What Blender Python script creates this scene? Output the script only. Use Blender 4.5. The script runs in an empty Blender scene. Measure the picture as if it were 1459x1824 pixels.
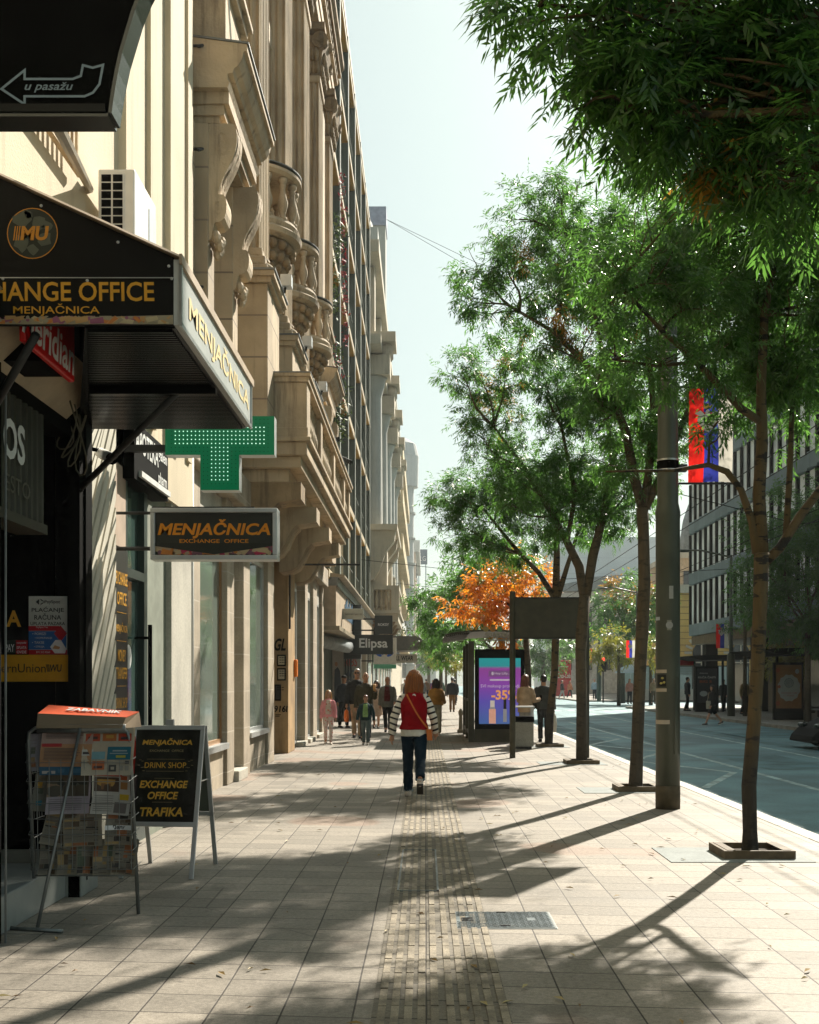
import bpy, math, random
import numpy as np
from mathutils import Vector, Matrix
R = math.radians
sc = bpy.context.scene
col = sc.collection
# ------------------------------------------------------------------ camera
F, U0, V0, EYE = 2050.0, 757.0, 1214.0, 1.5      # focal length and vanishing point of the photograph, eye height
def Xu(u, Y): return (u - U0) / F * Y
def Zv(v, Y): return EYE - (v - V0) / F * Y
cd = bpy.data.cameras.new('camera')
cam = bpy.data.objects.new('camera', cd); col.objects.link(cam)
cam.location = (0, 0, EYE); cam.rotation_euler = (R(90), 0, 0)
cd.sensor_fit = 'VERTICAL'; cd.sensor_width = 36; cd.sensor_height = 36
cd.lens = 36 * F / 1824
cd.shift_x = -(U0 - 729.5) / 1824; cd.shift_y = (V0 - 912) / 1824
cd.clip_start = 0.1; cd.clip_end = 3000
sc.camera = cam
# ------------------------------------------------------------------ sky, sun, exposure
SUN_AZ, SUN_EL = 28.5, 38.0
w = bpy.data.worlds.new('World'); sc.world = w; w.use_nodes = True
nt = w.node_tree; bg = nt.nodes['Background']
sky = nt.nodes.new('ShaderNodeTexSky'); sky.sky_type = 'NISHITA'; sky.sun_disc = False
sky.sun_elevation = R(SUN_EL); sky.sun_rotation = R(SUN_AZ)
sky.air_density = 1.0; sky.dust_density = 3.0; sky.ozone_density = 1.0
tint = nt.nodes.new('ShaderNodeMix'); tint.data_type = 'RGBA'; tint.blend_type = 'MULTIPLY'
tint.inputs[0].default_value = 1.0; tint.inputs[7].default_value = (0.97, 1.13, 1.07, 1)
hs_ = nt.nodes.new('ShaderNodeHueSaturation'); hs_.inputs['Saturation'].default_value = 0.7; nt.links.new(sky.outputs[0], hs_.inputs['Color']); gm_ = nt.nodes.new('ShaderNodeGamma'); gm_.inputs[1].default_value = 0.5; nt.links.new(hs_.outputs[0], gm_.inputs[0]); nt.links.new(gm_.outputs[0], tint.inputs[6]); nt.links.new(tint.outputs[2], bg.inputs[0])
bg.inputs[1].default_value = 0.132
sd = bpy.data.lights.new('sun', 'SUN'); so = bpy.data.objects.new('sun', sd); col.objects.link(so)
sd.energy = 4.8; sd.angle = R(0.53); sd.color = (1.0, 0.925, 0.8)
S = Vector((math.sin(R(SUN_AZ)) * math.cos(R(SUN_EL)), math.cos(R(SUN_AZ)) * math.cos(R(SUN_EL)), math.sin(R(SUN_EL))))
so.rotation_euler = S.to_track_quat('Z', 'Y').to_euler(); so.location = (60, 110, 95)
vs = sc.view_settings; vs.view_transform = 'Standard'; vs.look = 'None'; vs.exposure = 1.08; vs.gamma = 1; vs.use_curve_mapping = False
cy = sc.cycles
cy.use_denoising = True; cy.denoising_prefilter = 'ACCURATE'; cy.max_bounces = 7; cy.diffuse_bounces = 3; cy.glossy_bounces = 3; cy.transmission_bounces = 4
cy.transparent_max_bounces = 8; cy.caustics_reflective = False; cy.caustics_refractive = False
cy.sample_clamp_indirect = 4.0

rnd = random.Random(7)
# ------------------------------------------------------------------ materials
def nn(t, kind, **kw):
    n = t.nodes.new(kind)
    for k, v in kw.items(): setattr(n, k, v)
    return n
def mathn(t, op, a, b=None, c=None):
    n = t.nodes.new('ShaderNodeMath'); n.operation = op
    for i, x in enumerate((a, b, c)):
        if x is None: continue
        if isinstance(x, (int, float)): n.inputs[i].default_value = x
        else: t.links.new(x, n.inputs[i])
    return n.outputs[0]
def mixc(t, fac, a, b, blend='MIX'):
    n = t.nodes.new('ShaderNodeMix'); n.data_type = 'RGBA'; n.blend_type = blend
    for i, x in ((0, fac), (6, a), (7, b)):
        if isinstance(x, (int, float)): n.inputs[i].default_value = x
        elif isinstance(x, tuple): n.inputs[i].default_value = (*x[:3], 1)
        else: t.links.new(x, n.inputs[i])
    return n.outputs[2]
def noise(t, vec, scale, detail=4, rough=0.55):
    n = nn(t, 'ShaderNodeTexNoise'); n.inputs['Scale'].default_value = scale
    n.inputs['Detail'].default_value = detail; n.inputs['Roughness'].default_value = rough
    if vec is not None: t.links.new(vec, n.inputs['Vector'])
    return n.outputs[0]
def smooth(t, x, a, b):
    n = nn(t, 'ShaderNodeMapRange'); n.interpolation_type = 'SMOOTHSTEP'
    t.links.new(x, n.inputs[0]); n.inputs[1].default_value = a; n.inputs[2].default_value = b
    return n.outputs[0]
def newmat(name):
    m = bpy.data.materials.new(name); m.use_nodes = True
    return m, m.node_tree, m.node_tree.nodes['Principled BSDF']
def stretch(t, vec, s):
    n = nn(t, 'ShaderNodeVectorMath', operation='MULTIPLY'); t.links.new(vec, n.inputs[0]); n.inputs[1].default_value = s
    return n.outputs[0]
def pmat(name, c, rough=0.7, var=0.18, scale=3.0, bump=0.0, bscale=60, metal=0.0, spec=0.4, streak=0.0, dirt=None, fine=0.0, emit=None, trans=0, joints=None, obj=False):
    """general worn surface: broad colour wander, optional run-down streaks, fine grain, block joints and bump"""
    m, t, b = newmat(name)
    g = nn(t, 'ShaderNodeNewGeometry'); pos = g.outputs['Position']
    if obj: pos = nn(t, 'ShaderNodeTexCoord').outputs['Object']
    out = None
    if var > 0:
        f = smooth(t, noise(t, pos, scale, 5), 0.3, 0.7)
        out = mixc(t, f, tuple(x * (1 - var) for x in c), tuple(min(1, x * (1 + var)) for x in c))
    else:
        out = mixc(t, 0.0, tuple(c), tuple(c))
    if streak > 0:
        f = smooth(t, noise(t, stretch(t, pos, (4.0, 4.0, 0.35)), 1.6, 5, 0.65), 0.5, 0.72)
        d = dirt or tuple(x * 0.45 for x in c)
        out = mixc(t, mathn(t, 'MULTIPLY', f, streak), out, d)
    if fine > 0:
        out = mixc(t, fine, out, mixc(t, smooth(t, noise(t, pos, 32, 4, 0.7), 0.35, 0.65), (0.5,0.5,0.5), (1.0,1.0,1.0)), 'MULTIPLY')
        f = noise(t, pos, 220, 2)
        out = mixc(t, fine, out, mixc(t, smooth(t, f, 0.35, 0.65), (0.35, 0.35, 0.35), (1.0, 1.0, 1.0)), 'MULTIPLY')
    hgt = None
    if joints:
        sep = nn(t, 'ShaderNodeSeparateXYZ'); t.links.new(pos, sep.inputs[0])
        fz = mathn(t, 'FRACT', mathn(t, 'DIVIDE', mathn(t, 'ADD', sep.outputs[2], joints[1]), joints[0]))
        j = mathn(t, 'LESS_THAN', mathn(t, 'ABSOLUTE', mathn(t, 'SUBTRACT', fz, 0.5)), joints[2] / joints[0])
        out = mixc(t, j, out, joints[3]); hgt = mathn(t, 'MULTIPLY', j, -1.0)
    t.links.new(out, b.inputs['Base Color'])
    b.inputs['Roughness'].default_value = rough; b.inputs['Metallic'].default_value = metal
    b.inputs['Specular IOR Level'].default_value = spec
    if bump > 0 or hgt is not None:
        bn = nn(t, 'ShaderNodeBump'); bn.inputs['Strength'].default_value = max(bump, 0.25); bn.inputs['Distance'].default_value = 0.02
        h = noise(t, pos, bscale, 4)
        if hgt is not None: h = mathn(t, 'ADD', mathn(t, 'MULTIPLY', h, 0.5), hgt)
        t.links.new(h, bn.inputs['Height']); t.links.new(bn.outputs[0], b.inputs['Normal'])
    if emit:
        b.inputs['Emission Color'].default_value = (*emit[0], 1); b.inputs['Emission Strength'].default_value = emit[1]
    if trans: b.inputs['Transmission Weight'].default_value = trans
    return m
_cm = {}
def cmat(c, rough=0.6, var=0.08, emit=0, metal=0.0, spec=0.3):
    """plain painted / printed colour, cached"""
    k = (tuple(round(x, 3) for x in c), rough, emit, metal)
    if k not in _cm:
        _cm[k] = pmat('paint_%d' % len(_cm), c, rough, var, 9.0, metal=metal, spec=spec, emit=((c, emit) if emit else None))
    return _cm[k]
# ------------------------------------------------------------------ mesh builder
class MB:
    def __init__(s): s.v = []; s.f = []; s.m = []
    def add(s, vs, fs, mat=0):
        n = len(s.v); s.v.extend(tuple(x) for x in vs)
        for f in fs: s.f.append([i + n for i in f]); s.m.append(mat)
        return s
    def box(s, x0, x1, y0, y1, z0, z1, mat=0):
        if x1 < x0: x0, x1 = x1, x0
        if y1 < y0: y0, y1 = y1, y0
        if z1 < z0: z0, z1 = z1, z0
        return s.add([(x0,y0,z0),(x1,y0,z0),(x1,y1,z0),(x0,y1,z0),(x0,y0,z1),(x1,y0,z1),(x1,y1,z1),(x0,y1,z1)],
                     [(0,3,2,1),(4,5,6,7),(0,1,5,4),(1,2,6,5),(2,3,7,6),(3,0,4,7)], mat)
    def obox(s, c, ex, ey, ez, mat=0):
        c, ex, ey, ez = Vector(c), Vector(ex), Vector(ey), Vector(ez)
        p = [c + a*ex + b*ey + d*ez for d in (-1,1) for (a,b) in ((-1,-1),(1,-1),(1,1),(-1,1))]
        return s.add(p, [(0,3,2,1),(4,5,6,7),(0,1,5,4),(1,2,6,5),(2,3,7,6),(3,0,4,7)], mat)
    def quad(s, a, b, c, d, mat=0): return s.add([a,b,c,d], [(0,1,2,3)], mat)
    def prism(s, poly, axis, a, b, mat=0, mside=None):
        """poly: 2-D outline in the plane across axis ('x': y,z  'y': x,z  'z': x,y), extruded from a to b"""
        def P(p, h): return (h, p[0], p[1]) if axis == 'x' else ((p[0], h, p[1]) if axis == 'y' else (p[0], p[1], h))
        n = len(poly); base = len(s.v)
        s.v.extend([P(p, a) for p in poly] + [P(p, b) for p in poly])
        s.f.append([base + i for i in range(n)]); s.f.append([base + n + i for i in reversed(range(n))]); s.m += [mat, mat]
        for i in range(n):
            j = (i + 1) % n
            s.f.append([base + i, base + n + i, base + n + j, base + j]); s.m.append(mat if mside is None else mside)
        return s
    def tube(s, pts, rad, n=8, mat=0, cap=True):
        pts = [Vector(p) for p in pts]
        if isinstance(rad, (int, float)): rad = [rad] * len(pts)
        base = len(s.v); ref = None
        for i, p in enumerate(pts):
            d = (pts[min(i+1, len(pts)-1)] - pts[max(i-1, 0)])
            d = d.normalized() if d.length > 1e-9 else Vector((0,0,1))
            if ref is None: ref = Vector((1,0,0)) if abs(d.x) < 0.8 else Vector((0,1,0))
            a = (ref - d * ref.dot(d))
            a = a.normalized() if a.length > 1e-6 else d.orthogonal().normalized()
            ref = a; b = d.cross(a)
            r = rad[i]; r = r if isinstance(r, tuple) else (r, r)
            for k in range(n):
                t = 2*math.pi*k/n
                s.v.append(tuple(p + a*(math.cos(t)*r[0]) + b*(math.sin(t)*r[1])))
        for i in range(len(pts)-1):
            for k in range(n):
                k2 = (k+1) % n
                s.f.append([base+i*n+k, base+i*n+k2, base+(i+1)*n+k2, base+(i+1)*n+k]); s.m.append(mat)
        if cap:
            s.f.append([base+k for k in reversed(range(n))]); s.m.append(mat)
            e = base+(len(pts)-1)*n
            s.f.append([e+k for k in range(n)]); s.m.append(mat)
        return s
    def lathe(s, prof, c=(0,0,0), n=16, a0=0.0, a1=2*math.pi, mat=0, cap=True):
        full = abs(a1 - a0 - 2*math.pi) < 1e-6; m = n if full else n + 1; base = len(s.v)
        for (r, z) in prof:
            for k in range(m):
                t = a0 + (a1-a0)*k/n
                s.v.append((c[0]+r*math.cos(t), c[1]+r*math.sin(t), c[2]+z))
        for i in range(len(prof)-1):
            for k in range(n):
                k2 = (k+1) % m
                s.f.append([base+i*m+k, base+i*m+k2, base+(i+1)*m+k2, base+(i+1)*m+k]); s.m.append(mat)
        if cap:
            s.f.append([base+k for k in reversed(range(m))]); s.m.append(mat)
            e = base+(len(prof)-1)*m
            s.f.append([e+k for k in range(m)]); s.m.append(mat)
        return s
    def rings(s, rs, n=14, mat=0):
        """horizontal ellipses (cx,cy,cz,rx,ry) stacked into a closed body"""
        base = len(s.v)
        for (cx, cy_, cz, rx, ry) in rs:
            for k in range(n):
                t = 2*math.pi*k/n; s.v.append((cx+rx*math.cos(t), cy_+ry*math.sin(t), cz))
        for i in range(len(rs)-1):
            for k in range(n):
                k2 = (k+1) % n
                s.f.append([base+i*n+k, base+i*n+k2, base+(i+1)*n+k2, base+(i+1)*n+k]); s.m.append(mat)
        s.f.append([base+k for k in reversed(range(n))]); s.m.append(mat)
        e = base+(len(rs)-1)*n
        s.f.append([e+k for k in range(n)]); s.m.append(mat)
        return s
    def ell(s, c, r, mat=0, nu=12, nv=8):
        prof = []
        rs = []
        for i in range(1, nv):
            t = math.pi*i/nv - math.pi/2
            rs.append((c[0], c[1], c[2]+r[2]*math.sin(t), r[0]*math.cos(t), r[1]*math.cos(t)))
        e = 0.02
        rs = [(c[0], c[1], c[2]-r[2], r[0]*e, r[1]*e)] + rs + [(c[0], c[1], c[2]+r[2], r[0]*e, r[1]*e)]
        return s.rings(rs, nu, mat)
    def text(s, body, c, ex, ey, wdt=None, hgt=None, mat=0, bold=0.0, shear=0.0):
        """flat lettering centred at c, running along ex, upright along ey, fitted to wdt / hgt"""
        v, f = glyphs(body, bold, shear)
        c, ex, ey = Vector(c), Vector(ex).normalized(), Vector(ey).normalized()
        x0, x1 = v[:,0].min(), v[:,0].max(); y0, y1 = v[:,1].min(), v[:,1].max()
        sx = wdt/(x1-x0) if wdt else None; sy = hgt/(y1-y0) if hgt else None
        sx = sx or sy; sy = sy or sx
        mx, my = (x0+x1)/2, (y0+y1)/2
        return s.add([c + ex*((p[0]-mx)*sx) + ey*((p[1]-my)*sy) for p in v], f, mat)
    def build(s, name, mats, parent=None, local=False, smooth=False, bevel=0.0, seg=2):
        vv = np.array(s.v, dtype=float).reshape(-1, 3)
        if parent is not None and not local:
            p = parent; o = Vector((0,0,0))
            while p is not None: o += p.location; p = p.parent
            vv = vv - np.array(o)
        me = bpy.data.meshes.new(name); me.from_pydata(vv.tolist(), [], s.f); 
        if not isinstance(mats, (list, tuple)): mats = [mats]
        for m in mats: me.materials.append(m)
        if len(mats) > 1: me.polygons.foreach_set('material_index', s.m)
        if smooth: me.polygons.foreach_set('use_smooth', [True]*len(s.f))
        me.update()
        o = bpy.data.objects.new(name, me); col.objects.link(o)
        if parent is not None: o.parent = parent
        if bevel > 0:
            b = o.modifiers.new('bevel', 'BEVEL'); b.width = bevel; b.segments = seg; b.limit_method = 'ANGLE'; b.angle_limit = R(40)
        return o
_gl = {}
def glyphs(body, bold, shear):
    k = (body, bold, shear)
    if k not in _gl:
        cu = bpy.data.curves.new('txt', 'FONT'); cu.body = body; cu.size = 1.0; cu.offset = bold; cu.shear = shear
        cu.resolution_u = 3; cu.fill_mode = 'FRONT'; cu.align_x = 'CENTER'
        ob = bpy.data.objects.new('txt', cu); col.objects.link(ob)
        me = bpy.data.meshes.new_from_object(ob.evaluated_get(bpy.context.evaluated_depsgraph_get()))
        v = np.zeros(len(me.vertices)*3); me.vertices.foreach_get('co', v)
        _gl[k] = (v.reshape(-1,3), [list(p.vertices) for p in me.polygons])
        bpy.data.objects.remove(ob); bpy.data.curves.remove(cu); bpy.data.meshes.remove(me)
    return _gl[k]
def tag(o, label=None, cat=None, group=None, kind=None):
    if label: o['label'] = label
    if cat: o['category'] = cat
    if group: o['group'] = group
    if kind: o['kind'] = kind
    return o
def thing(name, label, cat, loc=(0,0,0), rz=0.0, group=None):
    o = bpy.data.objects.new(name, None); col.objects.link(o); o.empty_display_size = 0.1
    o.location = loc; o.rotation_euler = (0,0,rz)
    return tag(o, label, cat, group)
def struct(o): o['kind'] = 'structure'; return o
def kids(o): return list(o.children)
def copy_tree(o, parent=None):
    c = o.copy(); col.objects.link(c); c.parent = parent
    for ch in kids(o): copy_tree(ch, c)
    return c
XR, YR, ZU = (1,0,0), (0,1,0), (0,0,1)
# shared materials
M = {}
M['stone'] = pmat('sandstone', (0.49,0.385,0.255), 0.85, 0.24, 0.8, 0.45, 26, streak=0.85, dirt=(0.2,0.15,0.1))
M['stone_joint'] = pmat('sandstone_blocks', (0.47,0.37,0.245), 0.85, 0.24, 1.0, 0.3, 40, streak=0.7, dirt=(0.2,0.15,0.1), joints=(0.62,0.2,0.012,(0.24,0.19,0.14)))
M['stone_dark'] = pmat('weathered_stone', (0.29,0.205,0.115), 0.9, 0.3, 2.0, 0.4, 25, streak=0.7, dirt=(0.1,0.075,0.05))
M['pier'] = pmat('ground_floor_stone', (0.47,0.395,0.295), 0.8, 0.2, 1.4, 0.25, 90, streak=0.55, fine=0.25, joints=(0.58,0.1,0.008,(0.5,0.44,0.36)))
M['pier_grey'] = pmat('ground_floor_pale_stone', (0.56,0.53,0.45), 0.8, 0.14, 1.4, 0.15, 120, streak=0.25, fine=0.3)
M['plaster'] = pmat('cream_plaster', (0.6,0.51,0.36), 0.85, 0.1, 0.7, 0.15, 50, streak=0.45, dirt=(0.4,0.33,0.23))
M['lead'] = pmat('lead_flashing', (0.16,0.17,0.165), 0.5, 0.25, 3, metal=0.3)
M['black'] = pmat('black_paint', (0.0035,0.0035,0.003), 0.7, 0.3, 4, spec=0.04)
M['blackgloss'] = pmat('black_gloss', (0.004,0.004,0.004), 0.25, 0.3, 4, spec=0.07)
M['steel'] = pmat('brushed_steel', (0.42,0.43,0.42), 0.35, 0.12, 8, metal=0.8)
M['galv'] = pmat('galvanised_wire', (0.22,0.23,0.22), 0.45, 0.2, 9, metal=0.6)
M['alu'] = pmat('aluminium_profile', (0.55,0.56,0.55), 0.38, 0.08, 6, metal=0.6)
M['white'] = pmat('white_enamel', (0.72,0.71,0.66), 0.45, 0.06, 5)
M['gold'] = cmat((0.72,0.36,0.03), 0.5)
M['olive'] = pmat('olive_metal', (0.055,0.052,0.032), 0.5, 0.2, 5, streak=0.2)
M['iron'] = pmat('dark_iron', (0.03,0.03,0.028), 0.5, 0.3, 6, metal=0.2)
def glass(name, c=(0.02,0.025,0.025), rough=0.06, spec=0.6):
    m, t, b = newmat(name)
    g = nn(t, 'ShaderNodeNewGeometry')
    bn = nn(t, 'ShaderNodeBump'); bn.inputs['Strength'].default_value = 0.06; bn.inputs['Distance'].default_value = 0.05
    t.links.new(noise(t, g.outputs['Position'], 0.9, 2), bn.inputs['Height']); t.links.new(bn.outputs[0], b.inputs['Normal'])
    b.inputs['Base Color'].default_value = (*c, 1); b.inputs['Roughness'].default_value = rough; b.inputs['Specular IOR Level'].default_value = spec
    return m
M['glass'] = glass('window_glass')
M['shopglass'] = glass('shop_window_glass', (0.16,0.2,0.17), 0.08, 0.7)
# ------------------------------------------------------------------ ground, road, pavements
def paving_mat(name, tw, tl, skew, c1, c2, mortar, msize, offset=0.0, red=0.0):
    m, t, b = newmat(name)
    g = nn(t, 'ShaderNodeNewGeometry'); sp = nn(t, 'ShaderNodeSeparateXYZ'); t.links.new(g.outputs['Position'], sp.inputs[0])
    y = mathn(t, 'ADD', sp.outputs[1], mathn(t, 'MULTIPLY', sp.outputs[0], skew))
    wob = mathn(t, 'MULTIPLY', mathn(t, 'SUBTRACT', noise(t, g.outputs['Position'], 0.8, 1), 0.5), 0.012)
    cb = nn(t, 'ShaderNodeCombineXYZ'); t.links.new(mathn(t, 'ADD', sp.outputs[0], wob), cb.inputs[0]); t.links.new(mathn(t, 'ADD', y, wob), cb.inputs[1])
    br = nn(t, 'ShaderNodeTexBrick'); br.offset = offset; br.offset_frequency = 2; br.squash = 1
    t.links.new(cb.outputs[0], br.inputs['Vector']); br.inputs['Scale'].default_value = 1
    br.inputs['Brick Width'].default_value = tw; br.inputs['Row Height'].default_value = tl
    br.inputs['Mortar Size'].default_value = msize; br.inputs['Mortar Smooth'].default_value = 0.3; br.inputs['Bias'].default_value = 0
    br.inputs['Color1'].default_value = (*c1, 1); br.inputs['Color2'].default_value = (*c2, 1); br.inputs['Mortar'].default_value = (*mortar, 1)
    c = br.outputs['Color']
    st = smooth(t, noise(t, g.outputs['Position'], 0.7, 6, 0.65), 0.45, 0.75)
    c = mixc(t, mathn(t, 'MULTIPLY', st, 0.7), c, (0.13,0.112,0.085))
    sp2 = smooth(t, noise(t, g.outputs['Position'], 11, 4, 0.65), 0.58, 0.72)
    c = mixc(t, mathn(t, 'MULTIPLY', sp2, 0.55), c, (0.12,0.1,0.08))
    if red:
        rr = smooth(t, noise(t, stretch(t, g.outputs['Position'], (1.0,1.0,0)), 0.55, 1), 0.62, 0.66)
        c = mixc(t, mathn(t, 'MULTIPLY', rr, red), c, (0.36,0.23,0.16))
    big = nn(t, 'ShaderNodeTexVoronoi'); big.inputs['Scale'].default_value = 1.1; big.inputs['Randomness'].default_value = 1.0; t.links.new(mixc(t, 0.12, g.outputs['Position'], nn(t, 'ShaderNodeTexNoise').outputs['Color'], 'ADD'), big.inputs['Vector'])
    c = mixc(t, mathn(t, 'MULTIPLY', smooth(t, big.outputs['Distance'], 0.16, 0.05), 0.4), c, (0.1,0.085,0.065))
    cr = nn(t, 'ShaderNodeTexVoronoi'); cr.feature = 'DISTANCE_TO_EDGE'; cr.inputs['Scale'].default_value = 0.75; t.links.new(g.outputs['Position'], cr.inputs['Vector'])
    crk = mathn(t, 'MULTIPLY', mathn(t, 'LESS_THAN', cr.outputs['Distance'], 0.004), smooth(t, noise(t, g.outputs['Position'], 0.5, 2), 0.5, 0.6))
    c = mixc(t, mathn(t, 'MULTIPLY', crk, 0.7), c, (0.07,0.06,0.045))
    gum = nn(t, 'ShaderNodeTexVoronoi'); gum.inputs['Scale'].default_value = 3.2; t.links.new(g.outputs['Position'], gum.inputs['Vector'])
    c = mixc(t, mathn(t, 'MULTIPLY', mathn(t, 'LESS_THAN', gum.outputs['Distance'], 0.055), 0.35), c, (0.58,0.54,0.46))
    fine = smooth(t, noise(t, g.outputs['Position'], 150, 2), 0.3, 0.7)
    c = mixc(t, 0.5, c, mixc(t, fine, (0.4,0.4,0.4), (1.0,1.0,1.0)), 'MULTIPLY')
    md = smooth(t, noise(t, g.outputs['Position'], 34, 4, 0.75), 0.32, 0.68)
    c = mixc(t, 0.42, c, mixc(t, md, (0.35,0.34,0.32), (1.15,1.15,1.15)), 'MULTIPLY')
    t.links.new(c, b.inputs['Base Color'])
    t.links.new(mathn(t, 'ADD', mathn(t, 'MULTIPLY', st, -0.14), 0.72), b.inputs['Roughness'])
    b.inputs['Specular IOR Level'].default_value = 0.45
    h = mathn(t, 'ADD', mathn(t, 'MULTIPLY', br.outputs['Fac'], -1.0), mathn(t, 'MULTIPLY', noise(t, g.outputs['Position'], 45, 5), 0.3))
    bn = nn(t, 'ShaderNodeBump'); bn.inputs['Strength'].default_value = 0.5; bn.inputs['Distance'].default_value = 0.012
    t.links.new(h, bn.inputs['Height']); t.links.new(bn.outputs[0], b.inputs['Normal'])
    return m
M['paving'] = paving_mat('concrete_flags', 0.325, 0.3, 0.1, (0.4,0.35,0.285), (0.275,0.243,0.198), (0.05,0.04,0.03), 0.005, red=0.55)
M['paving2'] = paving_mat('far_flags', 0.4, 0.4, 0.0, (0.36,0.34,0.3), (0.32,0.3,0.26), (0.14,0.12,0.1), 0.008)
M['tactile'] = paving_mat('tactile_flags', 0.3, 0.3, 0.1, (0.24,0.205,0.15), (0.19,0.163,0.12), (0.05,0.04,0.03), 0.01)
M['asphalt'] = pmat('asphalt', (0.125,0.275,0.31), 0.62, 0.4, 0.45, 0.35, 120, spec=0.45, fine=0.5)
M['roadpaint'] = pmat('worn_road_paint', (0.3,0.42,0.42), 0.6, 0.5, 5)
M['kerb'] = pmat('kerb_granite', (0.56,0.53,0.47), 0.75, 0.12, 3, 0.2, 80, fine=0.25)
struct(MB().box(-400, 400, -100, 700, -0.6, -0.3).build('ground', pmat('earth', (0.16,0.15,0.13), 0.9)))
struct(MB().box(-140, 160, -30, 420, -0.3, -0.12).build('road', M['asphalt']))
struct(MB().box(-9, 3.66, -6, 250, -0.25, 0.0).build('pavement', M['paving']))
struct(MB().box(12.42, 42, -30, 69.9, -0.25, 0.0).build('opposite_pavement', M['paving2']))
struct(MB().box(12.42, 60, 92, 260, -0.25, 0.0).build('opposite_pavement', M['paving2']))
kb = MB()
for i in range(128):
    y0 = -4 + i*1.0
    kb.box(3.665, 3.86, y0, y0+0.985, -0.25, 0.004 + 0.003*((i*7) % 3)/3)
struct(kb.build('kerb', M['kerb'], bevel=0.012))
kb = MB()
for i in range(90): kb.box(12.2, 12.415, -20+i*1.0, -20+i+0.985, -0.25, 0.003)
struct(kb.build('opposite_kerb', pmat('kerb_weathered', (0.3,0.28,0.25), 0.8, 0.2, 2)))
# ribbed guidance strip laid in the flags
ts = MB(); ts.box(-0.24, 0.385, 2.5, 95, -0.05, 0.004)
struct(ts.build('tactile_strip', M['tactile']))
tb = MB(); r2 = random.Random(3)
for k in range(10):
    x = -0.215 + k*0.0605 + (0.012 if k > 4 else 0)
    for i in range(240):
        y0 = 2.6 + i*0.3
        tb.box(x, x+0.036, y0, y0+0.286, 0.0, 0.0095 + r2.uniform(-0.002, 0.002))
struct(tb.build('tactile_strip_ribs', pmat('tactile_rib', (0.32,0.27,0.195), 0.75, 0.35, 6, 0.3, 80, fine=0.4)))
# road markings: thin sheets 4 mm above the asphalt
rm = MB()
def stripe(x0, y0, x1, y1, wd):
    d = Vector((x1-x0, y1-y0, 0)).normalized(); n = Vector((-d.y, d.x, 0))*wd/2
    a, b = Vector((x0,y0,-0.116)), Vector((x1,y1,-0.116))
    rm.quad(a-n, b-n, b+n, a+n)
stripe(8.3, 12, 8.3, 64, 0.1)
stripe(5.9, 12, 5.75, 46, 0.13)
z = [(4.25,17.5),(5.5,20.5),(4.25,23.5),(5.5,26.5),(4.25,29.5),(5.5,32.5),(4.25,35.5),(5.5,38.5),(4.25,41.5)]
for a, b in zip(z, z[1:]): stripe(*a, *b, 0.14)
for i in range(9): stripe(4.6+i*0.9, 62.5, 4.6+i*0.9, 66.0, 0.45)
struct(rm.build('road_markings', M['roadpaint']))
pt_ = MB(); pt_.quad((3.865,-4,-.1178),(4.12,-4,-.1178),(4.12,64,-.1178),(3.865,64,-.1178))
for (x0,x1,y0,y1) in ((6.3,7.7,21,25.5),(4.3,4.9,26,44),(9.2,11.4,33,36),(8.8,9.3,14,60),(6.0,6.5,30,52)): pt_.quad((x0,y0,-.1175),(x1,y0+.1,-.1175),(x1+.05,y1,-.1175),(x0-.03,y1-.1,-.1175))
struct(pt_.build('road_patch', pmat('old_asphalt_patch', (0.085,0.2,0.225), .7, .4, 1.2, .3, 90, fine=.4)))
# access covers
M['chequer'] = pmat('chequer_plate', (0.2,0.23,0.24), 0.42, 0.15, 12, metal=0.5)
c = thing('access_cover', 'long steel access cover with a raised diamond pattern set beside the ribbed strip', 'access cover', (0.49,7.22,0.0))
b = MB(); b.box(-0.315,0.315,-0.25,0.25,-0.04,0.006); b.build('frame', M['steel'], c, local=True, bevel=0.003)
b = MB(); b.box(-0.3,0.3,-0.235,0.235,-0.03,0.009); 
for i in range(26):
    for j in range(20):
        if i < 3 and 6 < j < 14: continue
        x, y = -0.28+i*0.0222+(0.011 if j % 2 else 0), -0.22+j*0.023
        q = 0.011; a = 0.6 if (i+j) % 2 else -0.6
        d = Vector((math.cos(a), math.sin(a), 0)); n = Vector((-d.y, d.x, 0))
        b.obox((x,y,0.0105), d*q*0.9, n*0.0035, (0,0,0.0018))
b.box(0.15,0.2,-0.05,0.03,0.009,0.012)
b.build('plate', M['chequer'], c, local=True)
for sy in (-0.2, 0.2):
    b = MB(); b.box(-0.07,0.07,sy-0.018,sy+0.018,0.009,0.0105,0); b.box(-0.03,0.03,sy-0.006,sy+0.006,0.0105,0.0165,0); b.build('lifting_handle', M['iron'], c, local=True)
b = MB()
for k in range(4): b.box(-0.26,-0.19,-0.06+k*0.03,-0.052+k*0.03,0.009,0.0135,0)
b.box(-0.26,-0.253,-0.06,0.04,0.009,0.0135); b.box(-0.197,-0.19,-0.06,0.04,0.009,0.0135)
b.build('embossed_plate', M['iron'], c, local=True)
fr = MB()
for (x0,x1,y0,y1) in ((-0.2,0.1,8.2,8.215),(-0.2,0.1,10.2,10.215),(0.085,0.1,8.2,10.215),(-0.2,-0.185,8.2,10.215)): fr.box(x0,x1,y0,y1,-0.02,0.0125)
tag(fr.build('cover_frame', M['galv']), 'thin steel cover frame filled with ribbed flags in the middle of the pavement', 'access cover')
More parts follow.
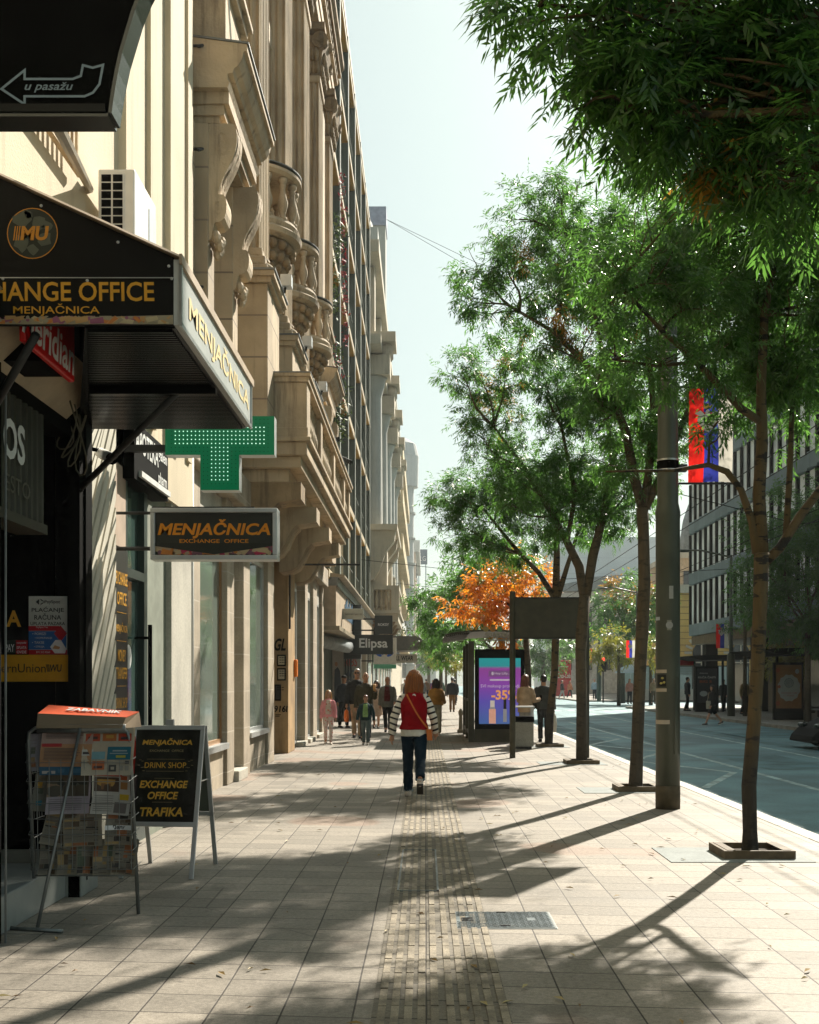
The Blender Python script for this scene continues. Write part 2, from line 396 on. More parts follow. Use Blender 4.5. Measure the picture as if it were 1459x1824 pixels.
# fallen leaves and scraps on the flags
lm = MB(); r2 = random.Random(11)
for i in range(150):
    y = 4.6 + 16*r2.random()**1.5; x = r2.uniform(-2.2, 3.5); a = r2.uniform(0, 6.28); s_ = r2.uniform(0.02, 0.05)
    d = Vector((math.cos(a), math.sin(a), 0))*s_; n = Vector((-d.y, d.x, 0))*0.28
    z0 = 0.011
    lm.add([Vector((x,y,z0))-d, Vector((x,y,z0+0.006))-n, Vector((x,y,z0+0.003))+d, Vector((x,y,z0+0.01))+n], [(0,1,2,3)], i % 3)
lm.build('fallen_leaves', [cmat((0.3,0.2,0.07)), cmat((0.2,0.12,0.05)), cmat((0.42,0.34,0.16))])
tag(bpy.data.objects['fallen_leaves'], 'small dry yellow and brown leaves scattered over the paving flags', 'leaves', kind='stuff')
# ------------------------------------------------------------------ left side: near building with its shops
FA = -2.85                       # street face of the ornate building
def window(par, x, y0, y1, z0, z1, fm, n=1, fr=0.07, nx=2, nz=2, gm=None, proud=0.03, name='window'):
    """a window in a wall that faces +x (n=1) or -x (n=-1): glass pane with its frame as a sub-part"""
    g = MB().box(x, x+n*0.02, y0, y1, z0, z1).build(name, gm or M['glass'], par)
    f = MB()
    a, b = x, x+n*(0.02+proud)
    f.box(a,b,y0,y0+fr,z0,z1); f.box(a,b,y1-fr,y1,z0,z1); f.box(a,b,y0+fr,y1-fr,z0,z0+fr); f.box(a,b,y0+fr,y1-fr,z1-fr,z1)
    for i in range(1, nx):
        y = y0+(y1-y0)*i/nx; f.box(a,b-n*0.005,y-fr*.35,y+fr*.35,z0+fr,z1-fr)
    for i in range(1, nz):
        z = z0+(z1-z0)*i/nz; f.box(a,b-n*0.008,y0+fr,y1-fr,z-fr*.35,z+fr*.35)
    f.build('frame', fm, g)
    return g
# --- near cream building (shops below, plaster wall above)
XB = -2.6
A0 = thing('corner_building', 'cream plastered building over black shopfronts nearest the camera', 'building', (-5,6,0))
MB().box(-12, XB, -12, 12.9, 3.35, 24).build('wall', M['plaster'], A0)
for (y0,y1,d) in ((9.75,10.25,.07),(10.75,11.0,.04),(11.5,12.1,.06),(12.5,12.7,.03)): MB().box(XB-0.1, XB+d, y0, y1, 3.9, 24).build('pilaster_strip', M['plaster'], A0)
for (z0,z1) in ((10.2,12.6),(14,16.4)):
    window(A0, XB+0.01, 8.35, 9.5, z0, z1, M['stone_dark'], fr=0.09)
    MB().box(XB, XB+0.22, 8.2, 9.65, z0-0.2, z0).build('sill', M['plaster'], A0)
    MB().prism([(XB,z1+0.1),(XB+0.3,z1+0.3),(XB+0.3,z1+0.42),(XB,z1+0.5)], 'y', 8.2, 9.65).build('window_hood', M['plaster'], A0)
b = MB()
for i in range(9): b.box(XB+0.06, XB+0.08, 7.55+i*0.1, 7.57+i*0.1, 5.25, 6.0)
b.box(XB+0.05, XB+0.09, 7.5, 8.45, 6.0, 6.04); b.box(XB+0.05, XB+0.09, 7.5, 8.45, 5.2, 5.24)
b.build('window_railing', M['stone'], A0)
# black shop: header, corner post, entry recess, glazed end wall
MB().box(-9, -2.62, -12, 6.55, 0, 3.35).build('shopfront', M['black'], A0)
b = MB(); b.box(-2.9,-2.43,6.2,6.6,0,3.35); b.build('shop_post', M['black'], A0)
b = MB(); b.tube([(-2.405,6.6,0.0),(-2.405,6.6,3.2)], 0.007, 6); b.build('post_trim', M['galv'], A0)
b = MB(); b.box(-2.48,-2.4,8.0,8.3,0,4.3); b.box(-2.62,-2.48,8.17,8.3,0,4.3); b.box(-2.4,-2.385,8.1,8.14,0.1,4.2); b.build('shop_post', M['black'], A0)
MB().box(-4.2,-2.62,8.1,8.16,0.29,3.35).build('glazed_end_wall', M['blackgloss'], A0)
MB().box(-4.2,-2.5,8.06,8.1,0.23,0.32).build('door_sill', pmat('pale_sill', (0.3,0.29,0.24), 0.6), A0)
MB().box(-4.3,-2.5,6.6,8.06,0,0.23).box(-2.62,-2.385,8.0,8.4,0,0.229).build('entry_step', pmat('step_stone', (0.3,0.32,0.3), 0.35, 0.2, 3, spec=0.5), A0, bevel=0.01)
MB().box(-4.6,-4.2,6.5,8.3,0,3.35).build('recess_wall', M['black'], A0)
# ribbed sign panel over the entry
b = MB()
n = 44
b.box(-2.62,-2.47,5.0,7.36,2.5,3.2)
for i in range(24):
    y = 5.04+i*0.098
    b.prism([(-2.47,y),(-2.435,y+0.02),(-2.435,y+0.055),(-2.47,y+0.075)], 'z', 2.5, 3.2)
b.box(-2.62,-2.42,5.0,7.38,2.44,2.5)
sg = b.build('ribbed_sign_panel', pmat('ribbed_olive', (0.045,0.045,0.03), 0.55, 0.2, 4), A0)
b = MB(); b.text('OS', (-2.425,6.8,2.92), YR, ZU, 0.36, 0.24, 0, bold=0.03); b.build('lettering', cmat((0.75,0.8,0.78)), sg)
b = MB(); b.text('ESTO', (-2.425,6.86,2.66), YR, ZU, 0.42, 0.1, 0); b.build('small_lettering', cmat((0.12,0.12,0.09)), sg)
b = MB(); b.box(-2.62,-2.46,5.0,8.0,3.2,3.32,0); b.quad((-2.46,5,3.3),(-2.46,7.9,3.3),(-2.2,7.9,3.55),(-2.2,5,3.55),1)
b.box(-2.62,-2.44,5.0,8.0,3.32,3.62,0)
b.prism([(-2.6,3.64),(-2.3,3.5),(-2.3,3.53),(-2.6,3.7)], 'y', 4.5, 7.75, 1)
b.build('shop_header', [M['black'], pmat('beige_soffit', (0.42,0.35,0.24), 0.7)], A0)
r_ = MB(); r_.box(-2.16,-2.12,6.12,6.97,3.31,3.7)
MB().box(-2.6,-2.165,6.6,6.95,3.34,3.7).build('sign_backing', M['black'], A0)
rs = tag(r_.build('shop_sign', pmat('red_sign', (0.62,0.012,0.01), 0.4, 0.1, 3), bevel=0.01), 'red street-facing shop sign with white Meridian lettering tucked under the dark canopy', 'sign')
b = MB(); b.text('Meridian', (-2.117,6.5,3.44), YR, ZU, .9, .2, 0, bold=.02, shear=.12); b.build('lettering', cmat((0.8,0.78,0.75)), rs)
# small prints stuck on the black glass (all facing the street end)
YP = 8.094
def poster(name, label, x0, x1, z0, z1, draw, mats, cat='poster'):
    o = thing(name, label, cat, ((x0+x1)/2, YP, z0))
    draw(o, x0, x1, z0, z1)
    return o
PW = cmat((0.55,0.57,0.52)); PB = cmat((0.03,0.12,0.33)); PRD = cmat((0.4,0.01,0.02)); PK = cmat((0.015,0.015,0.015)); PY = cmat((0.62,0.31,0.01)); PWH = cmat((0.7,0.7,0.68))
def d_pay(o, x0, x1, z0, z1):
    wd, h = x1-x0, z1-z0
    b = MB(); b.box(x0,x1,YP-0.004,YP,z0,z1); b.build('sheet', PW, o)
    b = MB(); y = YP-0.006
    def rc(a,c,d,e,m): b.quad((x0+a*wd,y,z0+d*h),(x0+c*wd,y,z0+d*h),(x0+c*wd,y,z0+e*h),(x0+a*wd,y,z0+e*h),m)
    rc(0,1,0,.08,1); rc(0,.98,.085,.4,0); rc(0,.8,.405,.49,1)
    y = YP-0.0075
    b.add([(x0+.66*wd,y,z0+.36*h),(x0+.83*wd,y,z0+.22*h),(x0+1.0*wd,y,z0+.36*h),(x0+.83*wd,y,z0+.5*h)], [(0,1,2,3)], 1)
    b.add([(x0+.56*wd,y,z0+.13*h),(x0+.68*wd,y,z0+.02*h),(x0+.95*wd,y,z0+.02*h),(x0+.98*wd,y,z0+.1*h),(x0+.84*wd,y,z0+.25*h),(x0+.7*wd,y,z0+.25*h)], [(0,1,2,3,4,5)], 2)
    b.add([(x0+.62*wd,y-.001,z0+.1*h),(x0+.8*wd,y-.001,z0+.09*h),(x0+.82*wd,y-.001,z0+.13*h),(x0+.68*wd,y-.001,z0+.16*h)], [(0,1,2,3)], 3)
    b.build('printed_panels', [PB, PRD, PWH, cmat((0.5,0.25,0.1))], o)
    b = MB(); y = YP-0.009
    cx = x0+wd*.32
    b.add([(cx-.035,y,z0+.9*h),(cx-.012,y,z0+.85*h),(cx-.012,y,z0+.95*h)], [(0,1,2)], 0); b.add([(cx-.008,y,z0+.965*h),(cx+.03,y,z0+.9*h),(cx+.005,y,z0+.92*h)], [(0,1,2)], 0); b.add([(cx-.008,y,z0+.835*h),(cx+.03,y,z0+.9*h),(cx+.005,y,z0+.88*h)], [(0,2,1)], 0)
    b.text('PaySpot', (x0+wd*.62,y,z0+.895*h), XR, ZU, wd*.4, None, 0)
    b.text('PLAĆANJE', (x0+wd*.5,y,z0+.765*h), XR, ZU, wd*.84, h*.11, 0, bold=0.01)
    b.text('RAČUNA', (x0+wd*.5,y,z0+.65*h), XR, ZU, wd*.7, h*.11, 0, bold=0.01)
    b.text('UPLATA PAZARA', (x0+wd*.5,y,z0+.53*h), XR, ZU, wd*.9, h*.055, 0, bold=0.01)
    for i, s_ in enumerate(('POREZI','KOMUNALIJE','TAKSE','STRUJA')):
        b.text('• '+s_, (x0+wd*(.08+.028*len(s_)+.03),y,z0+(.355-i*.075)*h), XR, ZU, None, h*.042, 1)
    b.text('PaySpot Tim', (x0+wd*.35,y,z0+.465*h), XR, ZU, wd*.3, None, 1); b.text('071 312 0260', (x0+wd*.38,y,z0+.04*h), XR, ZU, wd*.36, None, 1)
    b.build('lettering', [PK, PWH], o)
poster('bill_payment_poster', 'white, blue and red PLAĆANJE RAČUNA poster on the black shop glass', -2.785, -2.515, 1.69, 2.1, d_pay, None)
def d_wu(o, x0, x1, z0, z1):
    b = MB(); b.box(x0,x1,YP-0.004,YP,z0,z1); b.build('sheet', PY, o)
    b = MB(); y = YP-0.006; zc = (z0+z1)/2
    b.text('WesternUnion', (x0+.185,y,zc), XR, ZU, .5, .062, 0); b.text('WU', (x1-.055-.03,y,zc), XR, ZU, .085, .052, 0, bold=0.02, shear=0.1)
    for k in range(3): b.add([(x1-.155+k*.008,y,zc+.028),(x1-.15+k*.008,y,zc+.028),(x1-.138+k*.008,y,zc-.026),(x1-.143+k*.008,y,zc-.026)], [(0,3,2,1)], 0)
    b.build('lettering', PK, o)
poster('money_transfer_sticker', 'wide amber money transfer sticker along the bottom of the black shop glass', -3.1, -2.51, 1.5, 1.688, d_wu, None, 'sticker')
def d_a(o, x0, x1, z0, z1):
    b = MB(); b.text('MENJAČNIC', (x1-.68,YP-0.003,(z0+z1)/2), XR, ZU, 1.0, .13, 0, bold=0.02); b.text('A', (x1-.053,YP-0.003,(z0+z1)/2), XR, ZU, .105, .115, 0, bold=0.03); b.build('lettering', M['gold'], o)
poster('gold_lettering', 'gold MENJAČNICA letters on the black glass of which only the last A shows', -4.0, -2.838, 1.885, 2.0, d_a, None, 'lettering')
def d_sm(c, txt, tc):
    def f(o, x0, x1, z0, z1):
        MB().box(x0,x1,YP-0.004,YP,z0,z1).build('sheet', c, o)
        b = MB()
        for i, s_ in enumerate(txt): b.text(s_, ((x0+x1)/2,YP-0.006,z1-(i+.6)*(z1-z0)/len(txt)), XR, ZU, (x1-x0)*.84, (z1-z0)/len(txt)*.6, 0, bold=.01)
        b.build('lettering', tc, o)
    return f
poster('payment_sticker', 'small red ISPLATA OVDE sticker above the amber sticker', -2.875, -2.795, 1.695, 1.79, d_sm(PRD, ('moneytransfer','ISPLATA','OVDE'), PWH), None, 'sticker')
poster('pay_sticker', 'small black pay sticker above the amber sticker beside a red one', -2.955, -2.88, 1.70, 1.79, d_sm(cmat((0.02,0.03,0.025)), ('PAY',), PWH), None, 'sticker')
# slanted white ribbed cladding and the shop beyond
b = MB()
b.box(-2.75,-2.6,8.3,9.52,0.1,4.0)
def clipslat(k):
    z0 = -1.4 + k*0.22; sl = 1.45; out = []
    pts = [(8.3,z0),(9.52,z0+1.22*sl),(9.52,z0+1.22*sl+0.15),(8.3,z0+0.15)]
    return [(y, min(max(z,0.1),4.0)) for (y,z) in pts]
for k in range(25):
    q = clipslat(k)
    if q[1][1] - 0.1 < 0.01 or q[0][1] > 3.98: continue
    b.prism(q, 'x', -2.6, -2.555)
b.build('ribbed_cladding', pmat('white_cladding', (0.6,0.56,0.46), 0.6, 0.08, 3, streak=0.25), A0)
MB().box(-2.7,-2.5,8.3,8.42,0.0,4.0).build('cladding_trim', M['olive'], A0)
# list of services, on a dark strip
st = thing('services_sign', 'tall narrow black sign with a gold list of services beside the green shop door', 'sign', (-2.6,9.75,0.8))
MB().box(-2.62,-2.57,9.54,9.95,0.6,2.62).build('board', pmat('sign_black', (0.02,0.02,0.016), 0.4), st)
b = MB()
for s_, z, h in (('EXCHANGE',2.37,.11),('OFFICE',2.2,.11),('MENJAČNICA',1.95,.1),('MONEY',1.72,.1),('TRANSFER',1.57,.1),('DRINK SHOP',1.32,.09),('TOBACCO',1.02,.1)):
    b.text(s_, (-2.566,9.745,z), YR, ZU, min(.36, .05*len(s_)), h, 0, bold=.01)
for z in (2.08,1.84,1.46,1.18,.9): b.box(-2.569,-2.566,9.6,9.89,z,z+.004,0)
b.build('lettering', M['gold'], st)
MB().box(-2.9,-2.6,9.54,10.0,2.65,4.0).build('panel_above_sign', pmat('pinkish_render', (0.42,0.32,0.24), 0.8), A0)
gd = MB(); gd.box(-2.72,-2.66,10.0,10.72,0.05,3.35); d = gd.build('shop_door', glass('door_glass', (0.05,0.085,0.075), 0.1), A0)
b = MB()
for (y0,y1,z0,z1) in ((10.0,10.06,0.05,3.35),(10.66,10.78,0.05,3.6),(10.06,10.66,2.42,2.5),(10.06,10.66,0.05,0.2),(10.06,10.66,3.3,3.4)): b.box(-2.74,-2.6,y0,y1,z0,z1)
b.build('frame', pmat('green_frame', (0.03,0.045,0.038), 0.4), d)
b = MB(); b.tube([(-2.52,10.55,0.7),(-2.52,10.55,2.02)], 0.02, 8); b.tube([(-2.66,10.55,1.9),(-2.52,10.55,1.9)], 0.014, 6); b.tube([(-2.66,10.55,.85),(-2.52,10.55,.85)], 0.014, 6); b.build('handle', M['black'], d)
b = MB(); b.lathe([(0.0,0),(0.11,0),(0.11,0.002),(0,0.002)], (0,0,0), 20); 
b.v = [(-2.655+q[2], 10.3+q[0], 1.72+q[1]) for q in b.v]; b.build('round_sticker', PWH, d)
MB().box(-3.2,-2.68,10.78,11.9,0,4.2).build('shop_pier', pmat('grey_green_render', (0.22,0.24,0.19), 0.8), A0)
b = MB(); b.box(-3.2,-2.62,11.9,12.9,0.62,4.2); b.prism([(11.84,0.62),(12.96,0.62),(12.96,0.66),(12.9,0.8),(11.9,0.8),(11.84,0.66)], 'x', -3.2, -2.56)
b.box(-3.2,-2.6,11.9,12.9,0,0.62); b.build('stone_pier', M['pier_grey'], A0)
ph = thing('pharmacy_sign', 'black pharmacy fascia sign with white raised letters partly behind the canopy', 'sign', (-2.55,10.5,3.2))
MB().box(-2.66,-2.5,9.9,11.2,3.25,3.75).build('board', M['black'], ph)
b = MB(); b.text('APOTEKA', (-2.494,10.35,3.6), YR, ZU, .85, .2, 0, bold=.02); b.text('galen', (-2.494,10.95,3.62), YR, ZU, .35, .14, 0, bold=.02); b.text('pharm', (-2.494,10.95,3.4), YR, ZU, .35, .14, 0, bold=.02)
b.box(-2.5,-2.47,10.05,11.18,3.29,3.34); b.build('lettering', PWH, ph)
# drain pipes
dp = MB(); dp.tube([(-2.72,13.05,0.0),(-2.72,13.05,20)], 0.055, 10)
for z in (1.6,3.0,6,9,12,15): dp.tube([(-2.72,13.05,z),(-2.72,13.05,z+0.06)], 0.068, 10)
tag(dp.build('drain_pipe', pmat('copper_pipe', (0.33,0.2,0.12), 0.5, 0.25, 3, metal=0.3), smooth=True), 'brown drain pipe running up the joint between the plaster and sandstone facades', 'pipe')
dp = MB(); dp.tube([(-2.7,13.3,0.0),(-2.7,13.3,4.6)], 0.03, 8)
tag(dp.build('conduit', M['white'], smooth=True), 'thin white conduit beside the brown drain pipe', 'pipe')
# wall hooks and a loose cable
for i, z in enumerate((5.0, 6.1, 7.7, 8.9)):
    b = MB(); b.tube([(FA,13.4,z),(FA+0.22,13.4,z),(FA+0.27,13.35,z-0.02),(FA+0.22,13.32,z-0.05)], 0.018, 6)
    b.build('wall_hook', M['iron'], A0)
# --- exchange office canopy
cn = thing('shop_canopy', 'black exchange office canopy with gold lettering and lit white front fascia', 'canopy', (-1.9,7.2,3.35))
CY0, CY1, CX = 6.0, 8.42, -1.31
def zr(x): return 3.71 + (x-CX)*(4.12-3.71)/(-2.21-CX)
b = MB(); b.prism([(-2.6,3.36),(CX,3.36),(CX,zr(CX)),(-2.6,zr(-2.6))], 'y', CY0, CY0+0.03)
side = b.build('side_panel', pmat('canopy_black', (0.008,0.008,0.007), 0.5, 0.25, 3, spec=.15), cn)
b = MB(); y = CY0-0.004
b.text('EXCHANGE OFFICE', (-1.953,y,3.532), XR, (-0.018,0,1), 1.085, .102, 0, bold=.016); b.text('MENJAČNICA', (-1.92,y,3.437), XR, (-0.018,0,1), .45, .064, 0, bold=.008)
b.build('lettering', M['gold'], side)
b = MB(); b.box(-2.6,CX,CY0-.006,CY0-.002,3.602,3.606); 
for (x,z) in ((-2.0,3.98),(-1.6,3.79),(-1.335,3.665),(-1.32,3.6),(-1.76,3.59),(-2.2,3.6)):
    b.lathe([(0.008,0),(0.008,.004),(0.002,.007)], (0,0,0), 8); b.v[-24:] = [(x+q[0], CY0-q[2], z+q[1]) for q in b.v[-24:]]
b.build('screws', M['alu'], side)
# globe emblem
b = MB(); ec = Vector((-2.045, CY0-.004, 3.835))
def disc(r0, r1, yy, mat, n=36):
    for k in range(n):
        a, c = 2*math.pi*k/n, 2*math.pi*(k+1)/n
        P = lambda r, t: (ec.x+r*math.cos(t), yy, ec.z+r*math.sin(t))
        b.quad(P(r0,a),P(r1,a),P(r1,c),P(r0,c),mat)
disc(0.0,.128,CY0-.003,0); disc(.128,.133,CY0-.004,1)
r2 = random.Random(5)
for (cx_,cz_,rr) in ((-.05,.07,.05),(.03,.06,.045),(.06,-.03,.045),(-.06,-.05,.05),(.0,-.085,.03),(.08,.04,.03),(-.02,.1,.025)):
    pts = [(ec.x+cx_+rr*r2.uniform(.6,1.2)*math.cos(t*.7), CY0-.0045, ec.z+cz_+rr*r2.uniform(.6,1.1)*math.sin(t*.7)) for t in range(9)]
    b.add(pts, [tuple(range(9))], 2)
b.text('MU', (ec.x+.012,CY0-.006,ec.z), XR, ZU, .15, .075, 1, bold=.04, shear=.12)
for k in range(3): b.add([(ec.x-.1+k*.012,CY0-.006,ec.z-.037),(ec.x-.094+k*.012,CY0-.006,ec.z-.037),(ec.x-.085+k*.012,CY0-.006,ec.z+.037),(ec.x-.091+k*.012,CY0-.006,ec.z+.037)], [(0,1,2,3)], 1)
b.build('globe_emblem', [cmat((0.03,0.035,0.025)), cmat((0.62,0.26,0.03)), cmat((0.1,0.11,0.08))], side)
# strip of printed banknotes and coins below the lettering
def notes(b, o, ex, ez, wd, h, seed, curve=0.0):
    r = random.Random(seed); o, ex, ez = Vector(o), Vector(ex), Vector(ez); nrm = ex.cross(ez).normalized()
    i = 0; x = 0.0
    while x < wd:
        s_ = r.uniform(.05,.11)
        for k in range(3):
            a = r.uniform(-.9,.9); c_ = o + ex*min(x+s_*.5, wd-.02) + ez*(h*r.uniform(.15,.85)) + nrm*(.001+.0006*(i%7)); i += 1
            d = ex*math.cos(a)+ez*math.sin(a); n_ = ez*math.cos(a)-ex*math.sin(a); q = min(s_, h)*r.uniform(.5,.9)
            cl = lambda p: o + ex*min(max((p-o).dot(ex),0),wd) + ez*min(max((p-o).dot(ez),0),h) + nrm*((p-o).dot(nrm))
            m_ = r.randrange(5)
            if r.random() < .35:
                b.add([cl(c_+ex*(h*.22*math.cos(t*.628))+ez*(h*.22*math.sin(t*.628))) for t in range(10)], [tuple(range(10))], m_)
            else: b.add([cl(c_-d*q-n_*q*.45), cl(c_+d*q-n_*q*.45), cl(c_+d*q+n_*q*.45), cl(c_-d*q+n_*q*.45)], [(0,1,2,3)], m_)
        x += s_*.5
NOTE = [cmat((0.5,0.3,0.12)), cmat((0.55,0.2,0.05)), cmat((0.35,0.3,0.2)), cmat((0.3,0.1,0.17)), cmat((0.5,0.42,0.25))]
b = MB(); b.quad((-2.6,CY0-.002,3.362),(CX-.002,CY0-.002,3.362),(CX-.002,CY0-.002,3.41),(-2.6,CY0-.002,3.38),2)
notes(b, (-2.6,CY0-.003,3.363), XR, ZU, 1.28, .042, 4); b.build('banknote_print', NOTE, side)
b = MB(); b.prism([(CY0,3.36),(CY1,3.36),(CY1,3.70),(CY0,3.70)], 'x', CX, CX+.035)
fas = b.build('front_fascia', pmat('white_fascia', (0.5,0.52,0.5), 0.35, 0.06, 3), cn)
b = MB(); b.text('MENJAČNICA', (CX+.039,(CY0+CY1)/2+.05,3.52), YR, ZU, 2.1, .2, 0, bold=.02); b.build('lettering', cmat((0.75,0.6,0.3)), fas)
b = MB()
for z in (3.36,3.70): b.box(CX+.03,CX+.045,CY0-.01,CY1+.01,z-.012,z+.012)
for y in (CY0,CY1): b.box(CX+.03,CX+.045,y-.012,y+.012,3.36,3.7)
b.build('fascia_trim', M['steel'], cn)
b = MB(); nrow = 60; rp = []
x_lo, x_hi = CX+.045, -2.62
n = 48
for i in range(n):
    y = CY0-.03+i*(CY1-CY0+.1)/n; dy = (CY1-CY0+.1)/n
    for (ya, yb, za, zb) in ((y, y+dy*.5, 0, .018), (y+dy*.5, y+dy, .018, 0)):
        b.quad((x_lo,ya,zr(x_lo)+za+.01),(x_lo,yb,zr(x_lo)+zb+.01),(x_hi,yb,zr(x_hi)+zb+.01),(x_hi,ya,zr(x_hi)+za+.01))
b.box(x_lo-.01,x_lo+.005,CY0-.03,CY1+.07,zr(x_lo)-.02,zr(x_lo)+.03)
b.build('corrugated_roof', pmat('corrugated_sheet', (0.42,0.32,0.22), 0.6, 0.15, 4), cn)
b = MB(); b.prism([(-1.78,CY0+.03),(CX,CY0+.03),(CX,CY1-.002),(-2.6,CY1-.002),(-2.5,CY1-.1)], 'z', 3.35, 3.37)
for i in range(60): yy = CY0+.06+i*.039; b.box(-1.76-.29*(yy-CY0),CX-.02,yy,yy+.018,3.338,3.35)
b.box(-2.1,CX,7.2,7.26,3.3,3.338); b.prism([(-2.6,3.36),(CX,3.36),(CX,zr(CX)),(-2.6,zr(-2.6))], 'y', CY1-.03, CY1)
b.build('soffit', M['blackgloss'], cn)
for q_ in ([(-2.58,8.2,2.75),(CX-.25,7.25,3.32)], [(-2.58,6.62,2.9),(CX-.75,6.1,3.34)]): MB().tube(q_, .023, 8).build('brace', M['iron'], cn, smooth=True)
b = MB()
for s_ in range(4):
    r2 = random.Random(20+s_); pts = []
    for i in range(12):
        t = i/11; pts.append((-2.5+.05*s_+.06*math.sin(7*t+s_), 8.0-.1*s_*t, 3.34-.45*math.sin(math.pi*t)*(.5+.2*s_)+.02*s_))
    b.tube(pts, .006, 5)
b.build('loose_cables', pmat('cable', (0.12,0.11,0.07), 0.6), cn)
# --- black projecting sign overhead with the arrow
bs = thing('projecting_sign', 'big black rounded sign overhead with a grey u pasažu arrow', 'sign', (-2,4.5,4.2))
SY0, SY1 = 4.4, 4.5
def arc():
    pts = [(-3.6,3.67)]; 
    cx_, cz_ = -2.35, 5.0
    pts.append((Xu(194,SY0),3.67)); 
    for u_, v_ in ((197,180),(201,155),(205.5,130),(213,95),(224,58),(236,18),(252,-22),(275,-65),(305,-105),(345,-140),(400,-172)): pts.append((Xu(u_,SY0), Zv(v_,SY0)))
    pts += [(Xu(440,SY0),4.95),(-3.6,4.95)]
    return pts
a = arc()
b = MB(); b.prism(a, 'y', SY0, SY1-.0); b.build('panel', M['black'], bs)
b = MB()
edge = a[1:-1]
for (p0, p1) in zip(edge, edge[1:]):
    d = Vector((p1[0]-p0[0], p1[1]-p0[1])).normalized(); n_ = Vector((d.y, -d.x))
    q = [(p0[0],p0[1]), (p1[0],p1[1]), (p1[0]+n_.x*.014, p1[1]+n_.y*.014), (p0[0]+n_.x*.014, p0[1]+n_.y*.014)]
    b.prism(q, 'y', SY0-.012, SY1+.012)
b.box(-3.6,a[1][0],SY0-.012,SY1+.012,3.655,3.668)
b.build('rim', pmat('rim_metal', (0.09,0.095,0.09), 0.25, 0.1, 4, metal=0.6), bs)
b = MB(); b.box(-3.6,a[1][0]-.01,SY0-.02,SY0-.004,3.67,3.70); b.build('lower_trim', pmat('dark_trim', (0.012,0.012,0.01), 0.4, spec=.15), bs)
ar = [(0,160),(47,122),(47,140),(130,140),(143,135),(147,115),(166,120),(187,114),(180,152),(168,168),(152,175),(47,175),(47,191)]
ar = [(Xu(u_,SY0), Zv(v_,SY0)) for u_, v_ in ar]
b = MB(); y = SY0-.006; cxa = sum(p[0] for p in ar)/len(ar); n = len(ar)
def inset(poly, d):
    out = []
    m = len(poly)
    for i in range(m):
        p0, p1, p2 = Vector(poly[i-1]), Vector(poly[i]), Vector(poly[(i+1) % m])
        d1, d2 = (p1-p0).normalized(), (p2-p1).normalized(); n1, n2 = Vector((-d1.y,d1.x)), Vector((-d2.y,d2.x))
        k = n1+n2; L = k.length_squared
        out.append(p1 + (k*(2*d/L) if L > .2 else n1*d))
    return out
area = sum(ar[i-1][0]*ar[i][1]-ar[i][0]*ar[i-1][1] for i in range(n))
inn = inset(ar, .009 if area > 0 else -.009)
for i in range(n):
    j = (i+1) % n; b.quad((ar[i][0],y,ar[i][1]),(ar[j][0],y,ar[j][1]),(inn[j].x,y,inn[j].y),(inn[i].x,y,inn[i].y))
b.text('u pasažu', (Xu(88,SY0),y,Zv(157,SY0)), XR, ZU, .185, .04, 0, bold=.012, shear=.3)
b.build('arrow_lettering', cmat((0.19,0.24,0.26)), bs)
b = MB(); b.tube([(Xu(105,4.8),4.75,Zv(225,4.8)),(-2.62,9.0,5.35)], .03, 8); b.build('support_arm', pmat('arm_metal', (0.2,0.16,0.1), 0.4), bs)
# --- air conditioner on the canopy roof
ac = thing('air_conditioner', 'white outdoor air conditioner unit standing on the canopy roof', 'air conditioner', (-2.36,9.1,4.8))
MB().box(-2.5,-2.22,8.8,9.5,4.84,5.42).build('casing', M['white'], ac, bevel=.012)
b = MB(); b.box(-2.475,-2.3,8.788,8.802,4.86,5.38,0)
for i in range(8):
    for j in range(2): b.box(-2.47+j*.088,-2.397+j*.088,8.784,8.79,4.87+i*.064,4.923+i*.064,1)
b.build('side_grille', [M['white'], M['black']], ac)
b = MB(); b.box(-2.222,-2.215,9.25,9.48,4.86,5.3); b.build('front_label', cmat((0.45,0.5,0.53)), ac)
b = MB(); b.box(-2.6,-2.2,8.85,8.9,4.78,4.84); b.box(-2.6,-2.2,9.4,9.45,4.78,4.84); b.build('bracket', M['iron'], ac)
b = MB(); b.tube([(-2.4,9.5,5.0),(-2.3,9.8,4.9),(-2.4,10.1,4.7),(-2.55,10.2,4.3)], .025, 7); b.build('hose', M['white'], ac, smooth=True)
# --- security camera
sca = thing('security_camera', 'white bullet security camera under the canopy with its junction box', 'camera', (-2.4,8.5,2.9))
b = MB(); b.box(-2.52,-2.44,8.25,8.4,3.12,3.25); b.build('junction_box', M['white'], sca)
b = MB(); b.tube([(-2.4,8.5,3.19),(-2.25,8.25,3.1)], [.038,.042], 12, 0); b.build('housing', M['white'], sca, smooth=True)
b = MB(); b.tube([(-2.251,8.252,3.1),(-2.235,8.225,3.09)], .041, 12, 0); b.tube([(-2.45,8.4,3.2),(-2.38,8.48,3.2)], .015, 6); b.build('lens_cover', M['black'], sca, smooth=True)
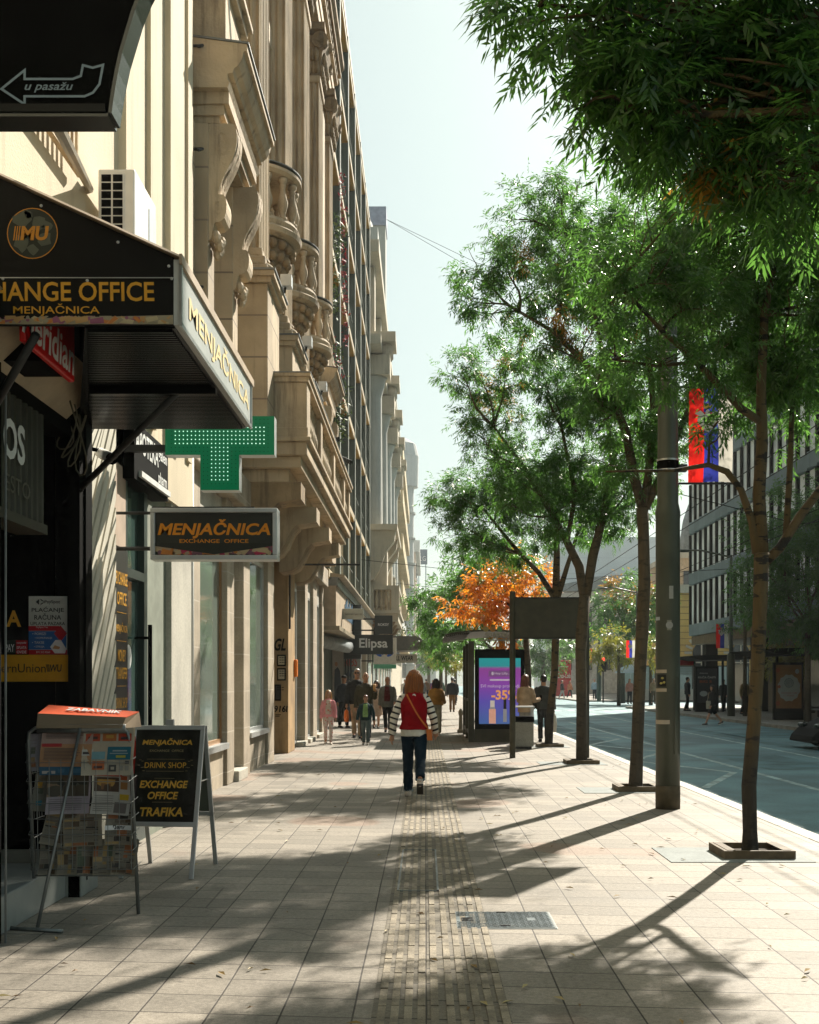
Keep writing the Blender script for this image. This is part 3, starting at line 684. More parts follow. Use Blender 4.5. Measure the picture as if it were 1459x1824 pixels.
# --- hanging exchange sign
hs = thing('hanging_sign', 'framed MENJAČNICA exchange office sign hanging over the pavement on two rods', 'sign', (-1.75,9.5,2.7))
hx0, hx1, hz0, hz1, hy = Xu(268,9.5), Xu(494,9.5), Zv(997,9.5), Zv(905,9.5), 9.5
MB().box(hx0+.01,hx1-.01,hy+.01,hy+.16,hz0+.01,hz1-.01).build('panel', pmat('sign_face', (0.028,0.028,0.02), 0.4, 0.15, 4), hs)
b = MB(); t_ = .038
for (x0,x1,z0,z1) in ((hx0,hx1,hz0,hz0+t_),(hx0,hx1,hz1-t_,hz1),(hx0,hx0+t_,hz0+t_,hz1-t_),(hx1-t_,hx1,hz0+t_,hz1-t_)): b.box(x0,x1,hy-.015,hy+.17,z0,z1)
b.build('frame', M['alu'], hs, bevel=.006)
b = MB(); cx_ = (hx0+hx1)/2; y = hy+.005
b.text('MENJAČNICA', (cx_,y,hz0+.255), XR, ZU, .93, .16, 0, bold=.03, shear=.2); b.text('EXCHANGE  OFFICE', (cx_,y,hz0+.155), XR, ZU, .57, .032, 0, bold=.012)
b.build('lettering', cmat((0.75,0.27,0.015)), hs)
b = MB(); y = hy+.006; iw = hx1-hx0-2*t_
b2 = MB(); notes(b2, (hx0+t_,y,hz0+t_), XR, ZU, iw, .085, 9)
# the banknote strip has a V-shaped upper edge: dark sheet laid over it
b2.add([(hx0+t_,y-.006,hz0+t_+.1),(hx0+t_,y-.006,hz0+t_+.075),(cx_,y-.006,hz0+t_+.006),(hx1-t_,y-.006,hz0+t_+.075),(hx1-t_,y-.006,hz0+t_+.1)], [(0,1,2,3,4)], 5)
b2.build('banknote_print', [cmat((0.55,0.2,0.04)), cmat((0.45,0.04,0.09)), cmat((0.4,0.3,0.2)), cmat((0.2,0.09,0.12)), cmat((0.5,0.38,0.22)), cmat((0.028,0.028,0.02))], hs)
MB().tube([(-2.58,hy+.08,hz1-.03),(hx0,hy+.08,hz1-.03)], .013, 7).build('rod', M['iron'], hs); MB().tube([(-2.58,hy+.08,hz0+.1),(hx0,hy+.08,hz0+.1)], .017, 7).build('rod', M['iron'], hs); MB().box(hx0-.0,hx1-.2,hy+.05,hy+.12,hz1,hz1+.02).build('top_rail', M['iron'], hs)
# --- pharmacy cross
pc = thing('pharmacy_cross', 'green illuminated pharmacy cross with rows of white lights', 'sign', (-1.75,9.9,3.1))
PX, PZ, PYc = Xu(391.5,9.8), 3.595, 9.8
a_, c_ = .465, .165
cross = [(-a_,-c_),(-c_,-c_),(-c_,-a_),(c_,-a_),(c_,-c_),(a_,-c_),(a_,c_),(c_,c_),(c_,a_),(-c_,a_),(-c_,c_),(-a_,c_)]
b = MB(); b.prism([(PX+x, PZ+z) for x, z in cross], 'y', PYc, PYc+.14, 0, 1)
pn = b.build('panel', [pmat('pharmacy_green', (0.003,0.1,0.04), 0.3, 0.1, 3, emit=((0.0,0.2,0.075),0.15)), M['alu']], pc)
b = MB(); k = .0365
for i in range(-13, 14):
    for j in range(-13, 14):
        x, z = i*k*.94, j*k*.94
        inner = (abs(x) < a_-.06 and abs(z) < .085) or (abs(z) < a_-.06 and abs(x) < .085)
        ok = (abs(x) < a_-.02 and abs(z) < c_-.02) or (abs(z) < a_-.02 and abs(x) < c_-.02)
        if not ok: continue
        m_ = 0 if inner and not (abs(x) < .085 and z > .085) else 1
        r_ = .006 if m_ == 0 else .0045
        b.add([(PX+x+r_*math.cos(t*1.047), PYc-.004, PZ+z+r_*math.sin(t*1.047)) for t in range(6)], [tuple(range(6))], m_)
led, t, bb = newmat('white_led'); bb.inputs['Emission Color'].default_value = (.5,1,.7,1); bb.inputs['Emission Strength'].default_value = 0.55
b.build('led_matrix', [led, cmat((0.01,0.05,0.02))], pn)['kind'] = 'stuff'
b = MB(); b.box(-2.58,PX-a_,PYc+.04,PYc+.1,PZ-.13,PZ-.07); b.build('bracket_arm', M['iron'], pc)
# ------------------------------------------------------------------ ornate sandstone building
A = thing('ornate_building', 'sandstone facade with fluted pilasters, round balconies and a balustraded balcony', 'building', (-6,22,0))
AY0, AY1 = 12.92, 32.4
ST, SJ, SD = M['stone'], M['stone_joint'], M['stone_dark']
MB().box(-12, -2.95, AY0, AY1, 4.6, 18.6).build('wall', SJ, A)
MB().box(-12, -3.35, AY0, AY1, 0, 4.6).build('ground_floor_wall', M['pier'], A)
# ground floor piers, shop windows, door steps
piers = [(13.9,14.6,0),(16.6,17.2,0),(18.1,18.75,0),(20.9,21.75,0),(24.0,25.2,1),(27.4,28.0,0),(29.4,30.4,0),(31.9,32.4,0)]
for (y0,y1,k) in piers:
    MB().box(-3.36, FA, y0, y1, 0, 4.15).build('pier', pmat('ochre_render',(0.38,0.25,0.12),0.85,0.25,1.5,0.2,20,streak=0.5,dirt=(0.17,0.1,0.04)) if k else M['pier'], A, bevel=0.012)
MB().box(-3.36, -2.72, AY0, AY1, 4.15, 4.62).build('fascia', M['pier'], A, bevel=.02)
for (y0,y1,zb) in ((14.6,16.6,.62),(18.75,20.9,.66),(25.2,26.3,.1),(28.0,29.4,.1),(30.4,31.9,.1)):
    window(A, -2.98, y0, y1, zb, 3.6, pmat('bronze_frame',(0.36,0.2,0.09),0.45,0.1,4,metal=.3) if y0<15 else M['alu'], fr=.06, nx=1, nz=1, gm=M['shopglass'], name='shop_window')
    MB().box(-3.3,-2.93,y0,y1,3.6,4.14).build('transom', M['pier_grey'], A)
    if zb > .3:
        MB().box(-3.3,-2.9,y0,y1,0,zb-.08).build('plinth', M['pier'], A)
        MB().box(-3.3,-2.82,y0,y1,zb-.08,zb).build('sill', M['alu'], A)
for (y0,y1) in ((17.2,18.1),(26.3,27.4),(28.0,29.4),(30.4,31.9)):
    MB().box(-3.34,-2.78,y0+.004,y1-.004,0,.16 if y0<20 else .1).build('door_step', M['pier_grey'], A, bevel=.01)
MB().box(-3.2,-3.15,17.2,18.1,.16,4.14).build('shop_door', M['shopglass'], A)
MB().box(-3.2,-3.15,26.3,27.4,.1,4.14).build('shop_door', M['shopglass'], A)
MB().box(-3.33,-3.28,21.75,24.0,0,4.14).build('passage_door', M['black'], A)
# graffiti, frames and notices on the ochre pier (its side faces the camera)
def onpier(name, label, cat, x0, x1, z0, z1, c, extra=None):
    o = thing(name, label, cat, ((x0+x1)/2, 23.99, z0))
    b = MB(); b.box(x0,x1,23.97,23.999,z0,z1,0); b.box(x0+.025,x1-.025,23.965,23.972,z0+.03,z1-.03,1); b.build('frame', [M['black'], c], o)
    if extra:
        b = MB()
        for i in range(extra): b.box(x0+.05+.05*(i%3), x0+.09+.05*(i%3), 23.962,23.966, z1-.07-.05*(i//3), z1-.055-.05*(i//3))
        b.build('print', M['black'], o)
    return o
onpier('notice_frame', 'upper black framed notice on the ochre pier beneath the graffiti loop', 'notice', -3.08,-2.9,1.82,2.06, cmat((0.5,0.42,0.28)), 9)
onpier('notice_frame', 'lower black framed notice on the ochre pier between graffiti and torn flyer', 'notice', -3.08,-2.9,1.52,1.78, cmat((0.46,0.39,0.27)), 9)
onpier('torn_flyer', 'torn black flyer with white scraps on the ochre pier', 'flyer', -3.13,-3.0,1.1,1.44, cmat((0.03,0.03,0.03)), 6)
b = MB(); b.text('GL', (-3.02,23.985,2.27), XR, ZU, .24, .26, 0, bold=.03, shear=.3); b.text('916I', (-3.0,23.985,.93), XR, ZU, .28, .14, 0, bold=.03, shear=.1); b.box(-3.12,-3.0,23.984,23.986,.8,.815); b.box(-3.12,-3.03,23.984,23.986,.77,.785)
tag(b.build('graffiti', M['black']), 'black spray graffiti scrawls on the ochre pier', 'graffiti')
b = MB(); b.box(-2.85,-2.78,25.0,25.2,1.6,1.98); tag(b.build('letter_box', cmat((0.75,0.2,0.02),.4), bevel=.02), 'orange box fixed to the pale pier near the walking girl', 'box')
b = MB(); b.box(-3.05,-2.95,23.95,24,2.95,3.05); 
MB().tube([(-2.84,24.1,3.95),(-1.35,24.1,3.95)], .022, 6).build('sign_rod', M['iron'], A)
MB().tube([(-2.84,24.1,2.6),(-2.84,24.1,4.1)], .03, 6).build('conduit', M['iron'], A)
# fluted giant pilasters standing on pedestals
def fluted(x0, x1, y0, y1, nf_side, nf_front, d=.035):
    """plan outline of a square shaft with flutes on the side facing -y and on the front"""
    pts = [(x0,y1),(x0,y0)]
    def run(a, b, n, out):
        a, b = Vector(a), Vector(b); L = (b-a).length; u = (b-a)/L; o = Vector(out)
        seg = L/n
        for i in range(n):
            s0, s1 = i*seg+seg*.14, (i+1)*seg-seg*.14
            for t in (0,.2,.5,.8,1): 
                q = a+u*(s0+(s1-s0)*t) - o*(d*math.sin(math.pi*t)); pts.append((q.x,q.y))
    run((x0,y0),(x1,y0),nf_side,(0,-1)); pts.append((x1,y0)); run((x1,y0),(x1,y1),nf_front,(1,0)); pts.append((x1,y1))
    return pts
PIL = [17.25, 20.45, 23.65, 26.9, 29.9]
PW_ = 1.05
for i, y0 in enumerate(PIL):
    MB().prism(fluted(-2.97,-2.48,y0,y0+PW_,4,6,.045), 'z', 8.0, 15.5).build('pilaster', ST, A)
    b = MB()
    for (z0,z1,e) in ((7.62,7.72,.14),(7.72,7.86,.1),(7.86,8.0,.05)): b.box(-2.96,-2.48+e,y0-e,y0+PW_+e,z0,z1)
    b.build('pilaster_base', ST, A, bevel=.03)
    MB().box(-2.96,-2.44,y0-.04,y0+PW_+.04,15.5,15.66).build('pilaster_neck', ST, A, bevel=.03)
    # capital: flared bell, leaves and four volutes
    b = MB(); pr = [(15.66,.0),(15.9,.03),(16.2,.1),(16.5,.2)]
    for (za,ea),(zb,eb) in zip(pr, pr[1:]):
        q0 = [(-2.96,y0-ea),(-2.48+ea,y0-ea),(-2.48+ea,y0+PW_+ea),(-2.96,y0+PW_+ea)]; q1 = [(-2.96,y0-eb),(-2.48+eb,y0-eb),(-2.48+eb,y0+PW_+eb),(-2.96,y0+PW_+eb)]
        b.add([(x,y,za) for x,y in q0]+[(x,y,zb) for x,y in q1], [(0,1,5,4),(1,2,6,5),(2,3,7,6),(3,0,4,7)])
    b.box(-2.96,-2.32,y0-.26,y0+PW_+.26,16.62,16.78)
    for (yy) in (y0-.1, y0+PW_+.1):
        for (r_, h) in ((.19,.17),(.13,.2),(.07,.23)):
            b.lathe([(r_,-h/2),(r_,h/2)], (0,0,0), 14); m_ = 28; b.v[-m_:] = [(-2.44+q[0], yy+q[2], 16.42+q[1]) for q in b.v[-m_:]]
    for row, (z, e, n_) in enumerate(((15.78,.03,5),(16.05,.09,4))):
        for k in range(n_):
            t = (k+.5)/n_
            b.ell((-2.46+e, y0+t*PW_, z+.06), (.07,.09,.16), 0, 8, 5); b.ell((-2.9+t*.42, y0-e-.02, z+.06), (.06,.07,.16), 0, 8, 5)
    b.ell((-2.28,y0+PW_/2,16.6),(.1,.12,.14),0,8,5)
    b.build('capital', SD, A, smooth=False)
    # pedestal below with its own cap
    if i < 3:
        b = MB(); b.box(-3.0,-2.33,y0-.2,y0+1.15,5.15,7.4); b.build('pedestal', SJ, A, bevel=.015)
        b = MB(); b.box(-3.0,-2.27,y0-.27,y0+1.22,7.4,7.48); b.box(-3.0,-2.22,y0-.32,y0+1.27,7.48,7.56)
        b.box(-3.0,-2.2,y0-.34,y0+1.29,7.56,7.59,1)
        b.build('pedestal_cap', [ST, M['lead']], A)
        b = MB()
        for (r_, z) in ((.36,7.6),(.33,7.7),(.27,7.8)): b.lathe([(r_-.05,0),(r_,.03),(r_,.07),(r_-.05,.1)], (-2.62,y0+.2,z), 16)
        b.build('half_round_ornament', ST, A, smooth=True)
        b = MB(); b.box(-2.25,-2.08,y0+.65,y0+.85,7.66,7.84,0); b.tube([(-2.2,y0+.75,7.58),(-2.18,y0+.75,7.68)], .02, 6, 1); b.build('floodlight', [M['alu'], M['iron']], A)
    else:
        MB().box(-3.0,-2.4,y0-.1,y0+PW_+.1,4.6,7.62).build('pedestal', SJ, A, bevel=.015)
# entablature and cornice
b = MB()
for (x,z0,z1) in ((-2.45,16.78,17.1),(-2.42,17.1,17.35),(-2.5,17.35,17.75),(-2.38,17.75,17.85)): b.box(-2.96,x,AY0+3.4,AY1-1.0,z0,z1)
b.build('entablature', ST, A)
for i in range(42):
    y = AY0+3.5+i*.355
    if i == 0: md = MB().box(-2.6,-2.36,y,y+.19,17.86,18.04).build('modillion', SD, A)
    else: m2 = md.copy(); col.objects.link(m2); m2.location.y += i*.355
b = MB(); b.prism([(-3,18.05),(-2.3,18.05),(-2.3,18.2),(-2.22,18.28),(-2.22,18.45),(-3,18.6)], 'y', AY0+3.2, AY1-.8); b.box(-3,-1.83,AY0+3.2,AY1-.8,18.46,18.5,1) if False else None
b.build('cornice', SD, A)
b = MB(); b.box(-2.62,-2.3,AY0+3.4,AY1-1.0,17.855,17.86); 
# windows behind the round balconies
for k, yc in enumerate((15.0,19.35,22.55,25.8,29.0)):
    if k in (1,2,3):
        window(A, -2.94, yc-.55, yc+.55, 8.95, 12.4, SD, fr=.1); window(A, -2.94, yc-.55, yc+.55, 13.2, 15.2, SD, fr=.1)
        b = MB(); b.box(-2.95,-2.84,yc-.8,yc-.6,8.9,12.6); b.box(-2.95,-2.84,yc+.6,yc+.8,8.9,12.6); b.box(-2.95,-2.7,yc-.9,yc+.9,12.6,12.95); b.build('window_surround', ST, A, bevel=.02)
        window(A, -2.94, yc-.55, yc+.55, 5.4, 7.4, SD, fr=.1)
def balu(r=1.0, h=.72):
    return [(.075*r,0),(.075*r,.05),(.045*r,.07),(.05*r,.12),(.085*r,.24),(.09*r,.3),(.06*r,.42),(.04*r,.54),(.055*r,.58),(.055*r,.6),(.04*r,.62),(.075*r,.66),(.075*r,.72)]
bal_me = None
def baluster(par, x, y, z, k=1.0):
    global bal_me
    if bal_me is None:
        o = MB().lathe(balu(), (0,0,0), 12).build('baluster', ST, None, smooth=True); bal_me = o.data; col.objects.unlink(o); bpy.data.objects.remove(o)
    o = bpy.data.objects.new('baluster', bal_me); col.objects.link(o); o.parent = par
    po = Vector((0,0,0)); q = par
    while q is not None: po += q.location; q = q.parent
    o.location = Vector((x,y,z))-po; o.scale = (1,1,k)
    return o
# three round balconies
for yc in (19.35, 22.55, 25.8):
    hp = math.pi/2; c_ = (-2.95, yc, 0); RB = .84
    bal = MB().lathe([(RB-.1,8.78),(RB+.02,8.82),(RB+.04,8.9),(RB-.02,8.95),(RB,9.02),(RB-.03,9.08)], c_, 20, -hp, hp).build('round_balcony', ST, A, smooth=False)
    b = MB(); b.lathe([(RB-.14,9.76),(RB-.02,9.78),(RB+.03,9.83),(RB+.03,9.88),(RB-.12,9.92)], c_, 20, -hp, hp); b.lathe([(RB-.16,9.921),(RB+.04,9.921),(RB+.04,9.94),(RB-.16,9.94)], c_, 20, -hp, hp, 1); b.build('handrail', [ST, M['lead']], bal)
    for k in range(8):
        t = -hp*.92+k*hp*1.84/7; baluster(bal, c_[0]+(RB-.09)*math.cos(t), yc+(RB-.09)*math.sin(t), 9.07, .96)
    b = MB(); b.lathe([(.12,8.05),(.3,8.15),(.5,8.35),(.64,8.55),(RB-.12,8.78)], c_, 18, -hp, hp)
    r2 = random.Random(int(yc*10))
    for ring, (rr, z, n_) in enumerate(((.7,8.68,11),(.62,8.52,10),(.52,8.38,9),(.38,8.24,7),(.22,8.1,5))):
        for k in range(n_):
            t = -hp+hp*2*(k+.5)/n_
            b.ell((c_[0]+rr*math.cos(t), yc+rr*math.sin(t), z+r2.uniform(-.02,.02)), (.09,.1,.085), 0, 7, 5)
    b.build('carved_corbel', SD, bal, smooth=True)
# hooded windows at the two ends of the facade
def scroll(par, y0, y1, xb, ztop, s=1.0):
    P = [(0,0),(.56,0),(.62,-.08),(.645,-.2),(.64,-.34),(.61,-.48),(.55,-.62),(.46,-.77),(.36,-.92),(.28,-1.06),(.24,-1.18),(.23,-1.26),(.34,-1.27),(.39,-1.33),(.41,-1.44),(.4,-1.58),(.36,-1.68),(.28,-1.74),(.14,-1.77),(.1,-1.9),(.06,-2.05),(0,-2.08)]
    P = [(x*.52,z*.66) for x,z in P]
    b = MB(); b.prism([(xb+x*s, ztop+z*s) for x,z in P], 'y', y0, y1)
    for e in (.05,.1):   # raised ribs down the front of the scroll
        Q = [(xb+(x+.018)*s, ztop+z*s) for x,z in P[2:12]]
        yy = y0+(y1-y0)*(.18 if e == .05 else .62); w_ = (y1-y0)*.2
        for (a1,a2) in zip(Q, Q[1:]): b.add([(a1[0],yy,a1[1]),(a2[0],yy,a2[1]),(a2[0],yy+w_,a2[1]),(a1[0],yy+w_,a1[1])], [(0,1,2,3)])
    for (r0,r1,zc,xc) in ((.13,.17,-.33,.32),(.07,.1,-1.48,.22)):
        for k in range(18):
            a1, a2 = k*.349, (k+1)*.349
            P2 = lambda r,t: (xb+(xc+r*.75*math.cos(t))*.52*s, y0-.012, ztop+(zc+r*1.25*math.sin(t))*.66*s)
            b.quad(P2(r0,a1),P2(r1,a1),P2(r1,a2),P2(r0,a2))
    for k in range(5): b.ell((xb+(.08+.03*(k%2))*s,(y0+y1)/2+.06*(k-2),ztop+(-1.32-.08*(k%3))*s),(.06,.06,.08),0,7,5)
    return b.build('scroll_bracket', ST, par)
for yc in (14.6, 28.45):
    h0, h1 = yc-1.2, yc+1.2; zt = 8.42
    b = MB()
    b.prism([(-2.96,zt),(-2.3,zt),(-2.27,zt+.06),(-2.3,zt+.08),(-2.3,zt+.16),(-2.24,zt+.17),(-2.22,zt+.22),(-2.17,zt+.26),(-2.13,zt+.33),(-2.11,zt+.42),(-2.07,zt+.42),(-2.07,zt+.5),(-2.96,zt+.62)], 'y', h0, h1, 0)
    b.prism([(-2.96,zt+.622),(-2.05,zt+.502),(-2.05,zt+.525),(-2.96,zt+.645)], 'y', h0-.01, h1+.01, 1)
    b.box(-2.96,-2.3,h0+.1,h1-.1,zt-.14,zt-.002,0); b.box(-2.96,-2.36,h0+.13,h1-.13,zt-.26,zt-.142,0); b.box(-2.96,-2.42,h0+.16,h1-.16,zt-.34,zt-.262,0)
    hd = b.build('window_hood', [ST, M['lead']], A)
    scroll(A, h0+.16, h0+.5, -2.55, zt-.345); scroll(A, h1-.5, h1-.16, -2.55, zt-.345)
    for y0 in (h0-.28, h0+.13, h1-.53): MB().box(-2.96,-2.7 if y0 < h0 else -2.55,y0,y0+.4,4.62,zt-.35).build('pilaster_strip', SJ, A, bevel=.012)
    window(A, -2.94, h0+.56, h1-.56, 5.3, 7.9, SD, fr=.1)
    MB().box(-2.95,-2.8,h0+.5,h1-.5,7.9,8.05).build('lintel', SD, A)
    # block above the hood
    b = MB(); b.box(-2.96,-2.4,yc-.75,yc+.4,9.07,9.9); b.box(-2.96,-2.32,yc-.83,yc+.48,9.9,10.0); b.box(-2.96,-2.26,yc-.89,yc+.54,10.0,10.08); b.box(-2.96,-2.5,yc-.65,yc+.3,10.08,15.5)
    b.build('upper_pedestal', ST, A, bevel=.012)
    for z0 in (9.3, 12.6): window(A, -2.94, yc+.5, yc+1.1, z0, z0+2.3, SD, fr=.08)
# long balustraded balcony on curved brackets
BX, BY0, BY1 = -1.82, 17.75, 28.1
bc = MB()
bc.box(-2.95,BX-.0,BY0,BY1,5.0,5.2); bc.box(-2.95,BX+.06,BY0-.06,BY1+.06,5.2,5.27); bc.box(-2.95,BX-.1,BY0+.1,BY1-.1,4.82,5.0); bc.box(-2.95,BX-.3,BY0+.25,BY1-.25,4.62,4.82)
BAL = bc.build('balcony', ST, A, bevel=.015)
b = MB()
b.box(-2.95,BX,BY0,BY0+.5,5.27,6.12); b.box(-2.95,BX+.015,BY0-.015,BY0+.515,5.27,5.42)
b.build('end_pedestal', ST, BAL, bevel=.01)
b = MB(); b.box(-2.95,BX+.03,BY0-.03,BY1+.03,6.12,6.2); b.box(-2.95,BX+.06,BY0-.06,BY1+.06,6.2,6.25); b.box(-2.95,BX+.065,BY0-.065,BY1+.065,6.25,6.27,1); b.build('handrail', [ST, M['lead']], BAL)
posts = [BY0+.5, 20.6, 23.5, 26.4, BY1]
for i, y in enumerate(posts[1:]):
    MB().box(BX-.3,BX-.01,y-.35,y-.002,5.27,6.12).build('rail_post', ST, BAL, bevel=.01)
for y0, y1 in zip(posts, posts[1:]):
    a_, c_ = y0+.12, y1-.35-.12; n_ = max(2, int((c_-a_)/.24))
    for k in range(n_+1): baluster(BAL, BX-.14, a_+(c_-a_)*k/n_, 5.36, 1.04)
b = MB(); b.box(BX-.28,BX-.02,BY0+.5,BY1-.35,5.27,5.355); b.box(BX-.26,BX-.04,BY0+.5,BY1-.35,6.11,6.118); b.build('rail_plinth', ST, BAL)
BR = [(-2.95,4.62),(BX-.12,4.62),(BX-.12,4.36),(-2.3,4.3),(-2.4,4.2),(-2.5,3.98),(-2.6,3.82),(-2.72,3.75),(-2.95,3.72)]
for y in (18.0, 20.6, 23.3, 25.9):
    b = MB(); b.prism(BR, 'y', y, y+.62)
    for d in (0,.11,.22,.33,.44): 
        for (p0, p1) in zip(BR[3:], BR[4:]):
            b.add([(p0[0]+.03,y+.05+d,p0[1]-.03),(p1[0]+.03,y+.05+d,p1[1]-.03),(p1[0]+.03,y+.11+d,p1[1]-.03),(p0[0]+.03,y+.11+d,p0[1]-.03)], [(0,1,2,3)])
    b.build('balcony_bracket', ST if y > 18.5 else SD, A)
for k, y in enumerate((18.8, 22.0, 24.6)):
    b = MB(); b.box(BX-.2,BX-.0,y,y+.25,6.3,6.45); b.tube([(BX-.3,y+.1,6.27),(BX-.1,y+.1,6.34)], .03, 6); b.build('floodlight', M['alu'], BAL)
b = MB(); b.tube([(-2.3,24.4,6.62),(-1.8,24.0,6.55)], .05, 8)
b.build('flagpole_socket', M['iron'], BAL); MB().tube([(BX+.2,25.2,6.3),(BX-.1,25.6,6.5)], .05, 8).build('flagpole_socket', M['iron'], BAL)
# wires hanging over the end bay
b = MB(); b.tube([(-2.35,13.5,12),(-2.3,13.45,9.5),(-2.25,13.5,8.6)], .012, 5); b.build('cable', M['white'], A)
# ------------------------------------------------------------------ modern block with concrete fins
B = thing('finned_office_block', 'dark modern block of concrete fins and orange loggia soffits beside the ornate facade', 'building', (-6,44,0))
fin = pmat('grey_green_concrete', (0.11,0.128,0.1), 0.8, 0.2, 1.0, 0.15, 60, streak=0.4)
orange = pmat('orange_soffit', (0.6,0.33,0.06), 0.7, 0.2, 0.8)
MB().box(-14,-3.55,32.5,57.3,0,24.2).build('wall', fin, B)
fins = [32.6+i*3.95 for i in range(7)]
zf = [4.7+i*3.2 for i in range(7)]
for y in fins:
    MB().box(-3.55,-2.7,y,y+.45,4.75,24.2).build('fin', fin, B)
for z in zf:
    MB().box(-3.55,-2.715,32.6,57.2,z-.22,z).build('floor_slab', pmat('slab_edge', (0.45,0.37,0.24), 0.8) if z == zf[0] else bpy.data.materials['slab_edge'], B)
    b = MB(); b.box(-3.54,-2.73,32.62,57.18,z-.25,z-.221); b.build('soffit', orange, B)
MB().box(-3.6,-2.72,32.5,57.3,24.2,24.45).build('roof_edge', pmat('roof_edge', (0.42,0.36,0.26), 0.7), B)
n = 0
for i in range(6):
    for j, z in enumerate(zf):
        g = window(B, -3.5, fins[i]+.36, fins[i+1]-.04, z+.75, z+2.85, fin, fr=.06, nx=2, nz=1)
        b = MB(); y0, y1 = fins[i]+.34, fins[i+1]-.02
        b.box(-2.8,-2.78,y0,y1,z+.98,z+1.01); b.box(-2.8,-2.78,y0,y1,z+.05,z+.08)
        for k in range(9): yy = y0+(y1-y0)*(k+.5)/9; b.box(-2.798,-2.782,yy-.008,yy+.008,z+.08,z+.98)
        b.build('railing', fin, B)
# ribbed panels and lower fascia
b = MB()
for i in range(60): b.box(-2.95,-2.87,33.2+i*.4,33.2+i*.4+.12,4.75,7.6)
b.build('vertical_louvres', pmat('louvre', (0.36,0.29,0.17), 0.6), B)
b = MB(); b.box(-3.5,-2.5,33,57.2,4.25,4.5,0); b.prism([(-3.5,4.5),(-2.3,4.5),(-2.3,4.56),(-3.5,4.75)], 'y', 33, 57.2, 1); b.box(-3.5,-2.55,33,57.2,3.1,4.25,2); b.box(-3.5,-2.45,33,57.2,2.98,3.1,1)
b.build('shop_fascia', [M['lead'], pmat('fascia_metal', (0.3,0.25,0.17), 0.5), pmat('fascia_panel', (0.42,0.33,0.23), 0.7)], B)
b = MB(); b.text('FOTO  STUDIO', (-2.545,40.6,3.65), YR, ZU, 9.0, .6, 0, bold=.03); 
b.v = [(q[0], q[1], q[2]) for q in b.v]
fs = b.build('blue_lettering', cmat((0.05,0.17,0.42)), B) if False else None
b = MB()
for i in range(22): b.box(-2.55,-2.52,36.5+i*.42,36.5+i*.42+.2,3.5,3.95+.12*(i%3))
b.build('blue_window_strip', cmat((0.1,0.2,0.33)), B)
b = MB(); b.tube([(-3.3,33.4,2.75),(-2.75,38,2.7),(-2.6,44,2.75)], .22, 10); b.build('rolled_awning', pmat('awning_cloth', (0.28,0.31,0.32), 0.8), B, smooth=True)
# recessed entrance wall with graffiti
b = MB(); b.box(-3.55,-2.45,44.0,44.2,0,3.0); gw = b.build('side_wall', pmat('graffiti_wall', (0.28,0.28,0.24), 0.85, .2, 1.5), B)
for s_, z, h, c_ in (('RIBS',2.25,.34,(0.4,0.05,0.03)),('AT',1.78,.3,(0.05,0.07,0.12)),('FK',1.45,.3,(0.08,0.1,0.14)),('EC',.75,.34,(0.08,0.14,0.25)),('WF',.45,.2,(0.1,0.12,0.2))):
    b = MB(); b.text(s_, (-2.83,43.995,z), XR, ZU, .5, h, 0, bold=.01, shear=.15); tag(b.build('graffiti', cmat(c_)), 'sprayed %s graffiti tag on the grey side wall behind the walkers' % {'RIBS':'red RIBS','AT':'dark AT','FK':'dark FK','EC':'blue EC','WF':'blue wavy'}[s_], 'graffiti')
ad = thing('fashion_poster', 'tall fashion poster of a woman in a dark dress by the recessed entrance', 'poster', (-3.2,43.6,.8))
b = MB(); b.box(-3.5,-3.1,43.6,43.63,.6,2.9); b.build('sheet', cmat((0.4,0.37,0.33)), ad)
b = MB(); b.add([(-3.42,43.595,.7),(-3.2,43.595,.7),(-3.18,43.595,1.5),(-3.22,43.595,1.9),(-3.3,43.595,2.05),(-3.42,43.595,1.95),(-3.44,43.595,1.4)], [tuple(range(7))], 0); b.add([(-3.36+.06*math.cos(t*.63),43.594,2.16+.09*math.sin(t*.63)) for t in range(10)], [tuple(range(10))], 1); b.build('figure_print', [cmat((0.03,0.04,0.05)), cmat((0.4,0.22,0.14))], ad)
for i in range(3): 
    MB().tube([(-3.0+i*.1,43.5,0),(-3.0+i*.1,43.5,2.9)], .03, 6).build('rain_pipe', M['iron'], B)
# projecting signs
def blade(name, label, x0, x1, y, z0, z1, bg_, txt, tcol, th=.18, frame=None, draw=None, bold=.02):
    o = thing(name, label, 'sign', ((x0+x1)/2,y,z0))
    MB().box(x0,x1,y,y+th,z0,z1).build('panel', bg_, o, bevel=.01)
    b = MB(); k = len(txt)
    for i, s_ in enumerate(txt): b.text(s_, ((x0+x1)/2+(.12 if x1-x0 > .85 and k == 1 else 0), y-.008, z0+(z1-z0)*(k-i-.5)/k), XR, ZU, (x1-x0)*.62, None, 0, bold=bold)
    if draw: draw(b)
    if b.v: b.build('lettering', tcol, o)
    b = MB(); b.box(min(x0,-2.6)-.02,x0,y+.05,y+.1,z1-.15,z1-.1); b.box(min(x0,-2.6)-.02,x0,y+.05,y+.1,z0+.1,z0+.15); b.build('bracket', M['iron'], o)
    return o
blade('lingerie_sign', 'pale translucent sign reading women secret on a rod across the pavement', -2.75,-1.9,35.5,3.42,3.75, pmat('pale_sign',(0.4,0.42,0.36),.5), ("women'secret",), cmat((0.2,0.2,0.17)), .05)
blade('shop_blade_sign', 'dark square blade sign with ROKSY in white letters', -1.75,-1.13,40.0,3.16,3.8, pmat('sign_dark',(0.03,0.035,0.03),.5), ('ROKSY',), PWH)
blade('shop_blade_sign', 'dark wide blade sign with Elipsa in white letters under the smaller one', -2.72,-1.12,40.2,2.45,3.14, bpy.data.materials['sign_dark'], ('Elipsa',), PWH)
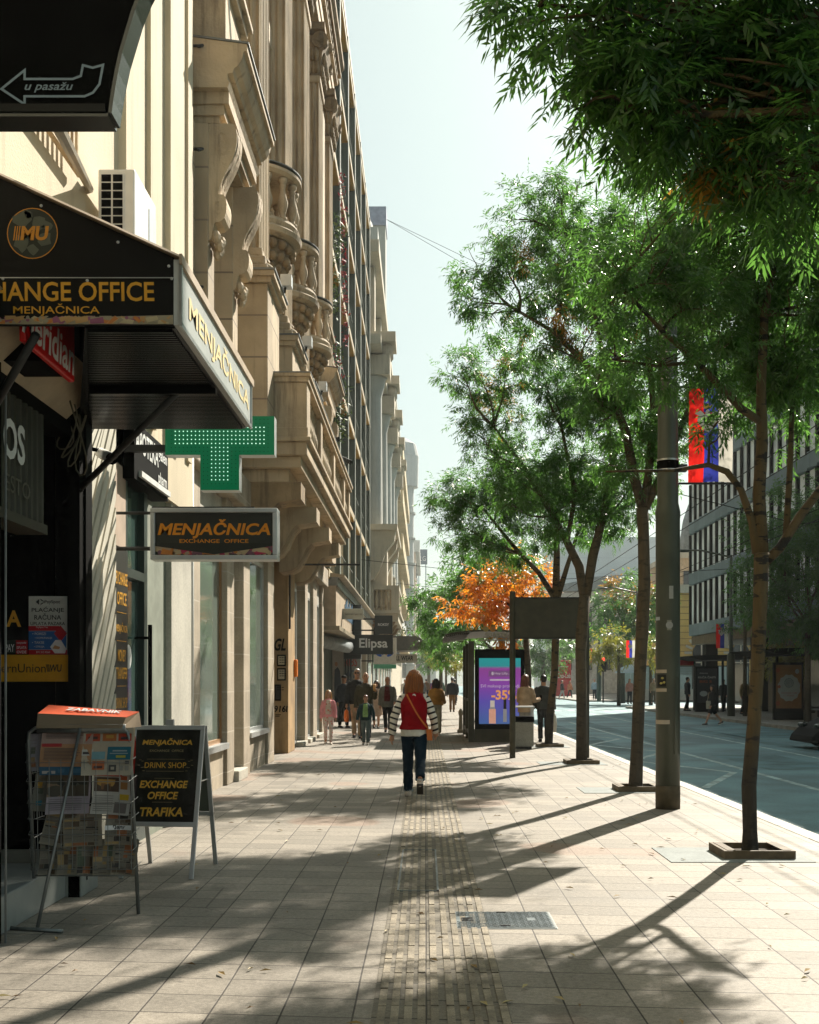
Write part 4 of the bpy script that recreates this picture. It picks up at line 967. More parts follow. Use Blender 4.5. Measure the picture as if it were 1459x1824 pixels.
MB().box(-2.85,-2.25,40.5,41.0,2.3,4.2).build('dark_panel', bpy.data.materials['sign_dark'], B)
MB().box(-2.3,-1.95,37.0,37.1,2.45,3.05).build('x', PWH) and bpy.data.objects.remove(bpy.data.objects['x'])
def petals(b):
    cx_, cz_ = -1.62, 2.45
    for a, m_ in ((150,0),(115,0),(65,1),(30,0)):
        c_, s_ = math.cos(R(a)), math.sin(R(a)); o = Vector((cx_+c_*.27, 45.99, cz_+s_*.27)); d = Vector((c_,0,s_)); n_ = Vector((-s_,0,c_))
        b.add([o+d*.15*math.cos(t*.52)+n_*.065*math.sin(t*.52) for t in range(12)], [tuple(range(12))], m_)
blade('flower_sign', 'white lightbox sign with three blue petals and one orange petal', -2.05,-1.15,46.0,2.2,3.25, cmat((0.6,0.55,0.48)), (), [cmat((0.02,0.1,0.45)), cmat((0.7,0.25,0.02))], .25, draw=petals)
b = MB(); b.box(-2.05,-1.15,46.0,46.25,2.02,2.19); b.build('green_foot', cmat((0.12,0.4,0.25)), bpy.data.objects['flower_sign'])
# red creeper and plants on the loggias
def leafball(name, pts, n, mat_list, s=.07, seed=1):
    r = random.Random(seed); b = MB()
    for (x,y,z,rr) in pts:
        for i in range(n):
            p = Vector((x+r.gauss(0,rr*.5), y+r.gauss(0,rr*.7), z+r.gauss(0,rr*.8)))
            d = Vector((r.uniform(-1,1),r.uniform(-1,1),r.uniform(-1,.4))).normalized()*s*r.uniform(.6,1.2); u = d.orthogonal().normalized()*s*.4
            b.add([p-d, p-u, p+d, p+u], [(0,1,2,3)], r.randrange(len(mat_list)))
    return b.build(name, mat_list)
RED = [cmat((0.5,0.02,0.04)), cmat((0.6,0.08,0.05)), cmat((0.3,0.02,0.03))]
GRN = [cmat((0.12,0.18,0.04)), cmat((0.08,0.14,0.03)), cmat((0.2,0.24,0.06))]
tag(leafball('creeper', [(-2.66,36.4+i*.2,17.4-i*.36,.13) for i in range(13)], 20, RED, .08, 2), 'bright red creeper trailing down the fins of the modern block', 'creeper')
tag(leafball('creeper', [(-2.65,34.2+i*.12,11.4-i*.2,.2) for i in range(7)], 30, RED[:1]+GRN, .08, 3), 'small red and green creeper above the ornate window hood', 'creeper')
tag(leafball('balcony_plant', [(-2.6,35.3,10.4,.3),(-2.6,35.5,9.8,.3),(-2.6,35.3,9.2,.25)], 70, GRN, .09, 4), 'bushy green plant hanging from a lower loggia of the modern block', 'plant')
tag(leafball('balcony_plant', [(-2.65,35.0,15.4,.3),(-2.65,35.3,14.9,.25)], 60, GRN, .09, 5), 'green hanging plant just under the top of the red creeper', 'plant')
tag(leafball('balcony_plant', [(-2.65,33.1,13.6,.25),(-2.65,33.2,12.9,.25),(-2.65,33.3,12.4,.2)], 60, GRN, .08, 6), 'dry green plant beside the round balconies of the ornate facade', 'plant')
# ------------------------------------------------------------------ pale classical building with giant columns
C = thing('classical_building', 'pale classical building with giant columns, cornice blocks and a small stone balcony', 'building', (-6,70,0))
pale = pmat('pale_stone', (0.5,0.44,0.34), 0.85, 0.12, 0.7, streak=.4); paled = pmat('pale_stone_grey', (0.4,0.4,0.36), 0.85, 0.12, 0.7, streak=.3)
MB().box(-16,-2.95,57.5,104,0,23.5).build('wall', pale, C)
for i, y in enumerate((60,68.5,77,85.5,94)):
    MB().lathe([(.62,8.4),(.7,8.5),(.55,8.8),(.5,16.2),(.5,16.3),(.72,17.2),(.8,17.3)], (-2.75,y,0), 14).build('column', paled, C, smooth=True)
    MB().box(-3.1,-1.95,y-.85,y+.85,5.4,8.4).build('column_pedestal', pale, C, bevel=.04)
    b = MB(); b.box(-3,-1.8,y-.9,y+.9,17.3,18.3); b.box(-3,-1.5,y-1.2,y+1.2,18.9,19.4)
    for k in range(6): b.ell((-1.95,y-.75+k*.3,18.6),(.3,.12,.3),0,7,5)
    b.build('cornice_block', pale, C)
    MB().box(-3,-2.6,y-.6,y+.6,19.4,22.9).build('attic_pilaster', pale, C)
    for z in (6.2,9.5,13,20.5): window(C, -2.94, y+2.9, y+5.0, z, z+2.3, paled, fr=.14)
    for z in (9.2,12.7): MB().box(-3,-2.5,y+2.6,y+5.3,z-.3,z).build('sill', pale, C)
MB().box(-3,-2.2,57.5,104,18.4,18.9).build('cornice', pale, C)
MB().box(-3,-2.3,57.5,104,23.0,23.6).build('roof_cornice', pale, C)
b = MB(); b.lathe([(2.0,23.6),(2.0,25.5),(1.7,26.6),(1.1,27.4),(.3,27.8)], (-4.6,63,0), 16); b.box(-5,-2.5,61,65.2,23.6,25.6); b.box(-4.6,-2.35,68.4,70.5,23.6,28.6); b.build('roof_turret', paled, C)
b = MB(); b.box(-4.65,-2.3,68.3,70.6,28.6,29.7); b.build('chimney_cap', pmat('slate', (0.3,0.32,0.4), .6), C)
# small balcony with balusters on the near end and carved brackets above it
cb_ = MB(); cb_.box(-3,-1.35,58.2,68,4.55,4.95); cb_.box(-3,-1.25,58.0,68.2,4.95,5.1); CB = cb_.build('balcony', pale, C)
b = MB(); b.box(-3,-1.3,58.1,68.1,6.15,6.35); b.box(-1.7,-1.3,58.1,58.6,5.1,6.15); b.box(-3,-2.6,58.1,58.5,5.1,6.15); b.build('handrail', pale, CB)
for k in range(4): baluster(CB, -2.45+k*.25, 58.3, 5.12, 1.42)
for k in range(18): baluster(CB, -1.45, 59.2+k*.5, 5.12, 1.42)
for y in (58.6, 62.4, 66.2):
    b = MB(); b.prism([(-3,4.55),(-1.5,4.55),(-1.7,4.2),(-2.1,4.0),(-2.4,3.5),(-3,3.3)], 'y', y, y+.7); b.build('balcony_bracket', SD, C)
    b = MB(); b.prism([(-3,9.2),(-1.5,9.2),(-1.55,8.7),(-2.0,8.1),(-2.3,7.2),(-2.6,6.7),(-3,6.6)], 'y', y, y+.9); b.build('carved_bracket', pale, C)
MB().box(-3,-1.4,58.4,67.5,9.2,9.5).build('upper_balcony', pale, C)
b = MB(); b.box(-3.2,-2.3,57.5,104,3.4,4.4); b.build('shop_fascia', M['black'], C)
b = MB(); b.prism([(-3,4.55),(-1.95,4.2),(-1.95,4.26),(-3,4.62)], 'y', 55.5, 58.5); 
for i in range(10): b.box(-3,-1.95,55.6+i*.28,55.62+i*.28,4.2,4.3)
b.build('timber_awning', pmat('timber', (0.3,0.17,0.08), .8), C)
for k in range(8):
    MB().box(-2.94,-2.9,59+k*5.2,61.8+k*5.2,.4,3.2).build('shop_window', M['glass'], C)
# curved canopy over the far shops
cn2 = MB(); cn2.prism([(-3,3.3),(-.25,3.45),(-.1,3.7),(-.15,4.05),(-.4,4.25),(-3,4.3)], 'y', 70, 74)
tag(cn2.build('far_canopy', pmat('old_canopy', (0.09,0.075,0.05), .6, .4, 1.2)), 'old dark canopy with rounded end over the far pavement', 'canopy')
b = MB(); b.box(-2.4,-.5,73.8,73.95,2.7,3.25,0); b.text('ALL WEAR', (-1.4,73.79,3.0), XR, ZU, 1.3, .3, 1, bold=.02)
tag(b.build('shop_sign', [cmat((0.5,0.45,0.38)), M['black']]), 'beige far shop sign with black letters under the old canopy', 'sign')
tag(leafball('canopy_plants', [(-2.4+i*.3,70.5,4.5,.3) for i in range(8)], 40, GRN, .1, 8), 'green plants growing on top of the old dark canopy', 'plants')
# ------------------------------------------------------------------ further buildings on the left
D = thing('yellow_apartment_block', 'pale yellow apartment block with slanting balcony slabs', 'building', (-6,125,0))
yel = pmat('yellow_render', (0.56,0.46,0.29), .8, .08, .5)
MB().box(-16,-3.0,104.2,150,0,27).build('wall', pmat('pale_render', (0.55,0.5,0.4), .8), D)
for z in (5.2,9.6,13.8,18,22.2):
    MB().box(-3,-2.0,104.5,149,z-.25,z).build('balcony_slab', yel, D); MB().box(-2.15,-2.0,104.5,149,z,z+1.15).build('balcony_front', yel, D)
    for k in range(5): MB().box(-2.98,-2.9,106+k*8.5,110+k*8.5,z+.4,z+2.6).build('window', M['glass'], D)
MB().box(-16.2,-2.6,104.2,150,27,27.6).build('roof', paled, D)
E = thing('round_corner_tower', 'hazy pale tower block with a rounded drum on its roof corner', 'building', (-6,172,0))
hz = pmat('hazy_render', (0.5,0.5,0.47), .85, .06, .3)
MB().box(-22,-3.0,150.2,190,0,30).build('wall', hz, E)
MB().lathe([(1.8,0),(1.8,33),(2.5,33),(2.6,38.0),(2.1,40.0),(.5,41)], (-3.6,187,0), 20).build('corner_drum', hz, E, smooth=False)
for z in range(7): 
    MB().lathe([(1.8,0),(2.1,0),(2.1,.3),(1.8,.3)], (-3.6,187,4+z*4.1), 20).build('balcony_ring', paled, E)
    for k in range(5): MB().box(-2.98,-2.9,152+k*6,155+k*6,2+z*4,4.2+z*4).build('window', M['glass'], E)
G = thing('pink_end_building', 'pale pinkish building closing the view on the left with a stepped cornice', 'building', (-6,222,0))
MB().box(-25,-1.6,200,245,0,24).build('wall', pmat('pink_render', (0.55,0.44,0.36), .85, .06, .3), G)
MB().box(-25,-.9,199.5,245,24,26).build('cornice', hz, G)
for z in range(5):
    for k in range(4): MB().box(-1.62,-1.5,203+k*10,206+k*10,3+z*4.2,5.6+z*4.2).build('window', M['glass'], G)
    MB().box(-6-1*1.5,-5,199.9,200.0,3+z*4.2,5.6+z*4.2).build('window', M['glass'], G)
Hh = thing('billboard_building', 'distant grey building with a dark square LG billboard on its roof', 'building', (-4,262,0))
MB().box(-30,2.5,262,300,0,21).build('wall', hz, Hh)
b = MB(); b.box(-1.7,.55,262,262.5,28.2,31.6,0); b.text('LG', (-.45,261.9,29.5), XR, ZU, 1.3, 1.1, 1)
b.box(-1.5,-1.3,262,262.3,21,28.2,0); b.box(.1,.3,262,262.3,21,28.2,0); b.build('billboard', [cmat((0.1,0.14,0.18)), PWH], Hh)
for z in range(4):
    for k in range(6): MB().box(-12+k*2.4,-10.6+k*2.4,261.95,262.0,4+z*4.2,6.4+z*4.2).build('window', M['glass'], Hh)
# ------------------------------------------------------------------ opposite side: dark office slab on a recessed base
O_ = thing('dark_office_building', 'long dark office building with rows of narrow windows and zigzag grey bands across the road', 'building', (24,45,0))
RX, RY0, RY1 = 16.0, 12.0, 69.5
band = pmat('blue_grey_concrete', (0.19,0.25,0.27), .75, .12, .8, streak=.3); finr = pmat('dark_bronze_fin', (0.012,0.012,0.01), .7, .2, 2, spec=.08)
FL = [4.3+i*3.05 for i in range(6)]
MB().box(RX+.3,34,RY0,RY1,4.2,18.9).build('wall', finr, O_)
MB().box(RX+4,34,RY0,RY1-1,0,4.2).build('ground_floor_wall', pmat('brown_wall', (0.08,0.06,0.035), .8), O_)
MB().box(RX+.1,34,RY0,RY1,3.7,4.22).build('soffit_beam', pmat('soffit_brown', (0.12,0.09,0.05), .8), O_)
for i in range(6): MB().box(RX+.6,RX+1.3,18+i*10,18.7+i*10,0,3.7).build('column', finr, O_)
PITCH = 1.25; NB = int((RY1-RY0)/PITCH)
for k, z in enumerate(FL+[FL[-1]+3.25]):
    if z > 18: continue
    b = MB()
    for i in range(NB):    # each bay of the band is folded outwards: zigzag lower and upper edge
        y0 = RY1-(i+1)*PITCH; y1 = y0+PITCH; ym = (y0+y1)/2
        b.prism([(RX+.35,y0),(RX+.02,y0),(RX-.2,ym),(RX+.02,y1),(RX+.35,y1)], 'z', z-.06, z+.6)
    b.build('spandrel_band', band, O_)
MB().box(RX-.1,34,RY0,RY1,18.3,19.2).build('parapet', band, O_)
gr = pmat('office_glass_painted_sky', (0.62,0.72,0.78), .3, .45, .55, spec=.6)  # pale blue base colour stands in for the sky reflected in the panes
rest = MB(); fins_ = MB()
for k, z in enumerate(FL[:-1]):
    for i in range(NB):
        y0 = RY1-(i+1)*PITCH; y1 = y0+PITCH
        if y0 > 44.6:
            g = MB().add([(RX+.11,y0+.2,z+.6),(RX+.07,y1-.2,z+.6),(RX+.07,y1-.2,z+2.95),(RX+.11,y0+.2,z+2.95)], [(0,1,2,3)]).build('window', gr, O_)
            f = MB(); f.prism([(RX+.3,y1-.2),(RX-.04,y1-.1),(RX-.04,y1+.1),(RX+.3,y1+.2)], 'z', z+.6, z+2.95); f.box(RX+.1,RX+.2,y0+.3,y1-.2,z+2.2,z+2.26); f.build('frame', finr, g)
        else:
            rest.add([(RX+.11,y0+.2,z+.6),(RX+.07,y1-.2,z+.6),(RX+.07,y1-.2,z+2.95),(RX+.11,y0+.2,z+2.95)], [(0,1,2,3)], 0)
            rest.prism([(RX+.3,y1-.2),(RX-.04,y1-.1),(RX-.04,y1+.1),(RX+.3,y1+.2)], 'z', z+.6, z+2.95, 1)
r_ = rest.build('windows', [gr, finr], O_); r_['kind'] = 'stuff'
# buildings closing the junction
Y_ = thing('yellow_brick_building', 'yellow rusticated building with arched windows beyond the junction', 'building', (34,108,0))
yb = pmat('yellow_ashlar', (0.6,0.38,0.1), .8, .12, .6, joints=(.55,0,.035,(0.3,0.17,0.05)))
MB().box(21.5,58,100,118,0,9.2).build('wall', yb, Y_); MB().box(21.2,58,99.6,118,9.2,9.9).build('cornice', pale, Y_)
for i in range(7):
    x = 24+i*3.4
    b = MB(); pts = [(x-.75,1.2),(x+.75,1.2),(x+.75,4.0)]+[(x+.75*math.cos(t*math.pi/8),4.0+.85*math.sin(t*math.pi/8)) for t in range(1,8)]+[(x-.75,4.0)]
    b.prism(pts, 'y', 99.88, 99.99, 0); g = b.build('arched_window', M['glass'], Y_)
    b = MB()
    for t in range(9):
        a = math.pi*t/8; c_, s_ = math.cos(a), math.sin(a)
        b.obox((x+1.15*c_,99.95,4.0+1.25*s_), (.3*c_,0,.3*s_), (0,.1,0), (-.1*s_,0,.1*c_))
    b.box(x-.05,x+.05,99.8,99.9,1.2,4.7); b.box(x-.75,x+.75,99.8,99.9,3.1,3.2); b.build('voussoirs', pale, g)
DM = thing('domed_building', 'ornate beige corner building with a dark lead dome and lantern', 'building', (27,135,0))
MB().box(27.2,40,126,145,0,15.5).build('wall', pmat('beige_render', (0.52,0.38,0.24), .8), DM)
b = MB(); b.lathe([(2.7,15.5),(2.6,17.5),(2.3,19.5),(1.7,21.3),(.8,22.3),(.8,22.4),(.65,22.4),(.65,23.6),(.9,23.7),(.5,24.4),(.1,25.2)], (31.2,129,0), 16); b.build('dome', M['lead'], DM, smooth=False)
for i in range(3):
    for j in range(3): MB().box(28.3+i*2.2,29.5+i*2.2,125.9,126,3+j*4,5.6+j*4).build('window', M['glass'], DM)
MB().box(27,40,125.7,145,15,15.6).build('cornice', pale, DM)
TH = thing('grey_theatre_building', 'large plain grey building with lower curved metal roof closing the road', 'building', (24,165,0))
gy = pmat('pale_grey_render', (0.62,0.68,0.7), .85, .05, .3, joints=(2.2,0,.03,(0.52,0.57,0.59)))
MB().box(18,36,160,190,0,21.6).build('wall', gy, TH)
MB().box(24.5,27.5,166,170,21.6,22.6).build('roof_vent', M['alu'], TH)
b = MB(); b.prism([(16.5,13.3),(18,14.2),(22,15.0),(25,15.2),(29,14.8),(33,13.8),(34,13.3)], 'y', 150, 160); b.build('curved_roof', pmat('roof_sheet', (0.16,0.2,0.21), .5), TH)
MB().box(16.8,33.7,150.5,160,0,13.3).build('lower_wall', pmat('pale_lower_wall', (0.5,0.51,0.48), .8), TH)
for i in range(6): MB().box(18+i*2.6,19.2+i*2.6,150.3,150.5,3,11).build('window', M['glass'], TH)
# glass fence and low wall at the far corner
fe = thing('glass_fence', 'pale panelled glass fence on a low wall at the far corner of the junction', 'fence', (20,93,0))
MB().box(15.5,26,92.6,92.9,0,.9).build('low_wall', cmat((0.45,0.42,0.37)), fe)
b = MB(); b.box(15.5,26,92.72,92.76,.9,2.7); b.build('pane', cmat((0.4,0.45,0.43), .2), fe)
b = MB()
for i in range(8): b.box(15.5+i*1.5,15.6+i*1.5,92.7,92.85,.9,2.8)
b.box(15.5,26,92.68,92.87,2.7,2.8); b.build('posts', M['iron'], fe)
# ------------------------------------------------------------------ lamp pole beside the kerb with flag
LX, LY = 2.87, 13.6
LP = thing('lamp_pole', 'thick grey green lamp pole with stickers and banding straps near the kerb', 'lamp pole', (LX,LY,0))
pg = pmat('pole_paint', (0.062,0.07,0.05), .42, .15, 2.5, streak=.35, dirt=(0.05,0.045,0.03))
b = MB(); b.lathe([(.142,0),(.142,3.42),(.146,3.44),(.146,3.5),(.13,3.58),(.124,3.6),(.118,4.6),(.086,7.6),(.06,11)], (LX,LY,0), 28); b.build('shaft', pg, LP, smooth=True)
b = MB(); b.lathe([(.144,0),(.145,.27),(.142,.275)], (LX,LY,0), 28); b.build('painted_foot', pmat('pole_foot', (0.07,0.055,0.03), .7, .3, 8), LP, smooth=True)
b = MB()
for z, r_ in ((3.98,.125),(4.1,.125),(5.05,.116),(5.35,.113),(5.55,.111)): b.lathe([(r_,0),(r_+.004,.0),(r_+.004,.02),(r_,.02)], (LX,LY,z), 24)
b.build('strap', M['steel'], LP)
b = MB(); b.lathe([(.128,0),(.128,.14)], (LX,LY,3.97), 24); b.build('clamp', M['black'], LP)
def wrap(name, a0, a1, z0, z1, mats, r_=.1435, tex=None):
    b = MB(); n = 8
    for i in range(n):
        t0, t1 = a0+(a1-a0)*i/n, a0+(a1-a0)*(i+1)/n
        P = lambda t, z: (LX+r_*math.cos(t), LY+r_*math.sin(t), z)
        b.quad(P(t0,z0),P(t1,z0),P(t1,z1),P(t0,z1),0)
    return b.build(name, mats, LP)
hp = math.pi/2
wrap('sticker', -hp-.1, -hp+.25, 2.47, 2.62, cmat((0.33,0.33,0.3)))
wrap('sticker', -hp-.28, -hp+.1, 2.1, 2.22, cmat((0.2,0.2,0.16)))
b = MB(); b.lathe([(.042,0),(.042,.002)], (0,0,0), 16); b.v = [(LX-.012+q[0], LY-.146-q[2], 2.16+q[1]) for q in b.v]; b.build('sticker_ring', cmat((0.3,0.3,0.28)), LP)
wrap('sticker', -hp-1.5, -hp-.9, 2.22, 2.26, cmat((0.4,0.45,0.5)))
wrap('torn_sticker', -hp-1.5, -hp-.3, 1.6, 1.64, cmat((0.42,0.36,0.28))); wrap('torn_sticker', -hp-1.5, -hp-.3, 1.38, 1.42, cmat((0.42,0.36,0.28))); wrap('torn_sticker', -hp-1.5, -hp-.05, 1.0, 1.05, cmat((0.4,0.35,0.28)))
wrap('sticker', -hp-1.2, -hp-.35, 1.44, 1.58, cmat((0.012,0.012,0.012)), .1437)
b = MB(); zc = 1.52
for (x,z) in ((-.07,1.54),(-.05,1.49),(-.085,1.48)): b.ell((LX+x-.02,LY-.125,z),(.018,.012,.014),0,8,5)
b.build('sticker_print', cmat((0.45,0.36,0.1)), LP)
b = MB()
pts = [(0.35, .9)]+[(0.35,.9)]; 
outl = [(-.12,.65),(-.12,1.42)]+[(-.12+.62*(1-math.cos(t*math.pi/8))/2, 1.42+.13*math.sin(t*math.pi/8)) for t in range(1,8)]+[(.5,1.42),(.5,.65)]
P = lambda a,z: (LX+.1435*math.cos(-hp+.45+a), LY+.1435*math.sin(-hp+.45+a), z)
b.tube([P(a,z) for a,z in outl], .0035, 5); b.build('hatch_outline', M['olive'], LP)
MB().box(LX+.1,LX+.22,LY-.05,LY+.05,3.98,4.06).build('bracket', M['iron'], LP)
def flagcloth(name, c):
    m, t, b = newmat(name); b.inputs['Base Color'].default_value = (*c,1); b.inputs['Roughness'].default_value = .8
    tl_ = nn(t, 'ShaderNodeBsdfTranslucent'); tl_.inputs[0].default_value = (*c,1); mx = nn(t, 'ShaderNodeMixShader'); mx.inputs[0].default_value = .55
    t.links.new(b.outputs[0], mx.inputs[1]); t.links.new(tl_.outputs[0], mx.inputs[2]); t.links.new(mx.outputs[0], [n for n in t.nodes if n.type == 'OUTPUT_MATERIAL'][0].inputs[0]); return m
FLR, FLB, FLW = flagcloth('flag_red', (0.75,0.02,0.015)), flagcloth('flag_blue', (0.03,0.04,0.28)), flagcloth('flag_white', (0.6,0.57,0.5))
def flag(name, label, x0, x1, y, z0, z1, group=None, emblem=True, arm_from=None, seed=1):
    o = thing(name, label, 'flag', ((x0+x1)/2, y, z1), 0, group)
    RC = [FLR, FLB, FLW]
    b = MB(); nx, nz = 12, 14; r = random.Random(seed)
    def P(i,j): 
        u_, v_ = i/nx, j/nz
        return (x0+(x1-x0)*u_, y+(.03*math.sin(6*u_+3*v_+seed)+.02*math.sin(11*v_+seed))*(1-v_)*(x1-x0)*2, z0+(z1-z0)*v_)
    for i in range(nx):
        for j in range(nz): b.quad(P(i,j),P(i+1,j),P(i+1,j+1),P(i,j+1), i*3//nx)
    c_ = b.build('cloth', RC, o, smooth=True)
    pass
    if emblem:
        W_ = x1-x0; cx_, cz_ = x0+W_*.4, z0+(z1-z0)*.66; b = MB()
        yy = y-.05*W_*2-.004
        def sh(pts, m_): b.add([(cx_+px*W_, yy-.0015*m_-.001, cz_+pz*W_) for px,pz in pts], [tuple(range(len(pts)))], m_)
        sh([(-.17,.16),(.17,.16),(.17,-.05),(.1,-.18),(0,-.24),(-.1,-.18),(-.17,-.05)], 0)
        sh([(-.3,.13),(-.2,.08),(-.24,-.02),(-.2,-.12),(-.12,-.2),(-.02,-.3),(.02,-.3),(.12,-.2),(.2,-.12),(.24,-.02),(.2,.08),(.3,.13),(.16,.2),(.06,.1),(.04,.2),(0,.23),(-.04,.2),(-.06,.1),(-.16,.2)], 1)
        sh([(-.09,.06),(.09,.06),(.09,-.06),(0,-.14),(-.09,-.06)], 0); sh([(-.015,.05),(.015,.05),(.015,-.11),(-.015,-.11)], 1); sh([(-.08,-.02),(.08,-.02),(.08,.01),(-.08,.01)], 1)
        sh([(-.08,.24),(.08,.24),(.1,.36),(.05,.3),(0,.38),(-.05,.3),(-.1,.36)], 2)
        b.build('coat_of_arms', [cmat((0.45,0.02,0.015)), cmat((0.55,0.53,0.5)), cmat((0.5,0.33,0.06))], o)
    if arm_from is not None:
        b = MB(); b.tube([(arm_from,y,z1+.02),(x1+.02,y,z1+.02)], .014, 6); b.tube([(arm_from,y,z0-.02),(x1+.02,y,z0-.02)], .014, 6); b.build('flag_arm', M['iron'], o)
    return o
flag('banner_flag', 'large red, blue and white vertical flag with coat of arms on the lamp pole', 3.12, 3.64, LY, 3.86, 4.96, arm_from=LX+.1)
# ------------------------------------------------------------------ big sign board seen from behind
SB = thing('sign_board', 'blank dark olive back of a wide sign board on two posts above the pavement', 'sign', (2.4,22.6,0))
for x in (1.72, 3.17): MB().lathe([(.058,0),(.058,3.25),(.05,3.27),(.0,3.275)], (x,22.6,0), 16).build('post', M['olive'], SB, smooth=False)
b = MB(); b.box(1.77,3.12,22.57,22.63,2.36,3.13); b.build('board', M['olive'], SB, bevel=.01)
b = MB(); b.box(1.76,3.13,22.555,22.645,3.13,3.155); b.box(1.76,3.13,22.555,22.645,2.335,2.36); b.build('frame', M['iron'], SB)
# ------------------------------------------------------------------ litter bin
BN = thing('litter_bin', 'pale grey square litter bin with dark top band beside the bus stop', 'bin', (2.2,25.8,0))
MB().box(1.98,2.42,25.6,26.02,.05,.6).build('body', pmat('bin_grey', (0.34,0.34,0.3), .7, .12, 4, fine=.3), BN, bevel=.012)
MB().box(1.97,2.43,25.59,26.03,.6,.72).build('band', M['black'], BN)
b = MB(); b.box(1.98,2.01,25.6,25.63,.72,.92); b.box(2.39,2.42,25.6,25.63,.72,.92); b.box(1.98,2.01,25.99,26.02,.72,.92); b.box(2.39,2.42,25.99,26.02,.72,.92); b.box(1.96,2.44,25.58,26.04,.92,.95); b.build('hood', M['alu'], BN)
MB().box(2.02,2.38,25.64,25.98,0,.05).build('foot', M['iron'], BN)
# ------------------------------------------------------------------ near bus shelter with lit advert
BS = thing('bus_shelter', 'dark olive bus shelter with curved ribbed roof and lit purple advert panel', 'bus shelter', (1.9,30.5,0))
for (x,y) in ((1.15,28.55),(1.15,30.6),(1.15,32.7)): MB().box(x-.07,x+.07,y-.07,y+.07,0,2.5).build('post', M['olive'], BS)
b = MB(); prof = []
for i in range(9):
    t = i/8; prof.append((.5+1.95*t, 2.42+.32*math.sin(math.pi*(.22+.5*t))))
top = [(x,z+.05) for x,z in prof]
b.prism(prof+top[::-1], 'y', 28.35, 33.0)
b.build('roof', M['olive'], BS)
b = MB()
for i in range(12):
    x = .52+i*.05; z = 2.42+.32*math.sin(math.pi*(.22+.5*(x-.5)/1.95)); b.box(x,x+.022,28.3,33.02,z-.04,z-.002)
b.build('roof_ribs', M['olive'], BS)
b = MB(); b.box(1.13,1.17,28.65,32.6,.25,2.3); b.build('back_glass', pmat('shelter_glass', (0.07,0.075,0.055), .15, .2, 2, spec=.6), BS)
b = MB(); 
for y in (29.6,31.6): b.box(1.11,1.19,y,y+.05,.1,2.4)
b.box(1.1,1.2,28.6,32.7,.18,.26); b.box(1.1,1.2,28.6,32.7,1.0,1.06); b.build('mullions', M['olive'], BS)
b = MB(); b.box(1.3,1.65,29.8,32,.42,.47); b.box(1.4,1.5,30,30.1,0,.42); b.box(1.4,1.5,31.7,31.8,0,.42); b.build('bench', M['olive'], BS)
adx0, adx1, ay = 1.24, 2.47, 28.5
AP = MB().box(adx0,adx1,ay,ay+.2,0.0,2.3).build('advert_panel', M['blackgloss'], BS, bevel=.012)
MB().box(adx0-.01,adx1+.01,ay-.02,ay+.22,0,.32).build('panel_base', M['olive'], AP)
# screen: a printed, back-lit sheet whose own colours run teal - violet - blue
m, t, bb = newmat('lit_poster'); g = nn(t, 'ShaderNodeNewGeometry'); sp = nn(t, 'ShaderNodeSeparateXYZ'); t.links.new(g.outputs['Position'], sp.inputs[0])
rp = nn(t, 'ShaderNodeValToRGB'); mr = nn(t, 'ShaderNodeMapRange'); mr.inputs[1].default_value = .45; mr.inputs[2].default_value = 2.08; t.links.new(sp.outputs[2], mr.inputs[0]); t.links.new(mr.outputs[0], rp.inputs[0])
els = rp.color_ramp.elements; els[0].position = 0; els[0].color = (0.05,0.12,0.35,1); els[1].position = 1; els[1].color = (0.02,0.3,0.32,1)
for p_, c_ in ((.35,(0.1,0.07,0.4,1)),(.6,(0.22,0.05,0.36,1)),(.84,(0.25,0.05,0.28,1)),(.88,(0.02,0.26,0.3,1))): e = els.new(p_); e.color = c_
t.links.new(rp.outputs[0], bb.inputs['Base Color']); t.links.new(rp.outputs[0], bb.inputs['Emission Color']); bb.inputs['Emission Strength'].default_value = .3; bb.inputs['Roughness'].default_value = .15
b = MB(); sx0, sx1 = adx0+.1, adx1-.1; yy = ay-.003
b.quad((sx0,yy,.45),(sx1,yy,.45),(sx1,yy,2.08),(sx0,yy,2.08))
scn = b.build('screen', m, AP)
b = MB(); yy = ay-.006; cx_ = (sx0+sx1)/2
def rr(x0,x1,z0,z1,m_,dy=0): b.quad((x0,yy-dy,z0),(x1,yy-dy,z0),(x1,yy-dy,z1),(x0,yy-dy,z1),m_)
rr(cx_-.28,cx_+.32,1.62,1.77,0); b.text('Hey Lilly...', (cx_+.06,yy-.003,1.695), XR, ZU, .38, .07, 1, bold=.01); b.ell((cx_-.18,yy-.003,1.7),(.03,.002,.045),1,8,5)
rr(cx_-.25,cx_+.3,1.52,1.56,1); b.text('SVI makeup proizvodi', (cx_,yy,1.38), XR, ZU, .95, .1, 1); b.text('-35%', (cx_+.1,yy,1.17), XR, ZU, .62, .24, 2, bold=.03)
rr(cx_-.27,cx_-.1,.46,.82,3); rr(cx_-.25,cx_-.12,.82,.87,4,.001); rr(cx_-.24,cx_-.13,.87,1.03,5); rr(cx_+.08,cx_+.17,.5,.82,4); rr(cx_+.09,cx_+.16,.82,1.1,6)
b.build('advert_print', [cmat((0.3,0.12,0.4),.4,emit=.1), cmat((0.6,0.5,0.65),.4,emit=.2), cmat((0.75,0.33,0.1),.4,emit=.3), cmat((0.55,0.28,0.2),.4,emit=.35), cmat((0.3,0.3,0.32),.4,emit=.2), cmat((0.5,0.45,0.4),.4,emit=.3), cmat((0.02,0.02,0.02),.4)], scn)
b = MB(); b.text('SIJEVA', (1.85,28.3,2.62), XR, ZU, .75, .16, 0, bold=.02); b.box(1.3,2.3,28.32,28.35,2.5,2.54); b.build('stop_name', cmat((0.3,0.3,0.25)), BS)
b = MB()
